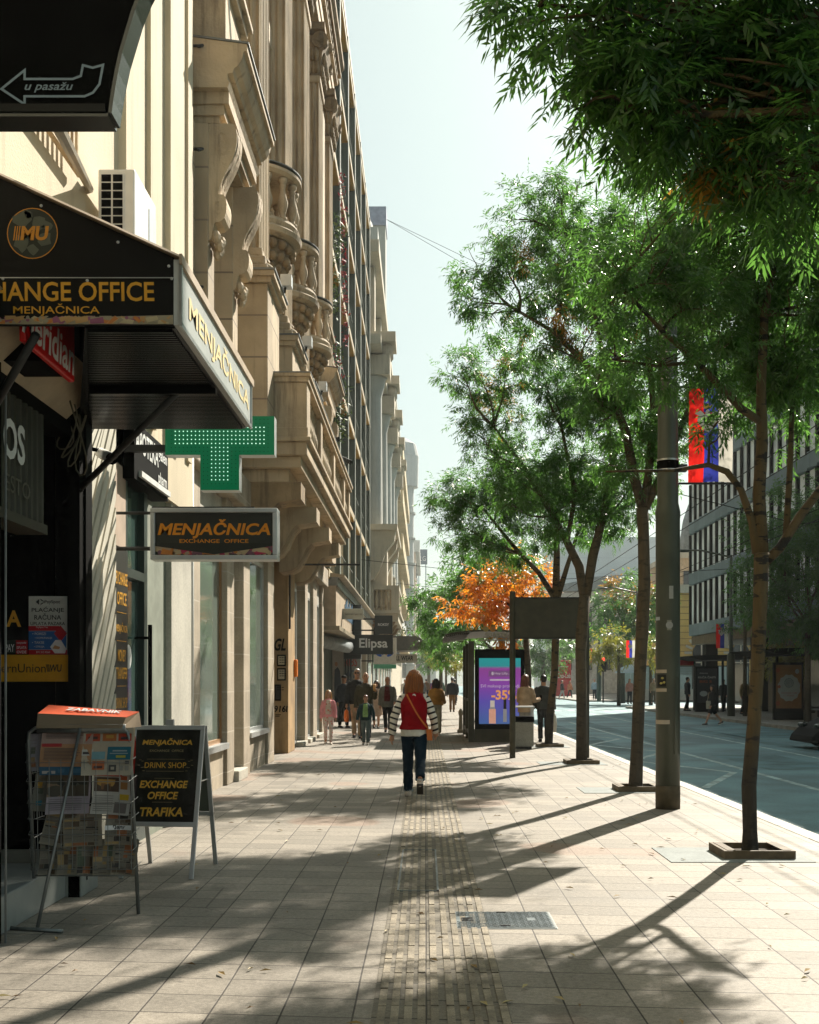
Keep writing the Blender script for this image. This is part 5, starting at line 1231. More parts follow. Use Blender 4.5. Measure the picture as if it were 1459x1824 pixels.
for k,(c_) in enumerate((0,1,2)): b.lathe([(.045,0),(.07,0),(.07,.01),(.045,.01)], (0,0,0), 12, mat=c_); b.v[-48:] = [(1.5+k*.17+q[0],28.33-q[2],2.79+q[1]) for q in b.v[-48:]]
b.build('roof_emblem', [cmat((0.3,0.25,0.1)), cmat((0.4,0.2,0.05)), cmat((0.15,0.3,0.15))], BS)
b = MB(); b.lathe([(.1,0),(.1,.08),(.06,.12),(.05,.5),(.07,.55),(.07,.62),(.05,.66),(.02,.7)], (1.05,33.8,0), 12)
tag(b.build('bollard', pmat('stone_bollard', (0.22,0.2,0.15), .7)), 'small turned bollard beside the back wall of the bus shelter', 'bollard')
# ------------------------------------------------------------------ far bus shelters, stop sign, lamp posts, traffic light
def far_shelter(x0, y, lbl, ads):
    o = thing('bus_shelter', lbl, 'bus shelter', (x0+1.5,y+2,0), 0, 'bus shelters across the road')
    b = MB(); b.prism([(x0-.6,2.75),(x0+.3,2.55),(x0+2.8,2.6),(x0+3.2,2.75),(x0+3.0,2.85),(x0+.2,2.8)], 'y', y-.2, y+4.6); b.build('roof', M['black'], o)
    for (dx,dy) in ((2.6,.4),(2.6,3.8),(1.4,.2),(1.4,4.2)): MB().box(x0+dx-.05,x0+dx+.05,y+dy-.05,y+dy+.05,0,2.6).build('post', M['black'], o)
    b = MB(); b.box(x0+1.2,x0+2.4,y+1,y+3.6,.42,.48); b.box(x0+1.3,x0+1.4,y+1.2,y+1.3,0,.42); b.build('bench', M['iron'], o)
    b = MB(); b.box(x0+2.58,x0+2.62,y+.4,y+3.8,.3,2.4); b.build('back_glass', cmat((0.1,0.12,0.11),.15), o)
    ap = MB().box(x0,x0+1.15,y,y+.2,0.0,2.25).build('advert_panel', M['black'], o)
    b = MB(); ads(b, x0, y); b.build('advert_print', [cmat((0.025,0.025,0.03)), cmat((0.45,0.45,0.42)), cmat((0.25,0.06,0.02)), cmat((0.3,0.34,0.34)), cmat((0.08,0.12,0.12)), cmat((0.2,0.1,0.03))], ap)
def ad1(b, x0, y):
    yy = y-.01; b.quad((x0+.08,yy,.45),(x0+1.07,yy,.45),(x0+1.07,yy,2.15),(x0+.08,yy,2.15),0)
    b.text('KUĆA ČASTI', (x0+.56,yy-.006,1.72), XR, ZU, .85, .12, 1, bold=.02); b.text('dnevna', (x0+.4,yy-.006,1.92), XR, ZU, .4, .07, 1); b.text('BIG 5', (x0+.5,yy-.006,1.5), XR, ZU, .6, .13, 2, bold=.03)
    b.ell((x0+.4,yy,.9),(.2,.006,.14),3,8,5); b.ell((x0+.75,yy,.8),(.16,.006,.2),5,8,5)
def ad2(b, x0, y):
    yy = y-.01; b.quad((x0+.08,yy,.45),(x0+1.07,yy,.45),(x0+1.07,yy,2.15),(x0+.08,yy,2.15),5)
    c_ = (x0+.58, 1.25)
    b.add([(c_[0]+(.42+.035*(k%2))*math.cos(k*math.pi/12), yy-.004, c_[1]+(.5+.045*(k%2))*math.sin(k*math.pi/12)) for k in range(24)], [tuple(range(24))], 3)
    for r0, r1 in ((.02,.06),(.08,.12),(.14,.19)):
        for k in range(16):
            a, e = k*math.pi/8, k*math.pi/8+.28; P = lambda r,t: (c_[0]+r*math.cos(t), yy-.008, c_[1]+.2+r*math.sin(t)); b.quad(P(r0,a),P(r1,a),P(r1,e),P(r0,e),4)
    b.text('PRIRODA TEBI', (c_[0],yy-.008,1.05), XR, ZU, .6, .07, 2); b.text('IZ SRBIJE', (c_[0],yy-.008,.94), XR, ZU, .42, .07, 2)
    for k,(dx,z,m_) in enumerate(((.15,1.95,2),(.9,1.9,3),(.15,.65,2),(.95,.7,5),(.2,1.3,2))): b.ell((x0+dx,yy-.002,z),(.08,.003,.1),m_,8,5)
far_shelter(13.4, 57, 'far dark bus shelter with the black KUĆA ČASTI poster across the road', ad1)
far_shelter(13.65, 45, 'nearer dark bus shelter across the road with a scalloped white emblem poster', ad2)
ss = thing('stop_sign', 'red bus stop information sign with white lines across the road', 'sign', (13.2,60,0))
b = MB(); b.box(13.0,14.0,60,60.12,2.35,2.75); b.build('red_board', cmat((0.5,0.02,0.03)), ss)
b = MB()
for k in range(5): b.box(13.1,13.9,59.98,60.0,1.85+k*.09,1.9+k*.09)
b.build('timetable', cmat((0.5,0.55,0.58)), ss); MB().box(14.0,14.12,60,60.12,0,2.9).build('post', M['iron'], ss)
def lamp(x, y, h, lbl, fl=None):
    o = thing('street_lamp', lbl, 'street lamp', (x,y,0), 0, 'lamp posts across the road')
    MB().lathe([(.17,0),(.17,2.6),(.15,2.7),(.09,2.75),(.06,h)], (x,y,0), 14).build('pole', pg, o, smooth=True)
    b = MB(); b.tube([(x,y,h-.1),(x-1.3,y,h+.2),(x-1.9,y,h+.2)], .04, 7); b.ell((x-2.1,y,h+.18),(.35,.12,.07),0,10,6); b.build('lamp_arm', pg, o, smooth=True)
    if fl: flag('banner_flag', fl, x-.65, x-.12, y, 2.95, 4.0, 'small flags on lamp posts', arm_from=x, seed=int(y))
lamp(13.3, 50, 7.0, 'lamp post with red, blue and white flag in front of the dark office building', 'small red, blue and white flag in front of the yellow building')
lamp(12.9, 70, 7.0, 'lamp post with a flag at the junction beyond the office building', 'small flag beside the second trunk from the big lamp pole')
lamp(13.0, 86, 7.5, 'slim lamp post with flag at the far side of the junction', 'tiny flag left of the red drinks kiosk')
tl = thing('traffic_light', 'traffic light showing red at the junction', 'traffic light', (12.7,82,0))
b = MB(); b.lathe([(.06,0),(.05,3.2)], (12.7,82,0), 10); b.build('pole', M['iron'], tl)
b = MB(); b.box(12.5,12.9,81.9,82.1,2.2,3.3); b.build('housing', M['black'], tl)
b = MB(); b.ell((12.7,81.88,3.1),(.12,.03,.12),0,10,6); b.build('red_lamp', cmat((0.9,0.03,0.02),.3,emit=3), tl)
ck = thing('drinks_kiosk', 'tall red drinks kiosk with white Coca-Cola script by the far crossing', 'kiosk', (14,118,0))
MB().box(13.4,15.0,118,119.2,0,3.7).build('cabinet', pmat('cola_red', (0.5,0.012,0.02), .4), ck, bevel=.08)
b = MB(); b.text('Coca-Cola', (14.25,117.98,2.1), XR, ZU, 1.35, .5, 0, bold=.015, shear=.25); b.box(13.8,14.7,117.97,117.99,3.0,3.05); b.build('lettering', PWH, ck)
ks = thing('market_umbrella', 'white and blue parasol by the far pavement', 'parasol', (14.3,80,0))
MB().lathe([(1.15,2.1),(.9,2.35),(.4,2.6),(.03,2.68)], (14.3,80,0), 10).build('canopy', cmat((0.45,0.55,0.65)), ks); MB().lathe([(.03,0),(.03,2.6)], (14.3,80,0), 8).build('pole', M['alu'], ks)
# overhead trolley wires
wi = MB()
for x, z in ((6.2,5.6),(6.8,5.6),(9.4,5.7),(10.0,5.7)): wi.tube([(x,8,z),(x,40,z-.12),(x,70,z),(x+1,110,z)], .011, 4)
for y, x0, x1, z in ((30,13.3,6.2,6.1),(50,13.3,-2.8,6.4),(70,12.9,-2.8,7.2)): wi.tube([(x0,y,z),((x0+x1)/2,y,z-.5),(x1,y,z+.4)], .011, 4)
for k in range(3): wi.tube([(12.9,70,7-.1*k),(10-k*.6,90,6.2),(4+k,120,6.5)], .008, 4)
wi.tube([(-2.2,66,28),(3,66,25.5),(12,66,23)], .012, 4); wi.tube([(-2.2,66,28),(3,66,25),(12,66,22)], .012, 4)
tag(wi.build('overhead_wires', M['black']), 'thin black trolley wires strung above the road', 'wires')
# dark car nosing in at the edge of the road
CR = thing('dark_car', 'dark low car on the shaded road, only its sloping nose in view', 'car', (10.7,27.8,-.12))
prof = [(9.05,.16),(9.12,.32),(9.3,.5),(9.75,.72),(10.3,.86),(10.9,1.25),(11.5,1.36),(12.3,1.3),(12.9,.95),(13.2,.85),(13.3,.3),(13.1,.16)]
b = MB(); b.prism([(x,z-.12) for x,z in prof], 'y', 27.0, 28.7); b.build('body', pmat('car_black', (0.004,0.0045,0.005), .7, .1, 2, spec=.04), CR, bevel=.06)
b = MB(); b.prism([(10.42,.9-.12),(10.95,1.22-.12),(11.5,1.3-.12),(11.5,.9-.12)], 'y', 26.98, 28.72); b.build('window', M['glass'], CR)
for x in (9.85,12.5):
    for y in (27.05,28.65):
        b = MB(); b.lathe([(.31,-.1),(.33,-.08),(.33,.08),(.31,.1)], (0,0,0), 20); b.lathe([(.2,-.11),(.2,.11)], (0,0,0), 14, mat=1); b.v = [(x+q[0], y+q[2], .21+q[1]) for q in b.v]; b.build('wheel', [M['black'], M['alu']], CR)
for y in (27.15,28.3): b = MB(); b.ell((9.32,y+.1,.44-.0),(.12,.16,.07),0,10,6); b.build('headlight', M['glass'], CR)
# ------------------------------------------------------------------ tree pits
M['pitslab'] = pmat('pit_slab', (0.26,0.29,0.28), .75, .12, 4, .2, 60, fine=.3)
rust = pmat('rusted_frame', (0.12,0.085,0.045), .7, .35, 7)
TR = [(2.82,9.95),(2.92,15.85),(2.86,21.06),(2.87,26.5),(2.87,32),(2.9,37.5),(2.9,43),(2.9,48.5)]
names = ['nearest', 'second', 'third', 'fourth']
for i, (x, y) in enumerate(TR[:4]):
    where = ('the nearest trunk, right of the access cover', 'the trunk behind the thick lamp pole', 'the trunk under the olive sign board', 'the trunk beside the waiting man')[i]
    o = thing('tree_pit', 'rusty tree pit frame on grey slab around '+where, 'tree pit', (x,y,0), 0, 'tree pits along the kerb')
    MB().box(x-.78,x+.42,y-.42,y+.42,-.03,.006).build('slab', M['pitslab'], o)
    b = MB(); h = .075
    for (x0,x1,y0,y1) in ((-.3,-.26,-.27,.27),(.26,.3,-.27,.27),(-.26,.26,-.27,-.235),(-.26,.26,.235,.27)): b.box(x+x0,x+x1,y+y0,y+y1,.006,h)
    for (x0,x1,y0,y1) in ((-.27,-.2,-.24,.24),(.2,.27,-.24,.24)): b.box(x+x0,x+x1,y+y0,y+y1,h-.004,h+.004)
    b.build('frame', rust, o)
    MB().box(x-.25,x+.25,y-.22,y+.22,.006,.03).build('soil', pmat('pit_soil',(0.06,0.045,0.03),.95,.3,9) if i == 0 else bpy.data.materials['pit_soil'], o)
# ------------------------------------------------------------------ trees
def leafmat(name, g1, g2, tr, aut, dark=1.0):
    m, t, b = newmat(name); nt_ = m.node_tree
    at = nn(t, 'ShaderNodeAttribute'); at.attribute_name = 'tint'
    a2 = nn(t, 'ShaderNodeAttribute'); a2.attribute_name = 'autumn'
    c = mixc(t, at.outputs['Fac'], g1, g2)
    c = mixc(t, a2.outputs['Fac'], c, mixc(t, at.outputs['Fac'], aut[0], aut[1]))
    ct = mixc(t, at.outputs['Fac'], tr, tuple(x*1.5 for x in tr)); ct = mixc(t, a2.outputs['Fac'], ct, tuple(min(1,x*1.1) for x in aut[1]))
    t.links.new(c, b.inputs['Base Color']); b.inputs['Roughness'].default_value = .35; b.inputs['Specular IOR Level'].default_value = .55
    tl_ = nn(t, 'ShaderNodeBsdfTranslucent'); t.links.new(ct, tl_.inputs[0])
    mx = nn(t, 'ShaderNodeMixShader'); mx.inputs[0].default_value = .45; t.links.new(b.outputs[0], mx.inputs[1]); t.links.new(tl_.outputs[0], mx.inputs[2])
    out = [n for n in t.nodes if n.type == 'OUTPUT_MATERIAL'][0]; t.links.new(mx.outputs[0], out.inputs[0])
    return m
LEAF = leafmat('ash_leaves', (0.01,0.034,0.016), (0.055,0.105,0.027), (0.13,0.31,0.05), ((0.2,0.1,0.02),(0.45,0.24,0.03)))
LEAFO = leafmat('orange_leaves', (0.45,0.14,0.015), (0.68,0.36,0.03), (0.85,0.33,0.03), ((0.16,0.2,0.04),(0.25,0.3,0.05)))
LEAFY = leafmat('yellowing_leaves', (0.14,0.16,0.03), (0.3,0.24,0.04), (0.25,0.25,0.03), ((0.3,0.14,0.02),(0.5,0.22,0.03)))
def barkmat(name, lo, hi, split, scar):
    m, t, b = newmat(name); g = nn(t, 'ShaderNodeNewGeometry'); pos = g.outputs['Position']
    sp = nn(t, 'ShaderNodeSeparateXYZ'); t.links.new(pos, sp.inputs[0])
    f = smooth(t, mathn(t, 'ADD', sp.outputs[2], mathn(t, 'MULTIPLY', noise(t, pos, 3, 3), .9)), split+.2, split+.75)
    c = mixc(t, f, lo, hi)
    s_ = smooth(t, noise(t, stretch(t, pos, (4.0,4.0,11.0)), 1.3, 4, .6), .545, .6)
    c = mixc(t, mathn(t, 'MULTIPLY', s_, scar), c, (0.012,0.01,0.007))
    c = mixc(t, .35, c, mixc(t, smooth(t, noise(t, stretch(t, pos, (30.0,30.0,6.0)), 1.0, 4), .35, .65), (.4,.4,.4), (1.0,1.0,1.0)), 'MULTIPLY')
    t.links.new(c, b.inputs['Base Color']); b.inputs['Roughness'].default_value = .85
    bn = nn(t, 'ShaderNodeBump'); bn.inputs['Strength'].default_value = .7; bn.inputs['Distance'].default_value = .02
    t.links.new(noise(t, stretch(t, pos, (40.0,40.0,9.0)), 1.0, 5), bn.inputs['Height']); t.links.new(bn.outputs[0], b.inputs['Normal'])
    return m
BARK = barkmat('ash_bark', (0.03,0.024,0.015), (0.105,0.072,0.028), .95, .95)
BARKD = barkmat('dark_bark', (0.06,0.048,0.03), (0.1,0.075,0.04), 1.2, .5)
def crown_mesh(name, clumps, ll, lw, K, dens, seed, par, mat):
    g = np.random.default_rng(seed); Ps = []; Cs = []; Au = []
    for cl in clumps:
        c = np.array(cl[:3]); r = np.array(cl[3:6]); au = cl[6] if len(cl) > 6 else 0.0
        n = int(dens*(r[0]*r[2]))+25; ns = 8
        d = g.normal(size=(ns,3)); d /= np.linalg.norm(d,axis=1)[:,None]
        sc_ = c + d*r*(g.random((ns,1))**.42)*1.12; pick = g.integers(0, ns, n)
        q = g.normal(size=(n,3)); q /= np.linalg.norm(q,axis=1)[:,None]
        p = sc_[pick] + q*r*(.17+.2*g.random((ns,1)))[pick]*(g.random((n,1))**.4)*np.array([1.15,1.15,.8])
        far_ = g.random(n) < .22      # loose sprays that break the outline
        q2 = g.normal(size=(n,3)); q2 /= np.linalg.norm(q2,axis=1)[:,None]
        p = np.where(far_[:,None], c + q2*r*(.9+.55*g.random((n,1))), p)
        Ps.append(p); Cs.append(np.repeat(c[None],n,0)); sub = (g.random(ns) < au)
        Au.append(np.where(sub[pick], 1.0, 0.0)*(g.random(n) < .85))
    P = np.concatenate(Ps); C = np.concatenate(Cs); A_ = np.concatenate(Au); N = len(P)
    nz_ = lambda a: a/np.maximum(np.linalg.norm(a,axis=-1,keepdims=True),1e-6)
    D = nz_(nz_(P-C)*.55 + g.normal(size=(N,3))*.5 + np.array([0,0,-.3]))
    Sv = nz_(np.cross(D, np.array([0,0,1.0]) + g.normal(size=(N,3))*.3)); Nv = nz_(np.cross(D,Sv))
    V = np.zeros((N,K,4,3)); L = ll*2.3*(.75+.5*g.random((N,1)))
    for k in range(K):
        t_ = .12+.88*((k//2)*2+1)/K if k < K-1 else 1.0
        side = (1 if k % 2 else -1) if k < K-1 else 0
        base = P + D*(L*t_)
        ld = nz_(D*(.6 if side else 1) + Sv*side*.8 + np.array([0,0,-.3]) + g.normal(size=(N,3))*.2)
        wv = nz_(np.cross(ld, Nv + g.normal(size=(N,3))*.35))
        l = ll*(.6+.75*g.random((N,1))); w_ = lw*(.8+.4*g.random((N,1)))
        V[:,k,0] = base; V[:,k,1] = base+ld*l*.42+wv*w_*.5; V[:,k,2] = base+ld*l+np.array([0,0,-1])*l*.12; V[:,k,3] = base+ld*l*.42-wv*w_*.5
    V = V.reshape(-1,3); nq = N*K
    po = np.zeros(3); q = par
    while q is not None: po += np.array(q.location); q = q.parent
    V = V - po
    me = bpy.data.meshes.new(name); me.vertices.add(len(V)); me.vertices.foreach_set('co', V.ravel())
    me.loops.add(nq*4); me.loops.foreach_set('vertex_index', np.arange(nq*4, dtype=np.int32))
    me.polygons.add(nq); me.polygons.foreach_set('loop_start', np.arange(0, nq*4, 4, dtype=np.int32))
    a = me.attributes.new('tint','FLOAT','POINT'); a.data.foreach_set('value', np.repeat(g.random(N), K*4).astype(np.float32))
    a = me.attributes.new('autumn','FLOAT','POINT'); a.data.foreach_set('value', np.repeat(A_, K*4).astype(np.float32))
    me.materials.append(mat); me.update(calc_edges=True)
    o = bpy.data.objects.new(name, me); col.objects.link(o); o.parent = par
    return o
def limb(b, p0, p1, r0, r1, r, wob=.08, n=7, sag=0.0):
    p0, p1 = Vector(p0), Vector(p1); L = (p1-p0).length; pts = []; rad = []
    o1 = Vector((r.uniform(-1,1),r.uniform(-1,1),r.uniform(-.3,.6)))*L*wob*1.6; o2 = Vector((r.uniform(-1,1),r.uniform(-1,1),r.uniform(-.5,.5)))*L*wob
    for i in range(n):
        t = i/(n-1); p = p0.lerp(p1,t)+o1*math.sin(math.pi*t)+o2*math.sin(2*math.pi*t)+Vector((0,0,sag))*math.sin(math.pi*t)
        pts.append(p); rad.append(r0+(r1-r0)*t**.8)
    b.tube(pts, rad, 8 if r0 > .02 else 5); return pts
def px(u, v, Y, rp, dy=0.0, au=0.0, sq=1.0):
    """a clump of the crown: centre seen at (u, v) at distance Y, radius rp in the same measure"""
    y = Y+dy; r = rp*y/F
    return (Xu(u,y), y, Zv(v,y), r, r*1.15, r*sq, au)
def tree(label, base, trunk, limbs, clumps, seed, mat, bark, ll, lw, K, dens, twig=True, group='ash trees along the kerb', name='street_tree', cat='tree'):
    r = random.Random(seed); o = thing(name, label, cat, base, 0, group); b = MB()
    b.tube([p[:3] for p in trunk], [p[3] for p in trunk], 12)
    fork = Vector(trunk[-1][:3]); nodes = [fork]
    for lm_ in limbs:
        b.tube([p[:3] for p in lm_], [p[3] for p in lm_], 9); nodes += [Vector(p[:3]) for p in lm_]
    for cl in clumps:
        c = Vector(cl[:3]); best = min(nodes, key=lambda q: (q-c).length + (2.0 if q.z > c.z+.1 else 0))
        pts = limb(b, best, c, max(.012, .026*(c-best).length**.5), .006, r)
        if twig:
            for k in range(5):
                d = Vector((r.uniform(-1,1),r.uniform(-1,1),r.uniform(-.6,1))).normalized()
                limb(b, pts[r.randrange(3,7)], c+Vector((d.x*cl[3],d.y*cl[4],d.z*cl[5]))*.9, .009, .003, r, n=4)
    b.build('trunk', bark, o, smooth=True)
    crown_mesh('crown', clumps, ll, lw, K, dens, seed, o, mat)
    return o
def P3(u, v, Y, r): return (Xu(u,Y), Y, Zv(v,Y), r)
# the tree just out of frame on the right whose crown hangs into the picture
y = 4.6
tree('near tree whose dark drooping crown hangs into the top right corner', (2.95,4.35,0),
     [(2.95,4.35,-.05,.1),(2.95,4.35,1,.08),(2.9,4.4,2.5,.07),(2.85,4.4,3.2,.06)], [[(2.85,4.4,3.2,.045),(2.3,4.5,4.1,.035),(1.6,4.6,4.4,.02)],[(2.85,4.4,3.2,.045),(3.2,4.3,4.5,.03)]],
     [px(960,10,y,70),px(1010,60,y,75),px(1080,60,y,95),px(1090,170,y,75),px(1150,210,y,70),px(1180,90,y,110),px(1250,190,y,95),px(1300,60,y,120),px(1360,180,y,110),px(1440,90,y,130),px(1290,275,y,40,.1,.9),px(1440,270,y,110),px(1370,330,y,80),px(1270,170,y,80,.3),px(1370,170,y,95,.3),px(1430,110,y,100,.4),px(1310,90,y,95,.4),px(1240,80,y,90,.5),px(1030,-60,y,90),px(1200,-80,y,150),px(1400,-90,y,170),px(1520,200,y,150),
      (2.0,6.3,6.0,.9,1.0,.5),(2.9,6.1,6.0,.8,.9,.5),(1.3,5.9,6.0,.8,.9,.5),(2.6,4.4,4.6,.7,.8,.7),(3.2,4.2,4.4,.7,.8,.6),(2.9,4.6,5.3,.9,.9,.6),(3.0,3.7,4.6,.6,.6,.5)],  # highest clumps: unseen, added to shade the leaves hanging below
     1, LEAF, BARK, .068, .015, 9, 2100)
y = 9.95
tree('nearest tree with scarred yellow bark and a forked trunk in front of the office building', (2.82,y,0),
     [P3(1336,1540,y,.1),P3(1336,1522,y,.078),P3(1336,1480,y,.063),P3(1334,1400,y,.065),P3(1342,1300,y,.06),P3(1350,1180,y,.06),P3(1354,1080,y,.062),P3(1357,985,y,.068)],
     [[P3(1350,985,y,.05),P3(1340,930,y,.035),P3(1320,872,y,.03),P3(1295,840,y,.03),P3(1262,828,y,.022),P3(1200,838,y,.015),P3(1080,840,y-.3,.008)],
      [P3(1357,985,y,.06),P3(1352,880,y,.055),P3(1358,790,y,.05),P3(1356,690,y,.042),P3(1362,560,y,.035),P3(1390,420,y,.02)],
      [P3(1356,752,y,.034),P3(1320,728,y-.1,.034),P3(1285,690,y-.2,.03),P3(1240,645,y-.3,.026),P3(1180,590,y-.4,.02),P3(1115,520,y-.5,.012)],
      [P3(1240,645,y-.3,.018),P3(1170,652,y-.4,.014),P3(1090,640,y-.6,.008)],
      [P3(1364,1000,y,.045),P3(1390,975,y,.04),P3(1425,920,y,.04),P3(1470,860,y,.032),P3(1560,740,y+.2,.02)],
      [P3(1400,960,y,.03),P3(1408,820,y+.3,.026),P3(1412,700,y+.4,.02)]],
     [px(1090,470,y,60,-.5),px(1120,545,y,55,-.4),px(1185,400,y,70,-.3),px(1180,500,y,75,-.3),px(1265,420,y,85,0),px(1250,540,y,80,-.2),px(1330,500,y,95,.3),px(1410,440,y,120,0),px(1370,610,y,85,.4),px(1450,560,y,110,.2),px(1270,640,y,55,-.3),px(1180,650,y,45,-.4),px(1100,640,y,40,-.6),px(1272,760,y,20,-.2),px(1440,700,y,90,.5),px(1400,350,y,110,.3),px(1310,370,y,70,0),px(1490,360,y,90,.2),px(1500,520,y,80,.0),(2.7,12.0,5.7,.6,.7,.3),px(1410,470,y,90,.5),px(1340,520,y,85,.6),px(1450,570,y,90,.7),px(1390,630,y,70,.7),px(1300,430,y,70,.5),px(1440,650,y,70,.4),px(1340,700,y,50,.6),(2.6,9.9,6.3,.9,1.0,.6),(3.3,9.3,5.4,.6,.7,.6)],  # farthest clump, hidden behind the crown, added for its shade on the flags
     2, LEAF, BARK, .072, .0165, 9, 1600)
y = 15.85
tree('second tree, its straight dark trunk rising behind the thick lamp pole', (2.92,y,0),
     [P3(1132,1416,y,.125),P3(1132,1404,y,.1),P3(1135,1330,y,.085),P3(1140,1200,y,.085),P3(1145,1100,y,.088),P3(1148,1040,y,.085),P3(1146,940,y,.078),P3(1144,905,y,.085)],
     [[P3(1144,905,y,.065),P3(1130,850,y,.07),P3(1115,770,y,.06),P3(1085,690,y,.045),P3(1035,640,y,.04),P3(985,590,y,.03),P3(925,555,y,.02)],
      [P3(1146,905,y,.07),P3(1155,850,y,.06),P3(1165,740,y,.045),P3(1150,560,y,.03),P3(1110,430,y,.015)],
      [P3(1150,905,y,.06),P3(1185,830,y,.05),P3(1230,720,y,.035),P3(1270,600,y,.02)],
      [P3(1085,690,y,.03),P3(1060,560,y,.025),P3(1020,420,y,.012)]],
     [px(850,480,y,42),px(875,560,y,38),px(838,535,y,22),px(905,450,y,50,0,.12),px(950,520,y,55,.4,.1),px(925,390,y,45),px(985,360,y,45,.2),px(1010,430,y,60,-.3),px(1060,400,y,50),px(1050,480,y,60,.3),px(1000,545,y,50,0,.15),px(1110,440,y,60),px(1130,540,y,65,.5),px(1060,580,y,55,0,.1),px(1150,400,y,50),px(1200,450,y,70),px(990,330,y,24),px(1180,600,y,60),px(960,610,y,28),px(1100,660,y,55,0,.1),px(1180,700,y,60),px(1240,560,y,70),px(1260,680,y,55),px(1140,770,y,50),px(1090,740,y,45,-.3),px(1110,830,y,42,-.2),px(1180,810,y,45),px(1060,700,y,40,-.4),px(1200,760,y,45),(2.0,14.3,6.8,.5,.6,.35),(3.3,14.6,6.6,.6,.7,.4),(2.9,16.6,7.4,1,.9,.8),(3.9,15.9,7,.9,.9,.8)],  # clumps nearest the camera, added for the shade they throw on the flags
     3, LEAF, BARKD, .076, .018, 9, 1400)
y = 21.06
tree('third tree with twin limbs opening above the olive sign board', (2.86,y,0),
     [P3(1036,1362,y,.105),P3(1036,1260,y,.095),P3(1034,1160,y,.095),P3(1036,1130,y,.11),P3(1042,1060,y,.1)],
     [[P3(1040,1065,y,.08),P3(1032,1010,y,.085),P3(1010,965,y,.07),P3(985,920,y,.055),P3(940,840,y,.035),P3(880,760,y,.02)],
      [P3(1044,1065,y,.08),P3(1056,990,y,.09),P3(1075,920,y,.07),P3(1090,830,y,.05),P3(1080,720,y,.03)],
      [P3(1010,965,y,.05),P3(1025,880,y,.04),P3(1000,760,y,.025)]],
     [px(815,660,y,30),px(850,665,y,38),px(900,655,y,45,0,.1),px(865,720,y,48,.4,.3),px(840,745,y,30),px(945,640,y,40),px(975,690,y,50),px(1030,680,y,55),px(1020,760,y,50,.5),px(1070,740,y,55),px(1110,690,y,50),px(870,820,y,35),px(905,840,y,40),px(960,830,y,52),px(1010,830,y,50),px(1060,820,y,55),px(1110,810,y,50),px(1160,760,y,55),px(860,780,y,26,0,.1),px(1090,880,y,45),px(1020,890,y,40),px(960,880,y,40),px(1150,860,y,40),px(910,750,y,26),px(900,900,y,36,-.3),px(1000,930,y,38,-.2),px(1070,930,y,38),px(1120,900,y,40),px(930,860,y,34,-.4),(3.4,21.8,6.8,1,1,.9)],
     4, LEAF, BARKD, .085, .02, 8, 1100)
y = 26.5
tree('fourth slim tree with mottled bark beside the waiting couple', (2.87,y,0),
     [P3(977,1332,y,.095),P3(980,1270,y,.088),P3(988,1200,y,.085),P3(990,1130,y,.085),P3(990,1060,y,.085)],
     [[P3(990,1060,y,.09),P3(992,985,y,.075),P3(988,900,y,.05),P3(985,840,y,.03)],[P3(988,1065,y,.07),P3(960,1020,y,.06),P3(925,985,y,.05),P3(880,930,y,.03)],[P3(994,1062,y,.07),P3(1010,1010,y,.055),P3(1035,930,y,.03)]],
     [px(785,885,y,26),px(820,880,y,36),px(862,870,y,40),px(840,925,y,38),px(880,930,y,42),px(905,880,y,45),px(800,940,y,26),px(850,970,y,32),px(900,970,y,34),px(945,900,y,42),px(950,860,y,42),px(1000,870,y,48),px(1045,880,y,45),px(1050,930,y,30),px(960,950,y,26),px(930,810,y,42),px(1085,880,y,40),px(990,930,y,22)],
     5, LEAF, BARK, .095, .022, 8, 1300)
y = 32.0
tree('small tree turned bright orange behind the bus shelter roof', (2.87,y,0), [P3(941,1310,y,.1),P3(941,1200,y,.09),P3(935,1110,y,.08)], [[P3(935,1110,y,.06),P3(905,1075,y,.04),P3(850,1060,y,.02)],[P3(935,1110,y,.05),P3(930,1060,y,.03)]],
     [px(818,1075,y,22),px(848,1072,y,24),px(880,1035,y,26,0,.25),px(878,1065,y,28),px(905,1090,y,28,0,.3),px(890,1110,y,20,0,.3),px(865,1100,y,20),px(920,1050,y,30),px(940,1080,y,26),px(950,1030,y,24,0,.4),px(915,1012,y,24,0,.7),px(855,1035,y,16),px(960,1060,y,22),px(905,1135,y,14)],
     6, LEAFO, BARKD, .14, .05, 6, 330)
def simple_tree(label, Y, X, cl, seed, mat=LEAF, group='trees further down the street', ll=.16, lw=.045, dens=420, tr=.14):
    u0 = U0+X/Y*F; top = min(c[1] for c in cl)+20; mid = max(c[1] for c in cl)
    zt = Zv(mid-10, Y)
    return tree(label, (X,Y,0), [(X,Y,-.1,tr),(X,Y,zt*.5,tr*.8),(X,Y,max(zt,2.6),tr*.7)], [], [px(u,v,Y,rp,dy=((i*37)%5-2)*.35,au=(c[0] if c else 0)) for i,(u,v,rp,*c) in enumerate(cl)], seed, mat, BARKD, ll, lw, 7, dens, twig=False, group=group)
simple_tree('dense green tree right behind the orange one', 37.5, 2.9, [(860,985,30),(825,1005,28),(805,1035,28),(900,980,30),(845,1040,30),(800,1070,22),(870,1020,30),(940,1000,28),(910,1030,30),(950,1040,26)], 7)
simple_tree('dark green tree reaching furthest over the pavement', 43, 2.9, [(775,1060,24),(750,1078,18),(790,1095,26),(830,1075,30),(770,1110,22),(860,1100,26),(835,1120,24),(800,1050,22),(740,1062,9)], 8)
simple_tree('low green tree at the far end of the bus shelter wall', 49, 2.9, [(765,1125,20),(790,1140,24),(820,1130,24),(850,1140,22),(785,1165,16),(760,1100,14)], 9)
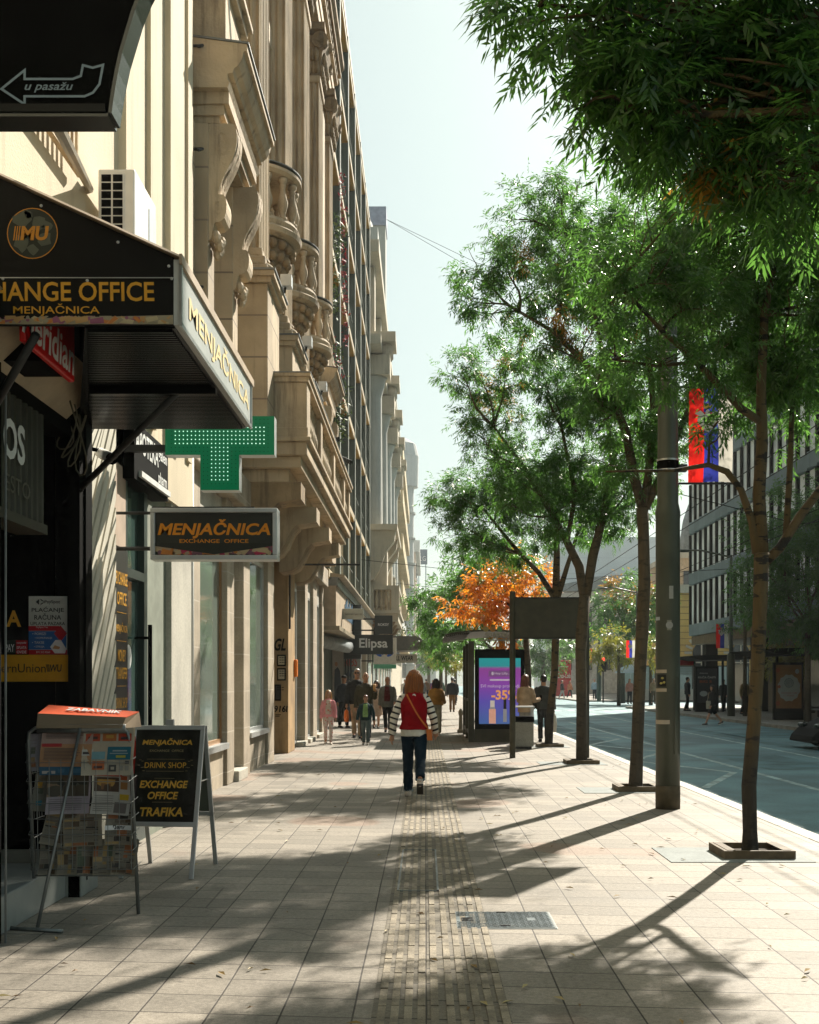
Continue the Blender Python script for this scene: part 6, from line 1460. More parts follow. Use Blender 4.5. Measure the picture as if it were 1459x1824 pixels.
simple_tree('small yellow leaved tree beside a street pole far along the pavement', 66, 2.6, [(808,1182,10),(800,1170,8),(822,1176,9),(785,1178,7)], 10, LEAFY)
simple_tree('far orange tree in the haze past the crowd', 90, 2.4, [(775,1180,7),(787,1172,8),(768,1170,7)], 12, LEAFY)
simple_tree('big dark tree overhanging the far bus shelters', 43, 14.3, [(1345,960,36),(1385,930,48),(1440,940,60),(1400,1000,50),(1340,1030,32),(1360,1085,30),(1420,1070,50),(1470,1020,60),(1480,1100,50),(1330,1075,18),(1390,1110,25),(1500,900,60),(1450,1130,30)], 13, group='trees across the road', dens=520)
o = simple_tree('thin sparse sapling before the yellow building', 50, 13.9, [(1322,1080,18),(1310,1060,14),(1335,1100,14),(1300,1110,10)], 14, group='trees across the road', dens=60, tr=.1)
simple_tree('round tree with browned top in front of the theatre building', 85, 14.6, [(1080,1075,24,.3),(1110,1055,26,.5),(1145,1060,26,.4),(1170,1085,24,.2),(1100,1095,26),(1140,1100,26),(1065,1105,16),(1165,1115,20),(1115,1115,22)], 15, group='trees at the junction', ll=.3, lw=.1, dens=110, tr=.2)
simple_tree('yellow green tree at the junction with the red traffic light', 76, 12.8, [(1075,1150,16),(1100,1138,16),(1118,1158,14),(1062,1168,12),(1095,1165,14)], 16, LEAFY, 'trees at the junction', .25, .09, 130)
simple_tree('yellow tree right of the thick lamp pole at the junction', 78, 15.3, [(1150,1170,14),(1165,1150,14),(1140,1155,12)], 17, LEAFY, 'trees at the junction', .25, .09, 130)
simple_tree('dark evergreen tree seen through the gap under the sign board', 112, 11.5, [(930,1150,20),(960,1145,24),(990,1160,20),(1010,1150,18),(945,1175,18),(975,1180,18),(915,1170,12)], 18, LEAF, 'trees at the junction', .35, .13, 80, tr=.25)
simple_tree('distant hazy tree at the very end of the street', 150, 0.5, [(752,1160,9),(765,1150,9),(775,1165,9),(760,1180,8)], 19, LEAF, 'trees at the junction', .4, .15, 80, tr=.25)
simple_tree('dark tree standing behind the nearer far bus shelter', 55, 18.5, [(1420,1180,30),(1450,1165,30),(1400,1165,20),(1380,1180,14)], 20, LEAFY, 'trees across the road', .2, .07, 250)

simple_tree('green street tree behind the orange jacket crowd on the far pavement', 72, 1.0, [(790,1150,18),(775,1135,16),(805,1145,18),(795,1125,16),(820,1150,16),(835,1135,16)], 21)
simple_tree('hazy green tree closing the far pavement under the shelter roof', 120, 2.2, [(800,1165,12),(785,1155,12),(815,1160,14),(830,1170,12),(770,1150,12)], 22, LEAF, 'trees further down the street', .3, .1, 110)
# ------------------------------------------------------------------ folding pavement board
BB = thing('pavement_board', 'folding aluminium pavement board with gold menjačnica and trafika lettering', 'A-board', (-2.02,9.12,0), R(-4))
def lean(sgn):
    """frame of one leaf leaning to the top edge; sgn -1 is the leaf facing the camera"""
    foot = Vector((0, sgn*.37, 0)); topv = Vector((0, sgn*.02, 1.15)); d = (topv-foot).normalized(); n = Vector((0,-d.z*(-sgn)*-1,0)); return foot, topv, d
W2 = .29
for sgn in (-1, 1):
    foot, topv, d = lean(sgn); L = (topv-foot).length; nrm = Vector((1,0,0)).cross(d); nrm = nrm if nrm.y*sgn > 0 else -nrm
    P = lambda x, s_, o=0: foot + d*s_ + Vector((x,0,0)) + nrm*o
    b = MB(); q = .017
    for x in (-W2+q, W2-q): b.obox(P(x, L/2), (q,0,0), nrm*.011, d*L/2, 0)
    if sgn < 0:
        for s_ in (.4+q, L-q): b.obox(P(0,s_,.001), (W2,0,0), nrm*.012, d*q*1.05, 0)
        lf = b.build('front_leaf', M['alu'], BB, local=True, bevel=.003)
        b = MB(); b.obox(P(0,(.4+L)/2,.004), (W2-.034,0,0), nrm*.004, d*((L-.4)/2-.034), 0); pnl = b.build('poster', pmat('poster_dark', (0.016,0.016,0.012), .28, .5, 6, .5, 9, spec=.4), lf, local=True)
        b = MB(); T = lambda s, t_, w_, h_, bd=.02, sh=.0, m_=0: b.text(s, P(0,.4+t_*(L-.4),.011), XR, d, w_, h_, m_, bold=bd, shear=sh)
        T('MENJAČNICA', .83, .4, .066, .03, .15); T('EXCHANGE  OFFICE', .745, .27, .018, .01, 0, 1); T('DRINK SHOP', .6, .33, .046, .008); T('EXCHANGE', .41, .38, .06, .03, .15); T('OFFICE', .3, .24, .06, .03, .15); T('TRAFIKA', .14, .34, .07, .03, .12)
        for (t_, w_) in ((.66,.3),(.54,.3),(.47,.16),(.235,.16)): b.obox(P(0,.4+t_*(L-.4),.011), (w_/2,0,0), nrm*.0005, d*.0012, 1)
        for sx in (-1,1):
            for k in range(6): 
                a = k*.9; b.obox(P(sx*(.19+.022*math.cos(a)), .4+.6*(L-.4)+.045*math.sin(a*1.3), .0112), (.009,0,0), nrm*.0005, d*.0016, 1)
        b.build('lettering', [cmat((0.66,0.36,0.05),.4), cmat((0.3,0.24,0.12),.4)], pnl, local=True)
    else:
        for s_ in (.45, L-q): b.obox(P(0,s_), (W2,0,0), nrm*.011, d*q, 0)
        lf = b.build('back_leaf', M['alu'], BB, local=True, bevel=.003)
        b = MB(); b.obox(P(0,(.45+L)/2,.002), (W2-.03,0,0), nrm*.004, d*((L-.45)/2-.02)); b.build('back_panel', pmat('back_panel',(0.1,0.11,0.08),.6), lf, local=True)
b = MB()
for x in (-W2+.02, W2-.02): b.tube([(x,-.16,.72),(x,.16,.72)], .006, 6)
b.box(-.03,.03,-.02,.02,1.15,1.2); b.build('spreader', M['alu'], BB, local=True)
# ------------------------------------------------------------------ newspaper rack with its papers
RK = thing('newspaper_rack', 'wire newspaper rack full of papers with folded orange header outside the black shop', 'newspaper rack', (-2.2,7.42,0))
def rtop(z): return 1-.06*z       # sides draw in a little towards the top? they spread slightly
xl = lambda z: -2.515-.05*z/1.2; xr_ = lambda z: -1.85-.06*z/1.2
yb_ = 7.43
b = MB()
b.tube([(xl(0),yb_,0),(xl(1.1),yb_,1.12),(xl(1.2)+.01,yb_,1.17),(xl(1.2)+.05,yb_,1.2),(xr_(1.2)-.05,yb_,1.2),(xr_(1.2)-.01,yb_,1.17),(xr_(1.1),yb_,1.12),(xr_(0),yb_,0)], .0125, 8)
b.tube([(xl(.22),yb_,.25),(xr_(.22),yb_,.25)], .008, 7)
b.tube([(-2.22,yb_-.02,1.2),(-2.33,6.92,.02)], .011, 8); b.tube([(-2.52,6.95,.012),(-2.16,6.86,.012)], .012, 8)
b.box(-2.5,-1.93,yb_-.02,yb_-.005,1.17,1.225)
b.build('frame', M['galv'], RK, smooth=True)
b = MB()
for i in range(9): x = -2.48+i*.075; b.tube([(x,yb_-.07 if i%2 else yb_-.06,.3),(x,yb_-.065,1.0)], .0022, 4)
for k, z in enumerate((.3,.42,.52,.62,.72,.86,.98)): b.tube([(xl(z)-.02,yb_+.05,z+.03),(xl(z),yb_-.07,z),(xr_(z),yb_-.07,z),(xr_(z)+.02,yb_+.05,z+.03)], .0028, 5)
for tier, z in enumerate((.28,.6,.9)):
    for s_ in (0,1):
        x = xl(z)-.015 if s_ == 0 else xr_(z)-.02
        for k in range(6 if s_ == 0 else 2): b.tube([(x,yb_+.0+.05*k,z),(x+(-.02 if s_==0 else .01),yb_+.03+.05*k,z+.2)], .002, 4)
        dp_ = .3 if s_ == 0 else .1; b.tube([(x,yb_,z),(x,yb_+dp_,z)], .003, 4); b.tube([(x,yb_,z+.2),(x,yb_+dp_,z+.22)], .003, 4)
    b.tube([(xl(z),yb_+.3,z),(xr_(z)-.12,yb_+.3,z)], .003, 4)
b.build('wire_pockets', M['galv'], RK)
b = MB(); b.add([(-2.5,yb_-.03,1.2),(-1.95,yb_-.03,1.2),(-1.93,yb_-.0,1.27),(-2.5,yb_,1.295)], [(0,1,2,3)], 0)
b.add([(-2.5,yb_,1.295),(-1.93,yb_,1.27),(-1.9,yb_+.22,1.30),(-2.5,yb_+.22,1.345)], [(0,1,2,3)], 1)
b.add([(-1.95,yb_-.03,1.2),(-1.88,yb_+.2,1.2),(-1.9,yb_+.22,1.30),(-1.93,yb_,1.27)], [(0,1,2,3)], 0)
b.text('ZABAVNIK', (-2.17,yb_+.12,1.312), (.998,0,-.06), (0,.97,.24), .36, .06, 2, bold=.02)
hd_ = b.build('header', [pmat('card_brown',(0.26,0.19,0.12),.8), cmat((0.55,0.075,0.015),.6), PWH], RK)
so_ = hd_.modifiers.new('t','SOLIDIFY'); so_.thickness = .004
NEWS = cmat((0.26,0.23,0.17),.85); INK = cmat((0.05,0.045,0.04),.8); GREYP = cmat((0.22,0.2,0.17),.8)
PIC = [cmat((0.3,0.12,0.05)), cmat((0.35,0.24,0.1)), cmat((0.1,0.12,0.08)), cmat((0.42,0.04,0.05)), cmat((0.05,0.2,0.25)), cmat((0.5,0.3,0.05)), cmat((0.3,0.2,0.14)), cmat((0.09,0.06,0.035)), cmat((0.16,0.13,0.1))]
def paper(label, cx_, z0, wd, h, y, rot=0.0, style='news', seed=0, tint=None, head=None, name='newspaper', lean_=.06, art=None):
    o = thing(name, label, name, (cx_,y,z0), 0, 'papers in the wire rack'); r = random.Random(seed)
    base = {'news':NEWS}.get(style) or tint
    ca, sa = math.cos(rot), math.sin(rot); cv = r.uniform(.012,.03)
    def Pt(u_, v_, off=0.0):
        x, z = (u_-.5)*wd, v_*h
        return (cx_+x*ca-z*sa, y+lean_*v_+cv*math.sin(math.pi*u_)*(1 if r is None else 1)-off-.012*math.sin(5*v_+seed), z0+x*sa+z*ca)
    b = MB(); n = 6
    for layer in range(3):
        for i in range(n):
            for j in range(n):
                o_ = -.006*layer-.004*layer
                b.quad(Pt(i/n+.01*layer,j/n,o_),Pt((i+1)/n+.01*layer,j/n,o_),Pt((i+1)/n+.01*layer,(j+1)/n,o_),Pt(i/n+.01*layer,(j+1)/n,o_),0)
    sh = b.build('sheet', base, o, smooth=True)
    b = MB()
    def patch(u0,u1,v0,v1,m_,off=.0035): 
        k = 3
        for i in range(k):
            a_, c_ = u0+(u1-u0)*i/k, u0+(u1-u0)*(i+1)/k
            for j in range(2):
                e_, g_ = v0+(v1-v0)*j/2, v0+(v1-v0)*(j+1)/2
                b.quad(Pt(a_,e_,off),Pt(c_,e_,off),Pt(c_,g_,off),Pt(a_,g_,off),m_)
    mats = [INK, GREYP]+PIC
    for k, (u0_,u1_,v0_,v1_,c_) in enumerate(art or ()):
        mats.append(cmat(c_)); patch(u0_,u1_,v0_,v1_,len(mats)-1,.0035+.0004*k)
    if art: pass
    elif style == 'news':
        v = .97
        while v > .05:
            hh = r.choice((.05,.09,.14,.3)); u_ = .04
            while u_ < .9:
                ww = min(r.choice((.2,.28,.4)), .96-u_)
                if r.random() < .5: patch(u_,u_+ww-.02,max(.03,v-hh),v-.01,r.choice((2,3,0,0,4,9,9,10,10)))
                else:
                    vv = v-.01
                    while vv > max(.03,v-hh)+.012: patch(u_,u_+ww-.03,vv-.008,vv,1 if r.random()<.8 else 0); vv -= .018
                u_ += ww
            v -= hh
    else:
        for k in range(3): u_ = r.uniform(.05,.5); v_ = r.uniform(.05,.7); patch(u_,min(.96,u_+r.uniform(.2,.4)),v_,min(.97,v_+r.uniform(.1,.25)),r.randrange(2,9),.0035+.0006*k)
        for k in range(9): v_ = .1+.09*k; patch(.06,.06+r.uniform(.2,.5),v_,v_+.012,1,.006)
    if head:
        c_ = Vector(Pt(.5,.45,.009)); mats.append(PWH); patch(.0,1,.4,.52,len(mats)-1,.0065)
        b.text(head, Vector(Pt(.5,.46,.012)), (ca,0,sa), ZU, wd*.85, None, 0, bold=.03)
    b.build('print', mats, o)
    return o
yf = yb_-.045
paper('advert sheet with pink text block and blue footer at the top of the wire rack', -2.305,.9,.33,.3,yf-.015,0,'ad',31,cmat((0.4,0.27,0.22)),name='magazine',art=[(0,1,.0,.66,(0.42,0.22,0.11)),(0,1,.0,.18,(0.03,0.1,0.17)),(.02,.4,.6,.67,(0.4,0.03,0.03)),(.05,.3,.03,.09,(0.4,0.36,0.33)),(.35,.9,.05,.14,(0.05,0.14,0.22))]+[(.08,.08+w_,v_,v_+.012,(0.12,0.09,0.08)) for v_,w_ in ((.93,.6),(.9,.7),(.87,.55),(.84,.72),(.81,.6),(.78,.68),(.56,.6),(.53,.66),(.5,.6),(.47,.7),(.44,.6),(.41,.66),(.38,.5),(.35,.62),(.32,.6))])
paper('white advert sheet with red car pictures and teal box atop the rack', -2.04,.9,.32,.3,yf-.02,.01,'ad',32,cmat((0.4,0.36,0.28)),name='magazine',art=[(0,1,.3,.68,(0.4,0.33,0.24)),(.05,.33,.72,.88,(0.4,0.06,0.02)),(.38,.66,.72,.88,(0.38,0.12,0.03)),(.7,.97,.72,.88,(0.42,0.05,0.02)),(.1,.28,.76,.82,(0.06,0.03,0.02)),(.45,.6,.78,.85,(0.45,0.25,0.05)),(.75,.93,.75,.81,(0.05,0.03,0.03)),(.5,.98,.33,.6,(0.02,0.13,0.18)),(.6,.9,.5,.53,(0.3,0.34,0.34)),(.55,.92,.45,.47,(0.3,0.34,0.34)),(.68,.88,.37,.42,(0.4,0.36,0.05)),(.0,.22,.42,.55,(0.45,0.43,0.38)),(.02,.18,.45,.5,(0.06,0.05,0.05)),(.2,.46,.34,.5,(0.16,0.3,0.33)),(.22,.46,.12,.3,(0.42,0.12,0.04)),(.25,.42,.15,.2,(0.06,0.03,0.03)),(.55,.7,.08,.22,(0.06,0.06,0.06)),(.59,.66,.12,.18,(0.4,0.36,0.28)),(.76,.84,.1,.2,(0.26,0.25,0.22)),(.88,.96,.1,.2,(0.27,0.26,0.23)),(.88,.96,.24,.31,(0.1,0.1,0.1))])
paper('white magazine page with landscape photo in the second tier of the rack', -2.3,.65,.27,.26,yf,.03,'ad',33,cmat((0.38,0.33,0.36)),name='magazine',art=[(0,1,.42,1,(0.08,0.07,0.05)),(0,1,.85,1,(0.4,0.17,0.04)),(.2,.95,.5,.85,(0.03,0.035,0.03)),(0,.3,.42,.75,(0.24,0.17,0.1)),(.4,.8,.62,.74,(0.1,0.11,0.09))]+[(.08,.85,v_,v_+.015,(0.2,0.17,0.18)) for v_ in (.1,.15,.2,.25,.3,.35)])
paper('white curled magazine page with food pictures in the second tier of the rack', -2.03,.645,.24,.26,yf,-.05,'ad',34,cmat((0.42,0.4,0.36)),name='magazine',art=[(.03,.68,.55,.9,(0.07,0.045,0.03)),(.1,.6,.68,.85,(0.4,0.24,0.06)),(.2,.45,.6,.75,(0.2,0.1,0.04)),(.7,.98,.36,.5,(0.45,0.3,0.02)),(.72,.92,.62,.8,(0.28,0.14,0.05)),(.72,.9,.85,.95,(0.35,0.08,0.03)),(.6,.95,.05,.3,(0.15,0.13,0.12)),(.0,.75,.93,.99,(0.4,0.08,0.05))]+[(.06,.55,v_,v_+.014,(0.22,0.2,0.18)) for v_ in (.08,.13,.18,.23,.28,.33,.38,.44)])
paper('folded newspaper tilted to the left in the third tier of the rack', -2.38,.44,.2,.25,yf-.01,-.22,'news',35)
paper('greyish newspaper with text columns in the middle of the third tier', -2.2,.44,.24,.25,yf-.015,.04,'news',36)
paper('newspaper with Делије headline at the end of the third tier', -1.97,.45,.17,.24,yf-.01,0,'news',37,head='е Делије')
for k, (x, w_, rt) in enumerate(((-2.42,.12,0),(-2.3,.13,.02),(-2.18,.12,-.02),(-2.06,.14,.03),(-1.94,.15,-.05))):
    paper(('dark newspaper at the wall end of the bottom tier of the rack','newspaper with a round red picture in the bottom tier','pale newspaper in the middle of the bottom tier','newspaper with bold vertical print in the bottom tier','creased newspaper with a car advert at the street end of the bottom tier')[k], x,.26,w_,.22,yf-.012-.004*(k%2),rt,'news',40+k)
for k, (x, z, lb) in enumerate(((-2.52,.92,'magazine'),(-2.5,.66,'magazine'),(-1.935,.9,'magazine'),(-1.935,.64,'magazine'))):
    paper(('glossy magazine poking out at the wall side of the top tier','dark magazine poking out at the wall side of the second tier','red magazine poking out at the street side of the top tier','black and red magazine at the street side of the second tier')[k], x,z,.1,.24,yf+.06,(.05,-.04,.03,-.03)[k],'ad',50+k,(cmat((0.3,0.3,0.33)),cmat((0.2,0.19,0.15)),cmat((0.45,0.05,0.03)),cmat((0.06,0.05,0.05)))[k],name='magazine')
# ------------------------------------------------------------------ people
SKIN = pmat('skin', (0.5,0.27,0.17), .5, .1, 8, spec=.35, obj=True)
SKIN2 = pmat('skin_tan', (0.42,0.21,0.12), .5, .1, 8, spec=.35, obj=True)
def cloth(name, c, var=.2, bump=.3): return pmat(name, c, .85, var, 5, bump, 16, spec=.15, obj=True)
def stripes(name):
    m, t, b = newmat(name); tc = nn(t, 'ShaderNodeTexCoord'); sp = nn(t, 'ShaderNodeSeparateXYZ'); t.links.new(tc.outputs['Object'], sp.inputs[0])
    z = mathn(t, 'ADD', sp.outputs[2], mathn(t, 'MULTIPLY', noise(t, tc.outputs['Object'], 5, 2), .03))
    z = mathn(t, 'ADD', z, mathn(t, 'MULTIPLY', mathn(t, 'ABSOLUTE', sp.outputs[0]), -.35))
    f = mathn(t, 'LESS_THAN', mathn(t, 'FRACT', mathn(t, 'DIVIDE', z, .078)), .33)
    t.links.new(mixc(t, f, (0.72,0.68,0.6), (0.012,0.012,0.015)), b.inputs['Base Color']); b.inputs['Roughness'].default_value = .9; return m
def floral(name, base, c1, c2):
    m, t, b = newmat(name); tc = nn(t, 'ShaderNodeTexCoord'); v = nn(t, 'ShaderNodeTexVoronoi'); v.inputs['Scale'].default_value = 16; t.links.new(tc.outputs['Object'], v.inputs['Vector'])
    f = mathn(t, 'LESS_THAN', v.outputs['Distance'], .36); sp = nn(t, 'ShaderNodeSeparateColor'); t.links.new(v.outputs['Color'], sp.inputs[0])
    t.links.new(mixc(t, f, base, mixc(t, mathn(t, 'GREATER_THAN', sp.outputs[0], .5), c1, c2)), b.inputs['Base Color']); b.inputs['Roughness'].default_value = .9; return m
def hairmat(name, c):
    m, t, b = newmat(name); tc = nn(t, 'ShaderNodeTexCoord'); f = noise(t, stretch(t, tc.outputs['Object'], (60.0,60.0,5.0)), 1.0, 3)
    t.links.new(mixc(t, smooth(t, f, .3, .7), tuple(x*.55 for x in c), tuple(x*1.35 for x in c)), b.inputs['Base Color']); b.inputs['Roughness'].default_value = .4; b.inputs['Specular IOR Level'].default_value = .5
    bn = nn(t, 'ShaderNodeBump'); bn.inputs['Strength'].default_value = .6; bn.inputs['Distance'].default_value = .01; t.links.new(f, bn.inputs['Height']); t.links.new(bn.outputs[0], b.inputs['Normal']); return m
HC = {'copper': hairmat('copper_hair', (0.3,0.1,0.02)), 'black': hairmat('black_hair', (0.015,0.011,0.009)), 'brown': hairmat('brown_hair', (0.16,0.05,0.02)), 'blond': hairmat('fair_hair', (0.45,0.25,0.09)), 'grey': hairmat('grey_hair', (0.3,0.28,0.25))}
def remesh(o, vox, it=3, smooth=.5, wr=0.0):
    r_ = o.modifiers.new('surface','REMESH'); r_.mode = 'VOXEL'; r_.voxel_size = vox; r_.use_smooth_shade = True
    if it: s_ = o.modifiers.new('smooth','SMOOTH'); s_.factor = smooth; s_.iterations = it
    if wr: 
        d = o.modifiers.new('folds','DISPLACE'); d.texture = FOLD; d.strength = wr; d.mid_level = .5
    return o
FOLD = bpy.data.textures.new('folds','CLOUDS'); FOLD.noise_scale = .07; FOLD.noise_depth = 1
def person(label, x, y, rz, h, legs=(12,5,-12,18), arms=((8,8,10),(-8,8,10)), top=None, bottom=None, shoes=None, hair=('short','brown'), fem=False, skin=None, z0=0.0, q=1, face=True, group=None, extra=None, cap=None, head_turn=0.0, open_front=None, lean=0.0):
    """standing or walking figure, facing -y in its own frame. legs: (pitch, knee) left, right; arms: (pitch, out, elbow) left, right"""
    k = h/1.75; o = thing('person', label, 'person', (x,y,z0), rz, group); skin = skin or SKIN
    vox = (.0065,.01,.018)[q]*max(k,.75)
    V = lambda a,b_,c: Vector((a,b_,c))
    J = {}
    hipw = .085
    low = 9
    for s_, (a, kn) in ((1,legs[:2]),(-1,legs[2:])):
        a, kn = R(a), R(kn); hp_ = V(s_*hipw,0,.92); kne = hp_+V(0,-math.sin(a),-math.cos(a))*.43; b2 = a-kn; ank = kne+V(s_*-.005,-math.sin(b2),-math.cos(b2))*.41
        pit = max(0, kn-a*.4-.1) if b2 < -.15 else 0
        heel = ank+V(0,.05*math.cos(pit),-.055); toe = ank+V(0,-.17*math.cos(pit),-.06-.17*math.sin(pit)); J[s_] = [hp_,kne,ank,heel,toe]; low = min(low, heel.z-.025, toe.z-.02)
    dz = -low
    for s_ in (1,-1): J[s_] = [p+V(0,0,dz) for p in J[s_]]
    up = dz; LN = R(lean)
    def T(p): return V(p.x, p.y-math.sin(LN)*(p.z-.95), p.z+up)   # upper body
    shw = .165 if fem else .19
    for s_, (a, ab, e) in ((1,arms[0]),(-1,arms[1])):
        a, ab, e = R(a), R(ab), R(e); sh = V(s_*shw,.01,1.375); d1 = V(s_*math.sin(ab),-math.sin(a)*math.cos(ab),-math.cos(a)*math.cos(ab)); el = sh+d1*.285
        ab2 = ab*.3; d2 = V(s_*math.sin(ab2),-math.sin(a+e)*math.cos(ab2),-math.cos(a+e)*math.cos(ab2)); wr = el+d2*.25; hd = wr+d2*.09; J['a%d'%s_] = [T(sh),T(el),T(wr),T(hd),d2]
    tw = ((.86,.16,.11),(.95,.17,.115),(1.06,.135,.095),(1.18,.145,.1),(1.3,.155,.115),(1.38,.125,.1),(1.435,.085,.075),(1.49,.052,.055),(1.56,.05,.055)) if fem else ((.86,.15,.105),(.95,.155,.11),(1.06,.145,.1),(1.18,.155,.105),(1.3,.172,.12),(1.38,.145,.105),(1.435,.095,.08),(1.49,.06,.06),(1.56,.056,.06))
    b = MB()
    b.rings([(T(V(0,0,z)).x,T(V(0,.01,z)).y,z+up,rx,ry) for z,rx,ry in tw])
    hc = T(V(0,-.015,1.635)); b.ell(hc,(.073,.092,.115),0,16,10); b.ell(hc+V(0,-.02,-.06),(.055,.07,.058),0,12,8); b.tube([hc+V(0,-.085,.015),hc+V(0,-.108,-.022)],[.01,.016],8); b.tube([hc+V(0,-.088,-.025),hc+V(0,-.1,-.027)],[.018,.008],8)
    for s_ in (1,-1): b.ell(hc+V(s_*.075,.005,-.005),(.012,.022,.032),0,8,6); b.ell(hc+V(s_*.035,-.07,-.02),(.025,.02,.022),0,8,6)
    b.ell(hc+V(0,-.083,-.062),(.024,.012,.01),0,8,6); b.ell(hc+V(0,-.07,-.095),(.025,.022,.02),0,8,6)
    for s_ in (1,-1):
        hp_,kne,ank,heel,toe = J[s_]
        b.tube([hp_+V(0,0,.02),hp_.lerp(kne,.5),kne,kne.lerp(ank,.3),ank],[.085,.07,.052,.052,.036],12); b.tube([heel,ank+V(0,-.05,-.035),toe],[.036,.042,.028],10)
        sh,el,wr,hd,d2 = J['a%d'%s_]
        b.tube([sh,sh.lerp(el,.5),el,el.lerp(wr,.35),wr],[.05,.045,.037,.036,.025],10)
        # hand: palm, four fingers of their own length, thumb from the side of the palm
        f_ = V(0,-1,0) if abs(d2.y) < .7 else V(0,0,1); nrm = (f_-d2*f_.dot(d2)).normalized(); side = V(-s_,0,0); side = (side-d2*side.dot(d2)).normalized()
        palm = wr+d2*.045
        b.tube([wr,palm,wr+d2*.085],[(.026,.019),(.036,.017),(.037,.015)] if abs(nrm.x) < .5 else .03,8)
        for i,(off,ln) in enumerate(((.026,.066),(.009,.076),(-.009,.072),(-.026,.056))):
            p0 = wr+d2*.078+nrm*off; p1 = p0+d2*ln*.5+side*.006; p2 = p0+d2*ln*.85+side*.026; b.tube([p0,p1,p2],[.0105,.0095,.008],6)
        p0 = wr+d2*.03+nrm*.03; b.tube([p0,p0+d2*.03+nrm*.022+side*.01,p0+d2*.062+nrm*.024+side*.018],[.013,.0105,.009],6)
    body = b; 
    def sc_(mb): mb.v = [(a*k,b_*k,c*k) for a,b_,c in mb.v]; return mb
    rot = None
    remesh(sc_(body).build('body', skin, o, local=True), vox, 2)
    if face and q < 2:
        b = MB()
        for s_ in (1,-1): b.ell(hc+V(s_*.031,-.083,.006),(.013,.008,.007),0,8,6); b.ell(hc+V(s_*.031,-.092,.03),(.019,.006,.005),1,8,5)
        b.ell(hc+V(0,-.094,-.062),(.02,.005,.005),2,8,5)
        sc_(b).build('face_details', [cmat((0.02,0.015,0.012),.3), cmat((0.06,0.035,0.02)), cmat((0.35,0.1,0.08))], o, local=True)
    # clothes ------------------------------------------------------
    if bottom:
        b = MB(); kind, mat = bottom[0], bottom[1]; fl = bottom[2] if len(bottom) > 2 else 1.0
        if kind == 'skirt':
            zb = bottom[3] if len(bottom) > 3 else .45
            b.rings([(0,0,zb+up,.19*fl,.16*fl),(0,0,(zb+.95)/2+up,.185,.145),(0,0,.95+up,.18,.125),(0,0,1.05+up,.15,.105)])
        else:
            b.rings([(0,.005,.84+up,.165,.115),(0,.008,.92+up,.182,.128),(0,.005,1.0+up,.165,.118),(0,0,1.06+up,.15,.108)])
            for s_ in (1,-1):
                hp_,kne,ank,heel,toe = J[s_]
                if kind == 'shorts': b.tube([hp_+V(0,0,.0),hp_.lerp(kne,.5),hp_.lerp(kne,.95)],[.095,.09,.09],12)
                else: b.tube([hp_+V(0,0,.0),hp_.lerp(kne,.5),kne,kne.lerp(ank,.5),ank+V(0,0,.005)],[.098,.086,.066*fl,.062*fl,.06*fl],12)
        remesh(sc_(b).build(kind, mat, o, local=True), max(vox,.009*k), 3, .5, .02*k)
    if shoes:
        b = MB()
        for s_ in (1,-1):
            hp_,kne,ank,heel,toe = J[s_]; d = (toe-heel).normalized()
            b.tube([heel+V(0,.012,.0),heel+d*.06+V(0,0,.018),toe-d*.05+V(0,0,.01),toe+V(0,-.012,.002)],[.038,.046,.043,.028],10); b.tube([ank+V(0,0,.0),heel+d*.05],[.043,.045],10)
        sh_ = remesh(sc_(b).build('shoes', shoes[0], o, local=True), max(vox,.008*k), 2)
        b = MB()
        for s_ in (1,-1):
            hp_,kne,ank,heel,toe = J[s_]; d = (toe-heel).normalized(); n_ = V(1,0,0).cross(d); n_ = n_ if n_.z > 0 else -n_
            b.obox((heel+toe)/2-n_*.026, (.042,0,0), d*((toe-heel).length/2+.025), n_*.009)
        sc_(b).build('soles', shoes[1], o, local=True, bevel=.006)
    if top:
        for t_ in (top if isinstance(top, list) else [top]):
            nm, mat, hem, th, slv = t_[:5]; smat = t_[5] if len(t_) > 5 else mat
            b = MB(); rs_ = [(T(V(0,.01,z)).x,T(V(0,.01,z)).y,z+up,rx+th,ry+th) for z,rx,ry in tw if hem-.02 <= z <= 1.44]
            zz = [r_[2]-up for r_ in rs_]
            if not zz or zz[0] > hem+.03: rs_ = [(0,.01,hem+up,rs_[0][3]+.012+(.03 if hem < .8 else 0),rs_[0][4]+.012+(.03 if hem < .8 else 0))]+rs_
            rs_.append((T(V(0,.01,1.49)).x,T(V(0,.01,1.49)).y,1.475+up,.064+th*.35,.066+th*.35))
            b.rings(rs_, 16)
            if slv == 0:
                for s_ in (1,-1): sh = J['a%d'%s_][0]; b.ell(sh+V(-s_*.03,0,0.0),(.055+th*.4,.06+th*.5,.05+th*.5),0,10,8)
            if slv and smat is mat:
                for s_ in (1,-1):
                    sh,el,wr,hd,d2 = J['a%d'%s_]; e_ = {1:wr,.5:el.lerp(wr,.0),.75:el.lerp(wr,.6)}[slv]; b.tube([sh+V(-s_*.05,0,.028),sh+V(-s_*.012,0,.0),sh.lerp(el,.5),el]+([el.lerp(wr,.5),e_] if slv > .5 else []),[.04+th*.4,.05+th*.5,.05+th*.5,.046+th*.4]+([.044+th*.4,.037+th*.5] if slv > .5 else []),12)
            remesh(sc_(b).build(nm, mat, o, local=True), max(vox,.009*k), 3, .5, .02*k)
            if slv and smat is not mat:
                for s_ in (1,-1):
                    b = MB(); sh,el,wr,hd,d2 = J['a%d'%s_]; e_ = wr if slv == 1 else el.lerp(wr,.6)
                    b.tube([sh+V(-s_*.05,0,.025),sh+V(-s_*.01,0,0),sh.lerp(el,.5),el,el.lerp(wr,.5),e_],[.045,.06,.06,.055,.051,.045],12); remesh(sc_(b).build('sleeve', smat, o, local=True), max(vox,.009*k), 3, .5, .02*k)
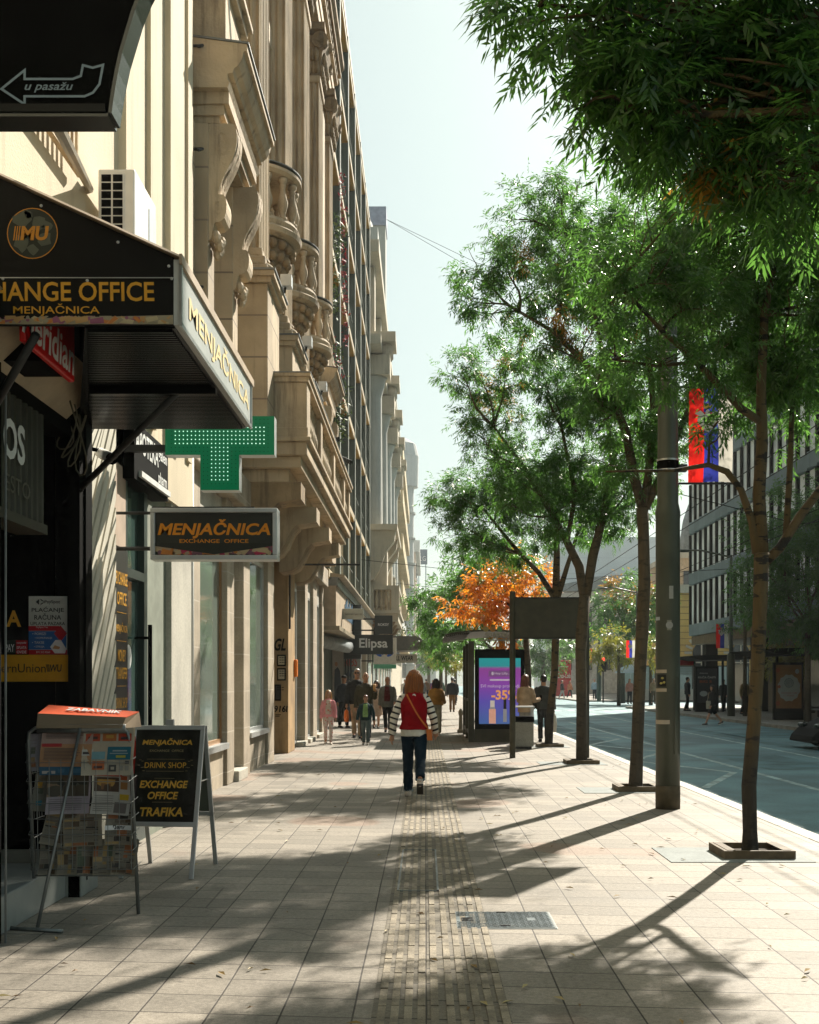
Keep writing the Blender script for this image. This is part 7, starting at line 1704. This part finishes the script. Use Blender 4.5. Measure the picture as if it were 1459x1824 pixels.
    if open_front:
        b = MB(); zs = (.98,1.1,1.2,1.3,1.38,1.44); th = open_front[1]
        for (za,zb) in zip(zs, zs[1:]):
            g_ = lambda z: np.interp(z, [t_[0] for t_ in tw], [t_[2] for t_ in tw])+th
            wa, wb = .09*(1.1-abs(za-1.1)), .09*(1.1-abs(zb-1.1))
            f4 = []
            for sx0,sx1 in ((-1,0),(0,1)):
                P_ = lambda sx,z,w_: T(V(sx*w_,.01-g_(z)*(1-.08*abs(sx))-.006,z)); b.quad(P_(sx0,za,wa),P_(sx1,za,wa),P_(sx1,zb,wb),P_(sx0,zb,wb))
        s2 = sc_(b).build('shirt_front', open_front[0], o, local=True, smooth=True); m_ = s2.modifiers.new('t','SOLIDIFY'); m_.thickness = .006
    if hair:
        b = MB(); st_, hm_ = hair[0], HC[hair[1]]
        if st_ in ('short','bob','long','fringe'): b.rings([(hc.x,hc.y+.02+dy,hc.z+z_,rx,ry) for z_,rx,ry,dy in ((.0,.078,.07,.032),(.035,.08,.082,.02),(.075,.077,.09,.004),(.1,.058,.07,0),(.12,.03,.035,0),(.125,.008,.01,0))], 16); b.ell(hc+V(0,.05,-.02),(.068,.05,.07),0,12,8)
        if st_ in ('short','fringe'):
            for s_ in (1,-1): b.ell(hc+V(s_*.066,.0,.03),(.016,.035,.035),0,8,6)
        if st_ == 'fringe': b.ell(hc+V(0,-.055,.07),(.064,.045,.035),0,10,8)
        if st_ == 'bob':
            b = MB(); b.rings([(hc.x,hc.y+dy,hc.z+z_,rx,ry) for z_,rx,ry,dy in ((-.215,.085,.045,.055),(-.2,.105,.06,.052),(-.15,.12,.075,.045),(-.09,.117,.082,.038),(-.03,.108,.085,.034),(.02,.1,.088,.028),(.06,.09,.098,.012),(.095,.072,.08,.006),(.122,.04,.045,.002),(.132,.008,.01,0))], 20)
        if st_ == 'long':
            b.rings([(hc.x,hc.y+.06,hc.z+z_,rx,ry) for z_,rx,ry in ((-.44,.05,.02),(-.38,.09,.035),(-.22,.105,.05),(-.1,.095,.06),(.0,.085,.07),(.06,.07,.06))], 16)
        if st_ == 'bald':
            b.rings([(hc.x,hc.y+.03,hc.z+z_,rx,ry) for z_,rx,ry in ((-.05,.07,.06),(-.0,.077,.07),(.035,.074,.068))], 14)
        hb = remesh(sc_(b).build('hair', hm_, o, local=True), max(.007*k, vox), 2)
        if st_ in ('bob','long') and q < 2:
            b = MB(); r3 = random.Random(9); L_ = .25 if st_ == 'bob' else .42
            for i in range(90 if q == 0 else 36):
                t_ = r3.uniform(-.5, math.pi+.5); rr = r3.uniform(.9,1.06); p0 = hc+V(.06*math.cos(t_),.02+.06*math.sin(t_),.11); p1 = hc+V(.104*rr*math.cos(t_),.03+.095*rr*math.sin(t_),.02)
                p2 = hc+V(.121*rr*math.cos(t_),.04+.088*rr*math.sin(t_),-.1); p3 = hc+V(.108*rr*math.cos(t_)+r3.uniform(-.02,.02),.05+.07*rr*math.sin(t_),.03-L_+r3.uniform(-.03,.02))
                b.tube([p0,p1,p2,p3],[.003,.0055,.005,.0015],4)
            sc_(b).build('hair_strands', hm_, hb, local=True, smooth=True)
    if cap:
        b = MB(); b.rings([(hc.x,hc.y+.01,hc.z+z_,rx,ry) for z_,rx,ry in ((.035,.085,.102),(.07,.083,.1),(.105,.062,.078),(.13,.02,.025))], 16); b.prism([(.07*math.cos(t*.4),-.09-.07*math.sin(t*.4)) for t in range(0,9)], 'z', hc.z+.035, hc.z+.045); b.v[-18:] = [(v_[0],v_[1]+hc.y+.02,v_[2]) for v_ in b.v[-18:]]
        sc_(b).build('cap', cap, o, local=True, smooth=True)
    if extra: extra(o, J, T, k, hc, sc_, up)
    return o
DK = cloth('dark_navy_cloth', (0.022,0.024,0.028)); DEN = cloth('dark_denim', (0.008,0.02,0.034)); BLK = cloth('black_cloth', (0.02,0.02,0.02))
WS = cloth('white_leather', (0.6,0.52,0.45)); RUB = cmat((0.05,0.045,0.04)); WRUB = cmat((0.6,0.57,0.5))
# 1 the woman in the red vest, walking away
def x_woman(o, J, T, k, hc, sc_, up):
    V = lambda a,b_,c: Vector((a,b_,c))
    b = MB(); pts = []
    for i in range(15):
        t = i/14; z = 1.43-.46*t-.04*math.sin(t*3); xx = .1-.29*t; bulge = .128+.012*math.sin(math.pi*t); pts.append(T(V(xx,.01+bulge*math.sqrt(max(.05,1-(xx/.215)**2))+.012,z)))
    b.tube(pts, [(.011,.004)]*15, 8); sc_(b).build('bag_strap', cmat((0.55,0.17,0.03),.5), o, local=True, smooth=True)
    b = MB(); c_ = T(V(-.205,.02,.88)); b.obox(c_, (.035,0,.0), (0,.085,0), (.01,0,.075)); b.obox(c_+V(-.038,0,.02),(.004,0,0),(0,.086,0),(0,0,.05))
    sc_(b).build('shoulder_bag', cmat((0.5,0.14,0.03),.5), o, local=True, bevel=.015)
    b = MB(); c_ = T(V(0,.115,1.41)); b.lathe([(.019,0),(.024,0),(.024,.004),(.019,.004)], (0,0,0), 16); b.v = [(c_.x+v_[0], c_.y+v_[2]+.012, c_.z+v_[1]) for v_ in b.v]; sc_(b).build('neck_emblem', PWH, o, local=True)
    b = MB()
    for s_ in (1,-1):
        a_ = J[s_][2]
        for i in range(14): t = i*.449; p = a_+V(.06*math.cos(t),.06*math.sin(t),.012); b.tube([p,p+V(.004*math.cos(t),.004*math.sin(t),-.028)],[.006,.003],4)
    sc_(b).build('frayed_hem', cmat((0.25,0.32,0.36)), o, local=True)
RV = cloth('red_vest_cloth', (0.25,0.003,0.008), .15)
person('woman with copper bob and red vest over striped sleeves, walking away with tan bag', -.14, 14.9, R(180), 1.67, (17,5,-21,40), ((6,22,8),(4,20,34)), [('shirt_hem', cloth('white_shirt',(0.6,0.58,0.52)), .86, .018, 0), ('vest', RV, .93, .036, 1, stripes('striped_jersey'))], ('trousers', DEN, 1.08), (WS, RUB), ('bob','copper'), True, q=0, extra=x_woman)
# 2 girl in pink, 3 boy in green
person('small girl with fair hair in a pink jacket and flowered leggings', -2.3, 27.4, R(6), 1.3, (10,6,-10,22), ((4,10,16),(-8,10,12)), [('shirt', floral('girl_shirt',(0.6,0.5,0.45),(0.55,0.08,0.04),(0.6,0.2,0.15)), .85, .02, 0), ('jacket', cloth('pink_jacket',(0.75,0.3,0.32)), .9, .034, 1)], ('leggings', floral('girl_leggings',(0.62,0.5,0.45),(0.6,0.2,0.18),(0.5,0.3,0.28)), .9), (WS, WRUB), ('long','blond'), True, q=1, open_front=(floral('girl_front',(0.65,0.5,0.42),(0.6,0.06,0.03),(0.6,0.25,0.2)), .05))
person('small boy in a green shirt and open dark jacket with grey trousers', -1.4, 27.2, R(-2), 1.18, (9,5,-6,10), ((-4,16,18),(2,16,22)), [('jacket', cloth('teal_jacket',(0.02,0.045,0.05)), .84, .035, 1)], ('trousers', cloth('grey_blue_trousers',(0.1,0.13,0.13)), 1.05), (cloth('grey_shoes',(0.25,0.23,0.2)), WRUB), ('fringe','brown'), q=1, open_front=(cloth('green_shirt',(0.22,0.36,0.14)), .055))
# 4..8 the group walking towards the camera
def x_glasses(o, J, T, k, hc, sc_, up):
    V = lambda a,b_,c: Vector((a,b_,c)); b = MB()
    for s_ in (1,-1): b.ell(hc+V(s_*.034,-.1,.006),(.028,.008,.018),0,10,6); b.tube([hc+V(s_*.06,-.092,.01),hc+V(s_*.078,.0,.012)],.004,5)
    b.tube([hc+V(-.012,-.103,.01),hc+V(.012,-.103,.01)],.004,5); sc_(b).build('sunglasses', M['blackgloss'], o, local=True)
def x_bag(o, J, T, k, hc, sc_, up):
    x_glasses(o, J, T, k, hc, sc_, up)
    b = MB(); c_ = J['a-1'][3]+Vector((0,0,-.14)); b.rings([(c_.x,c_.y,c_.z-.22,.05,.07),(c_.x,c_.y,c_.z-.1,.07,.09),(c_.x,c_.y,c_.z+.05,.055,.07),(c_.x,c_.y,c_.z+.1,.01,.02)],10); sc_(b).build('carrier_bag', cmat((0.75,0.16,0.02),.4), o, local=True, smooth=True)
person('tall man in sunglasses and a black jacket carrying an orange bag', -1.8, 30.5, 0, 1.84, (8,4,-8,14), ((0,8,14),(4,10,14)), ('jacket', BLK, .88, .045, 1), ('trousers', cloth('beige_trousers',(0.35,0.26,0.17)), 1.0), (BLK, RUB), ('short','grey'), q=1, extra=x_bag, skin=SKIN2)
def x_food(o, J, T, k, hc, sc_, up):
    b = MB(); p = J['a1'][3]+Vector((-.03,-.02,.02)); b.tube([p+Vector((0,0,-.06)),p+Vector((0,-.02,.1))],[.03,.04],9); sc_(b).build('snack', cmat((0.6,0.33,0.13)), o, local=True, smooth=True)
person('bald man in an olive sweater holding a snack to his chest', -1.5, 29.1, R(2), 1.73, (10,4,-8,16), ((14,10,118),(-4,10,12)), ('sweater', cloth('olive_sweater',(0.05,0.045,0.025)), .9, .04, 1), ('trousers', DK, 1.0), (BLK, RUB), ('bald','grey'), q=1, extra=x_food, skin=SKIN2)
person('man in a black cap and dark jacket close to the shopfront', -2.62, 37.2, R(35), 1.7, (6,3,-6,8), ((10,8,60),(-10,8,20)), ('jacket', DK, .86, .045, 1), ('trousers', BLK, 1.0), (BLK, RUB), None, q=1, cap=BLK, skin=SKIN2)
person('woman in sunglasses with a long beige coat half hidden by the man in grey', -1.55, 36.6, 0, 1.53, (8,4,-8,14), ((2,8,20),(-4,8,40)), ('coat', cloth('beige_coat',(0.42,0.31,0.23)), .5, .04, 1), ('skirt', cloth('beige_skirt',(0.4,0.28,0.2)), .9), (BLK, RUB), ('bob','black'), True, q=1, extra=x_glasses)
person('man in an open grey coat over a maroon sweater and black trousers', -1.1, 33.9, R(-4), 1.66, (12,4,-10,22), ((6,8,50),(-6,8,12)), ('coat', cloth('grey_coat',(0.12,0.12,0.1)), .8, .042, 1), ('trousers', BLK, 1.0), (BLK, RUB), ('bald','grey'), q=1, open_front=(cloth('maroon_sweater',(0.09,0.015,0.015)), .062), skin=SKIN2)
def x_smallbag(o, J, T, k, hc, sc_, up):
    b = MB(); c_ = T(Vector((-.2,.04,1.0))); b.obox(c_,(.03,0,0),(0,.08,0),(0,0,.06)); b.tube([c_+Vector((0,0,.06)),T(Vector((-.17,.1,1.25))),T(Vector((-.1,.08,1.44)))],.008,6); sc_(b).build('handbag', cmat((0.45,0.25,0.08),.5), o, local=True, bevel=.01)
person('dark haired woman in a mustard jacket and pale wide trousers walking away', .31, 31.8, R(178), 1.58, (6,3,-6,10), ((4,8,20),(10,14,60)), ('jacket', cloth('mustard_jacket',(0.42,0.22,0.05)), .96, .035, 1), ('trousers', cloth('pale_trousers',(0.34,0.33,0.25)), 1.35), (WS, WRUB), ('long','black'), True, q=1, extra=x_smallbag)
person('man in a dark jacket and brown trousers further down the pavement', 1.35, 57, R(175), 1.72, (5,3,-5,8), ((4,8,16),(-4,8,16)), ('jacket', DK, .86, .045, 1), ('trousers', cloth('brown_trousers',(0.22,0.12,0.05)), 1.05), (BLK, RUB), ('short','black'), q=2)
# waiting at the bus stop
def x_phone(o, J, T, k, hc, sc_, up):
    b = MB(); p = J['a-1'][3]; b.obox(p+Vector((0,-.02,.03)),(.035,0,0),(0,.006,.0),(0,0,.07)); sc_(b).build('phone', M['black'], o, local=True)
person('woman with long brown hair in a beige jacket looking at her phone at the stop', 2.38, 27.2, R(150), 1.66, (2,2,-2,3), ((10,8,70),(16,8,80)), ('jacket', cloth('sand_jacket',(0.45,0.33,0.22)), .82, .04, 1), ('trousers', cloth('light_jeans',(0.3,0.3,0.28)), 1.0), (BLK, RUB), ('long','brown'), True, q=1, extra=x_phone)
def x_carrier(o, J, T, k, hc, sc_, up):
    b = MB(); c_ = J['a-1'][3]+Vector((-.02,0,-.1)); b.rings([(c_.x,c_.y,c_.z-.4,.05,.09),(c_.x,c_.y,c_.z-.2,.07,.12),(c_.x,c_.y,c_.z+.0,.05,.08),(c_.x,c_.y,c_.z+.1,.01,.02)],10); sc_(b).build('carrier_bag', cmat((0.6,0.57,0.5),.4), o, local=True, smooth=True)
person('man in a dark hooded jacket with a white carrier bag at the kerb', 2.95, 28.6, R(182), 1.66, (2,2,-2,3), ((6,10,30),(0,12,8)), ('jacket', cloth('grey_hooded',(0.05,0.055,0.05)), .84, .06, 1), ('trousers', BLK, 1.05), (BLK, RUB), ('short','black'), q=1, extra=x_carrier)
# across the road
def x_tote(o, J, T, k, hc, sc_, up):
    b = MB(); c_ = T(Vector((.0,-.2,.92))); b.obox(c_,(.13,0,0),(0,.04,0),(0,0,.17)); b.tube([c_+Vector((-.08,0,.17)),T(Vector((-.1,-.12,1.44)))],.012,6); sc_(b).build('tote_bag', cmat((0.38,0.36,0.3)), o, local=True, bevel=.01)
person('woman in black shorts with a pale tote bag stepping into the road', 10.75, 43, R(-75), 1.56, (28,6,-26,18), ((12,8,20),(-14,8,20)), ('jumper', BLK, .9, .05, 1), ('shorts', BLK, 1.0), (cloth('grey_trainers',(0.12,0.13,0.13)), WRUB), ('bob','black'), True, q=1, z0=-.12, extra=x_tote)
far = [('dark figure leaning by the red stop sign',13.35,58.5,90,1.72,DK,BLK,'short','black',0),('woman in a peach top waiting under the far shelter',14.35,57.6,20,1.6,cloth('peach_top',(0.5,0.28,0.2)),DK,'long','brown',0),
 ('seated looking dark figure bending at the far shelter',15.1,58.2,-40,1.6,BLK,BLK,'short','black',0),('person in an olive coat behind the flag post',14.6,52.5,30,1.68,cloth('olive_coat',(0.2,0.15,0.07)),DK,'short','brown',0),
 ('person in dark clothes crossing towards the red kiosk',12.4,104,70,1.74,DK,cloth('pale_jeans',(0.4,0.4,0.4)),'short','black',-.12),('person in an orange coat near the red kiosk',13.6,108,40,1.72,cloth('orange_coat',(0.5,0.2,0.1)),BLK,'long','brown',-.12),
 ('second person in dark jacket crossing the bright junction',15.0,100,-60,1.72,cloth('slate_jacket',(0.08,0.1,0.13)),DEN,'short','black',-.12),('person in a blue grey coat in the middle of the junction',17.6,104,-70,1.7,cloth('blue_coat',(0.12,0.17,0.22)),DEN,'short','black',-.12),
 ('person in a pink top by the market parasol',13.7,77,10,1.68,cloth('rose_top',(0.5,0.22,0.17)),DK,'long','brown',0),('person in a tan jacket right of the parasol',15.4,77.5,20,1.72,cloth('tan_jacket',(0.3,0.2,0.12)),cloth('brown_pants',(0.12,0.08,0.05)),'short','black',0),
 ('person in light blue by the far corner fence',14.0,95,-10,1.7,cloth('lightblue_top',(0.3,0.4,0.5)),DEN,'short','brown',0)]
for k_,(lb,x_,y_,a_,h_,tm,bm,hs_,hcol,z_) in enumerate(far):
    person(lb, x_, y_, R(a_), h_, (16 if z_ else 4,6,-14 if z_ else -4,14), ((8,10,20),(-8,10,20)), ('jacket', tm, .88, .045, 1), ('trousers', bm, 1.05), (BLK, RUB), (hs_,hcol), q=2, z0=z_, face=False)
crowd = [(-.9,62,5),(-.2,70,185),(.6,66,3),(1.9,74,180),(-1.4,80,0),(.1,88,186),(1.2,84,4),(-.6,96,2),(2.2,92,178),(.7,104,0),(-1.2,110,180),(1.7,118,5)]
ccol = [('a dark blue coat',(0.03,0.04,0.07)),('a grey coat',(0.2,0.2,0.2)),('a red jacket',(0.35,0.04,0.03)),('a black jacket',(0.015,0.015,0.015)),('a white top',(0.55,0.53,0.5)),('a brown coat',(0.16,0.09,0.05)),('a green jacket',(0.05,0.1,0.05)),('a pale blue shirt',(0.3,0.38,0.45)),('a beige coat',(0.4,0.32,0.22)),('a purple top',(0.12,0.05,0.15)),('an orange top',(0.5,0.18,0.04)),('a teal jacket',(0.03,0.12,0.13))]
for (x_,y_,a_),(cn_,cc_) in zip(crowd, ccol):
    person('distant walker in %s in the far pavement crowd' % cn_, x_, y_, R(a_), 1.6+.03*(int(y_)%6), (12,5,-12,16), ((8,10,15),(-8,10,15)), ('jacket', cloth('walker_top',cc_), .88, .045, 1), ('trousers', DK, 1.05), (BLK, RUB), ('short','black'), q=2, face=False, group='far pavement crowd')
# ------------------------------------------------------------------ air
hm = bpy.data.materials.new('thin_haze'); hm.use_nodes = True; ht = hm.node_tree
for n in list(ht.nodes): ht.nodes.remove(n)
ho = ht.nodes.new('ShaderNodeOutputMaterial'); hv = ht.nodes.new('ShaderNodeVolumePrincipled')
hv.inputs['Color'].default_value = (0.9,0.95,0.93,1); hv.inputs['Density'].default_value = 0.00045; hv.inputs['Anisotropy'].default_value = 0.3
ht.links.new(hv.outputs[0], ho.inputs['Volume'])
hz_ = MB().box(-405,405,-105,705,-1.6,46).build('haze', hm); hz_['kind'] = 'stuff'; hz_['label'] = 'thin bright air haze filling the whole street'
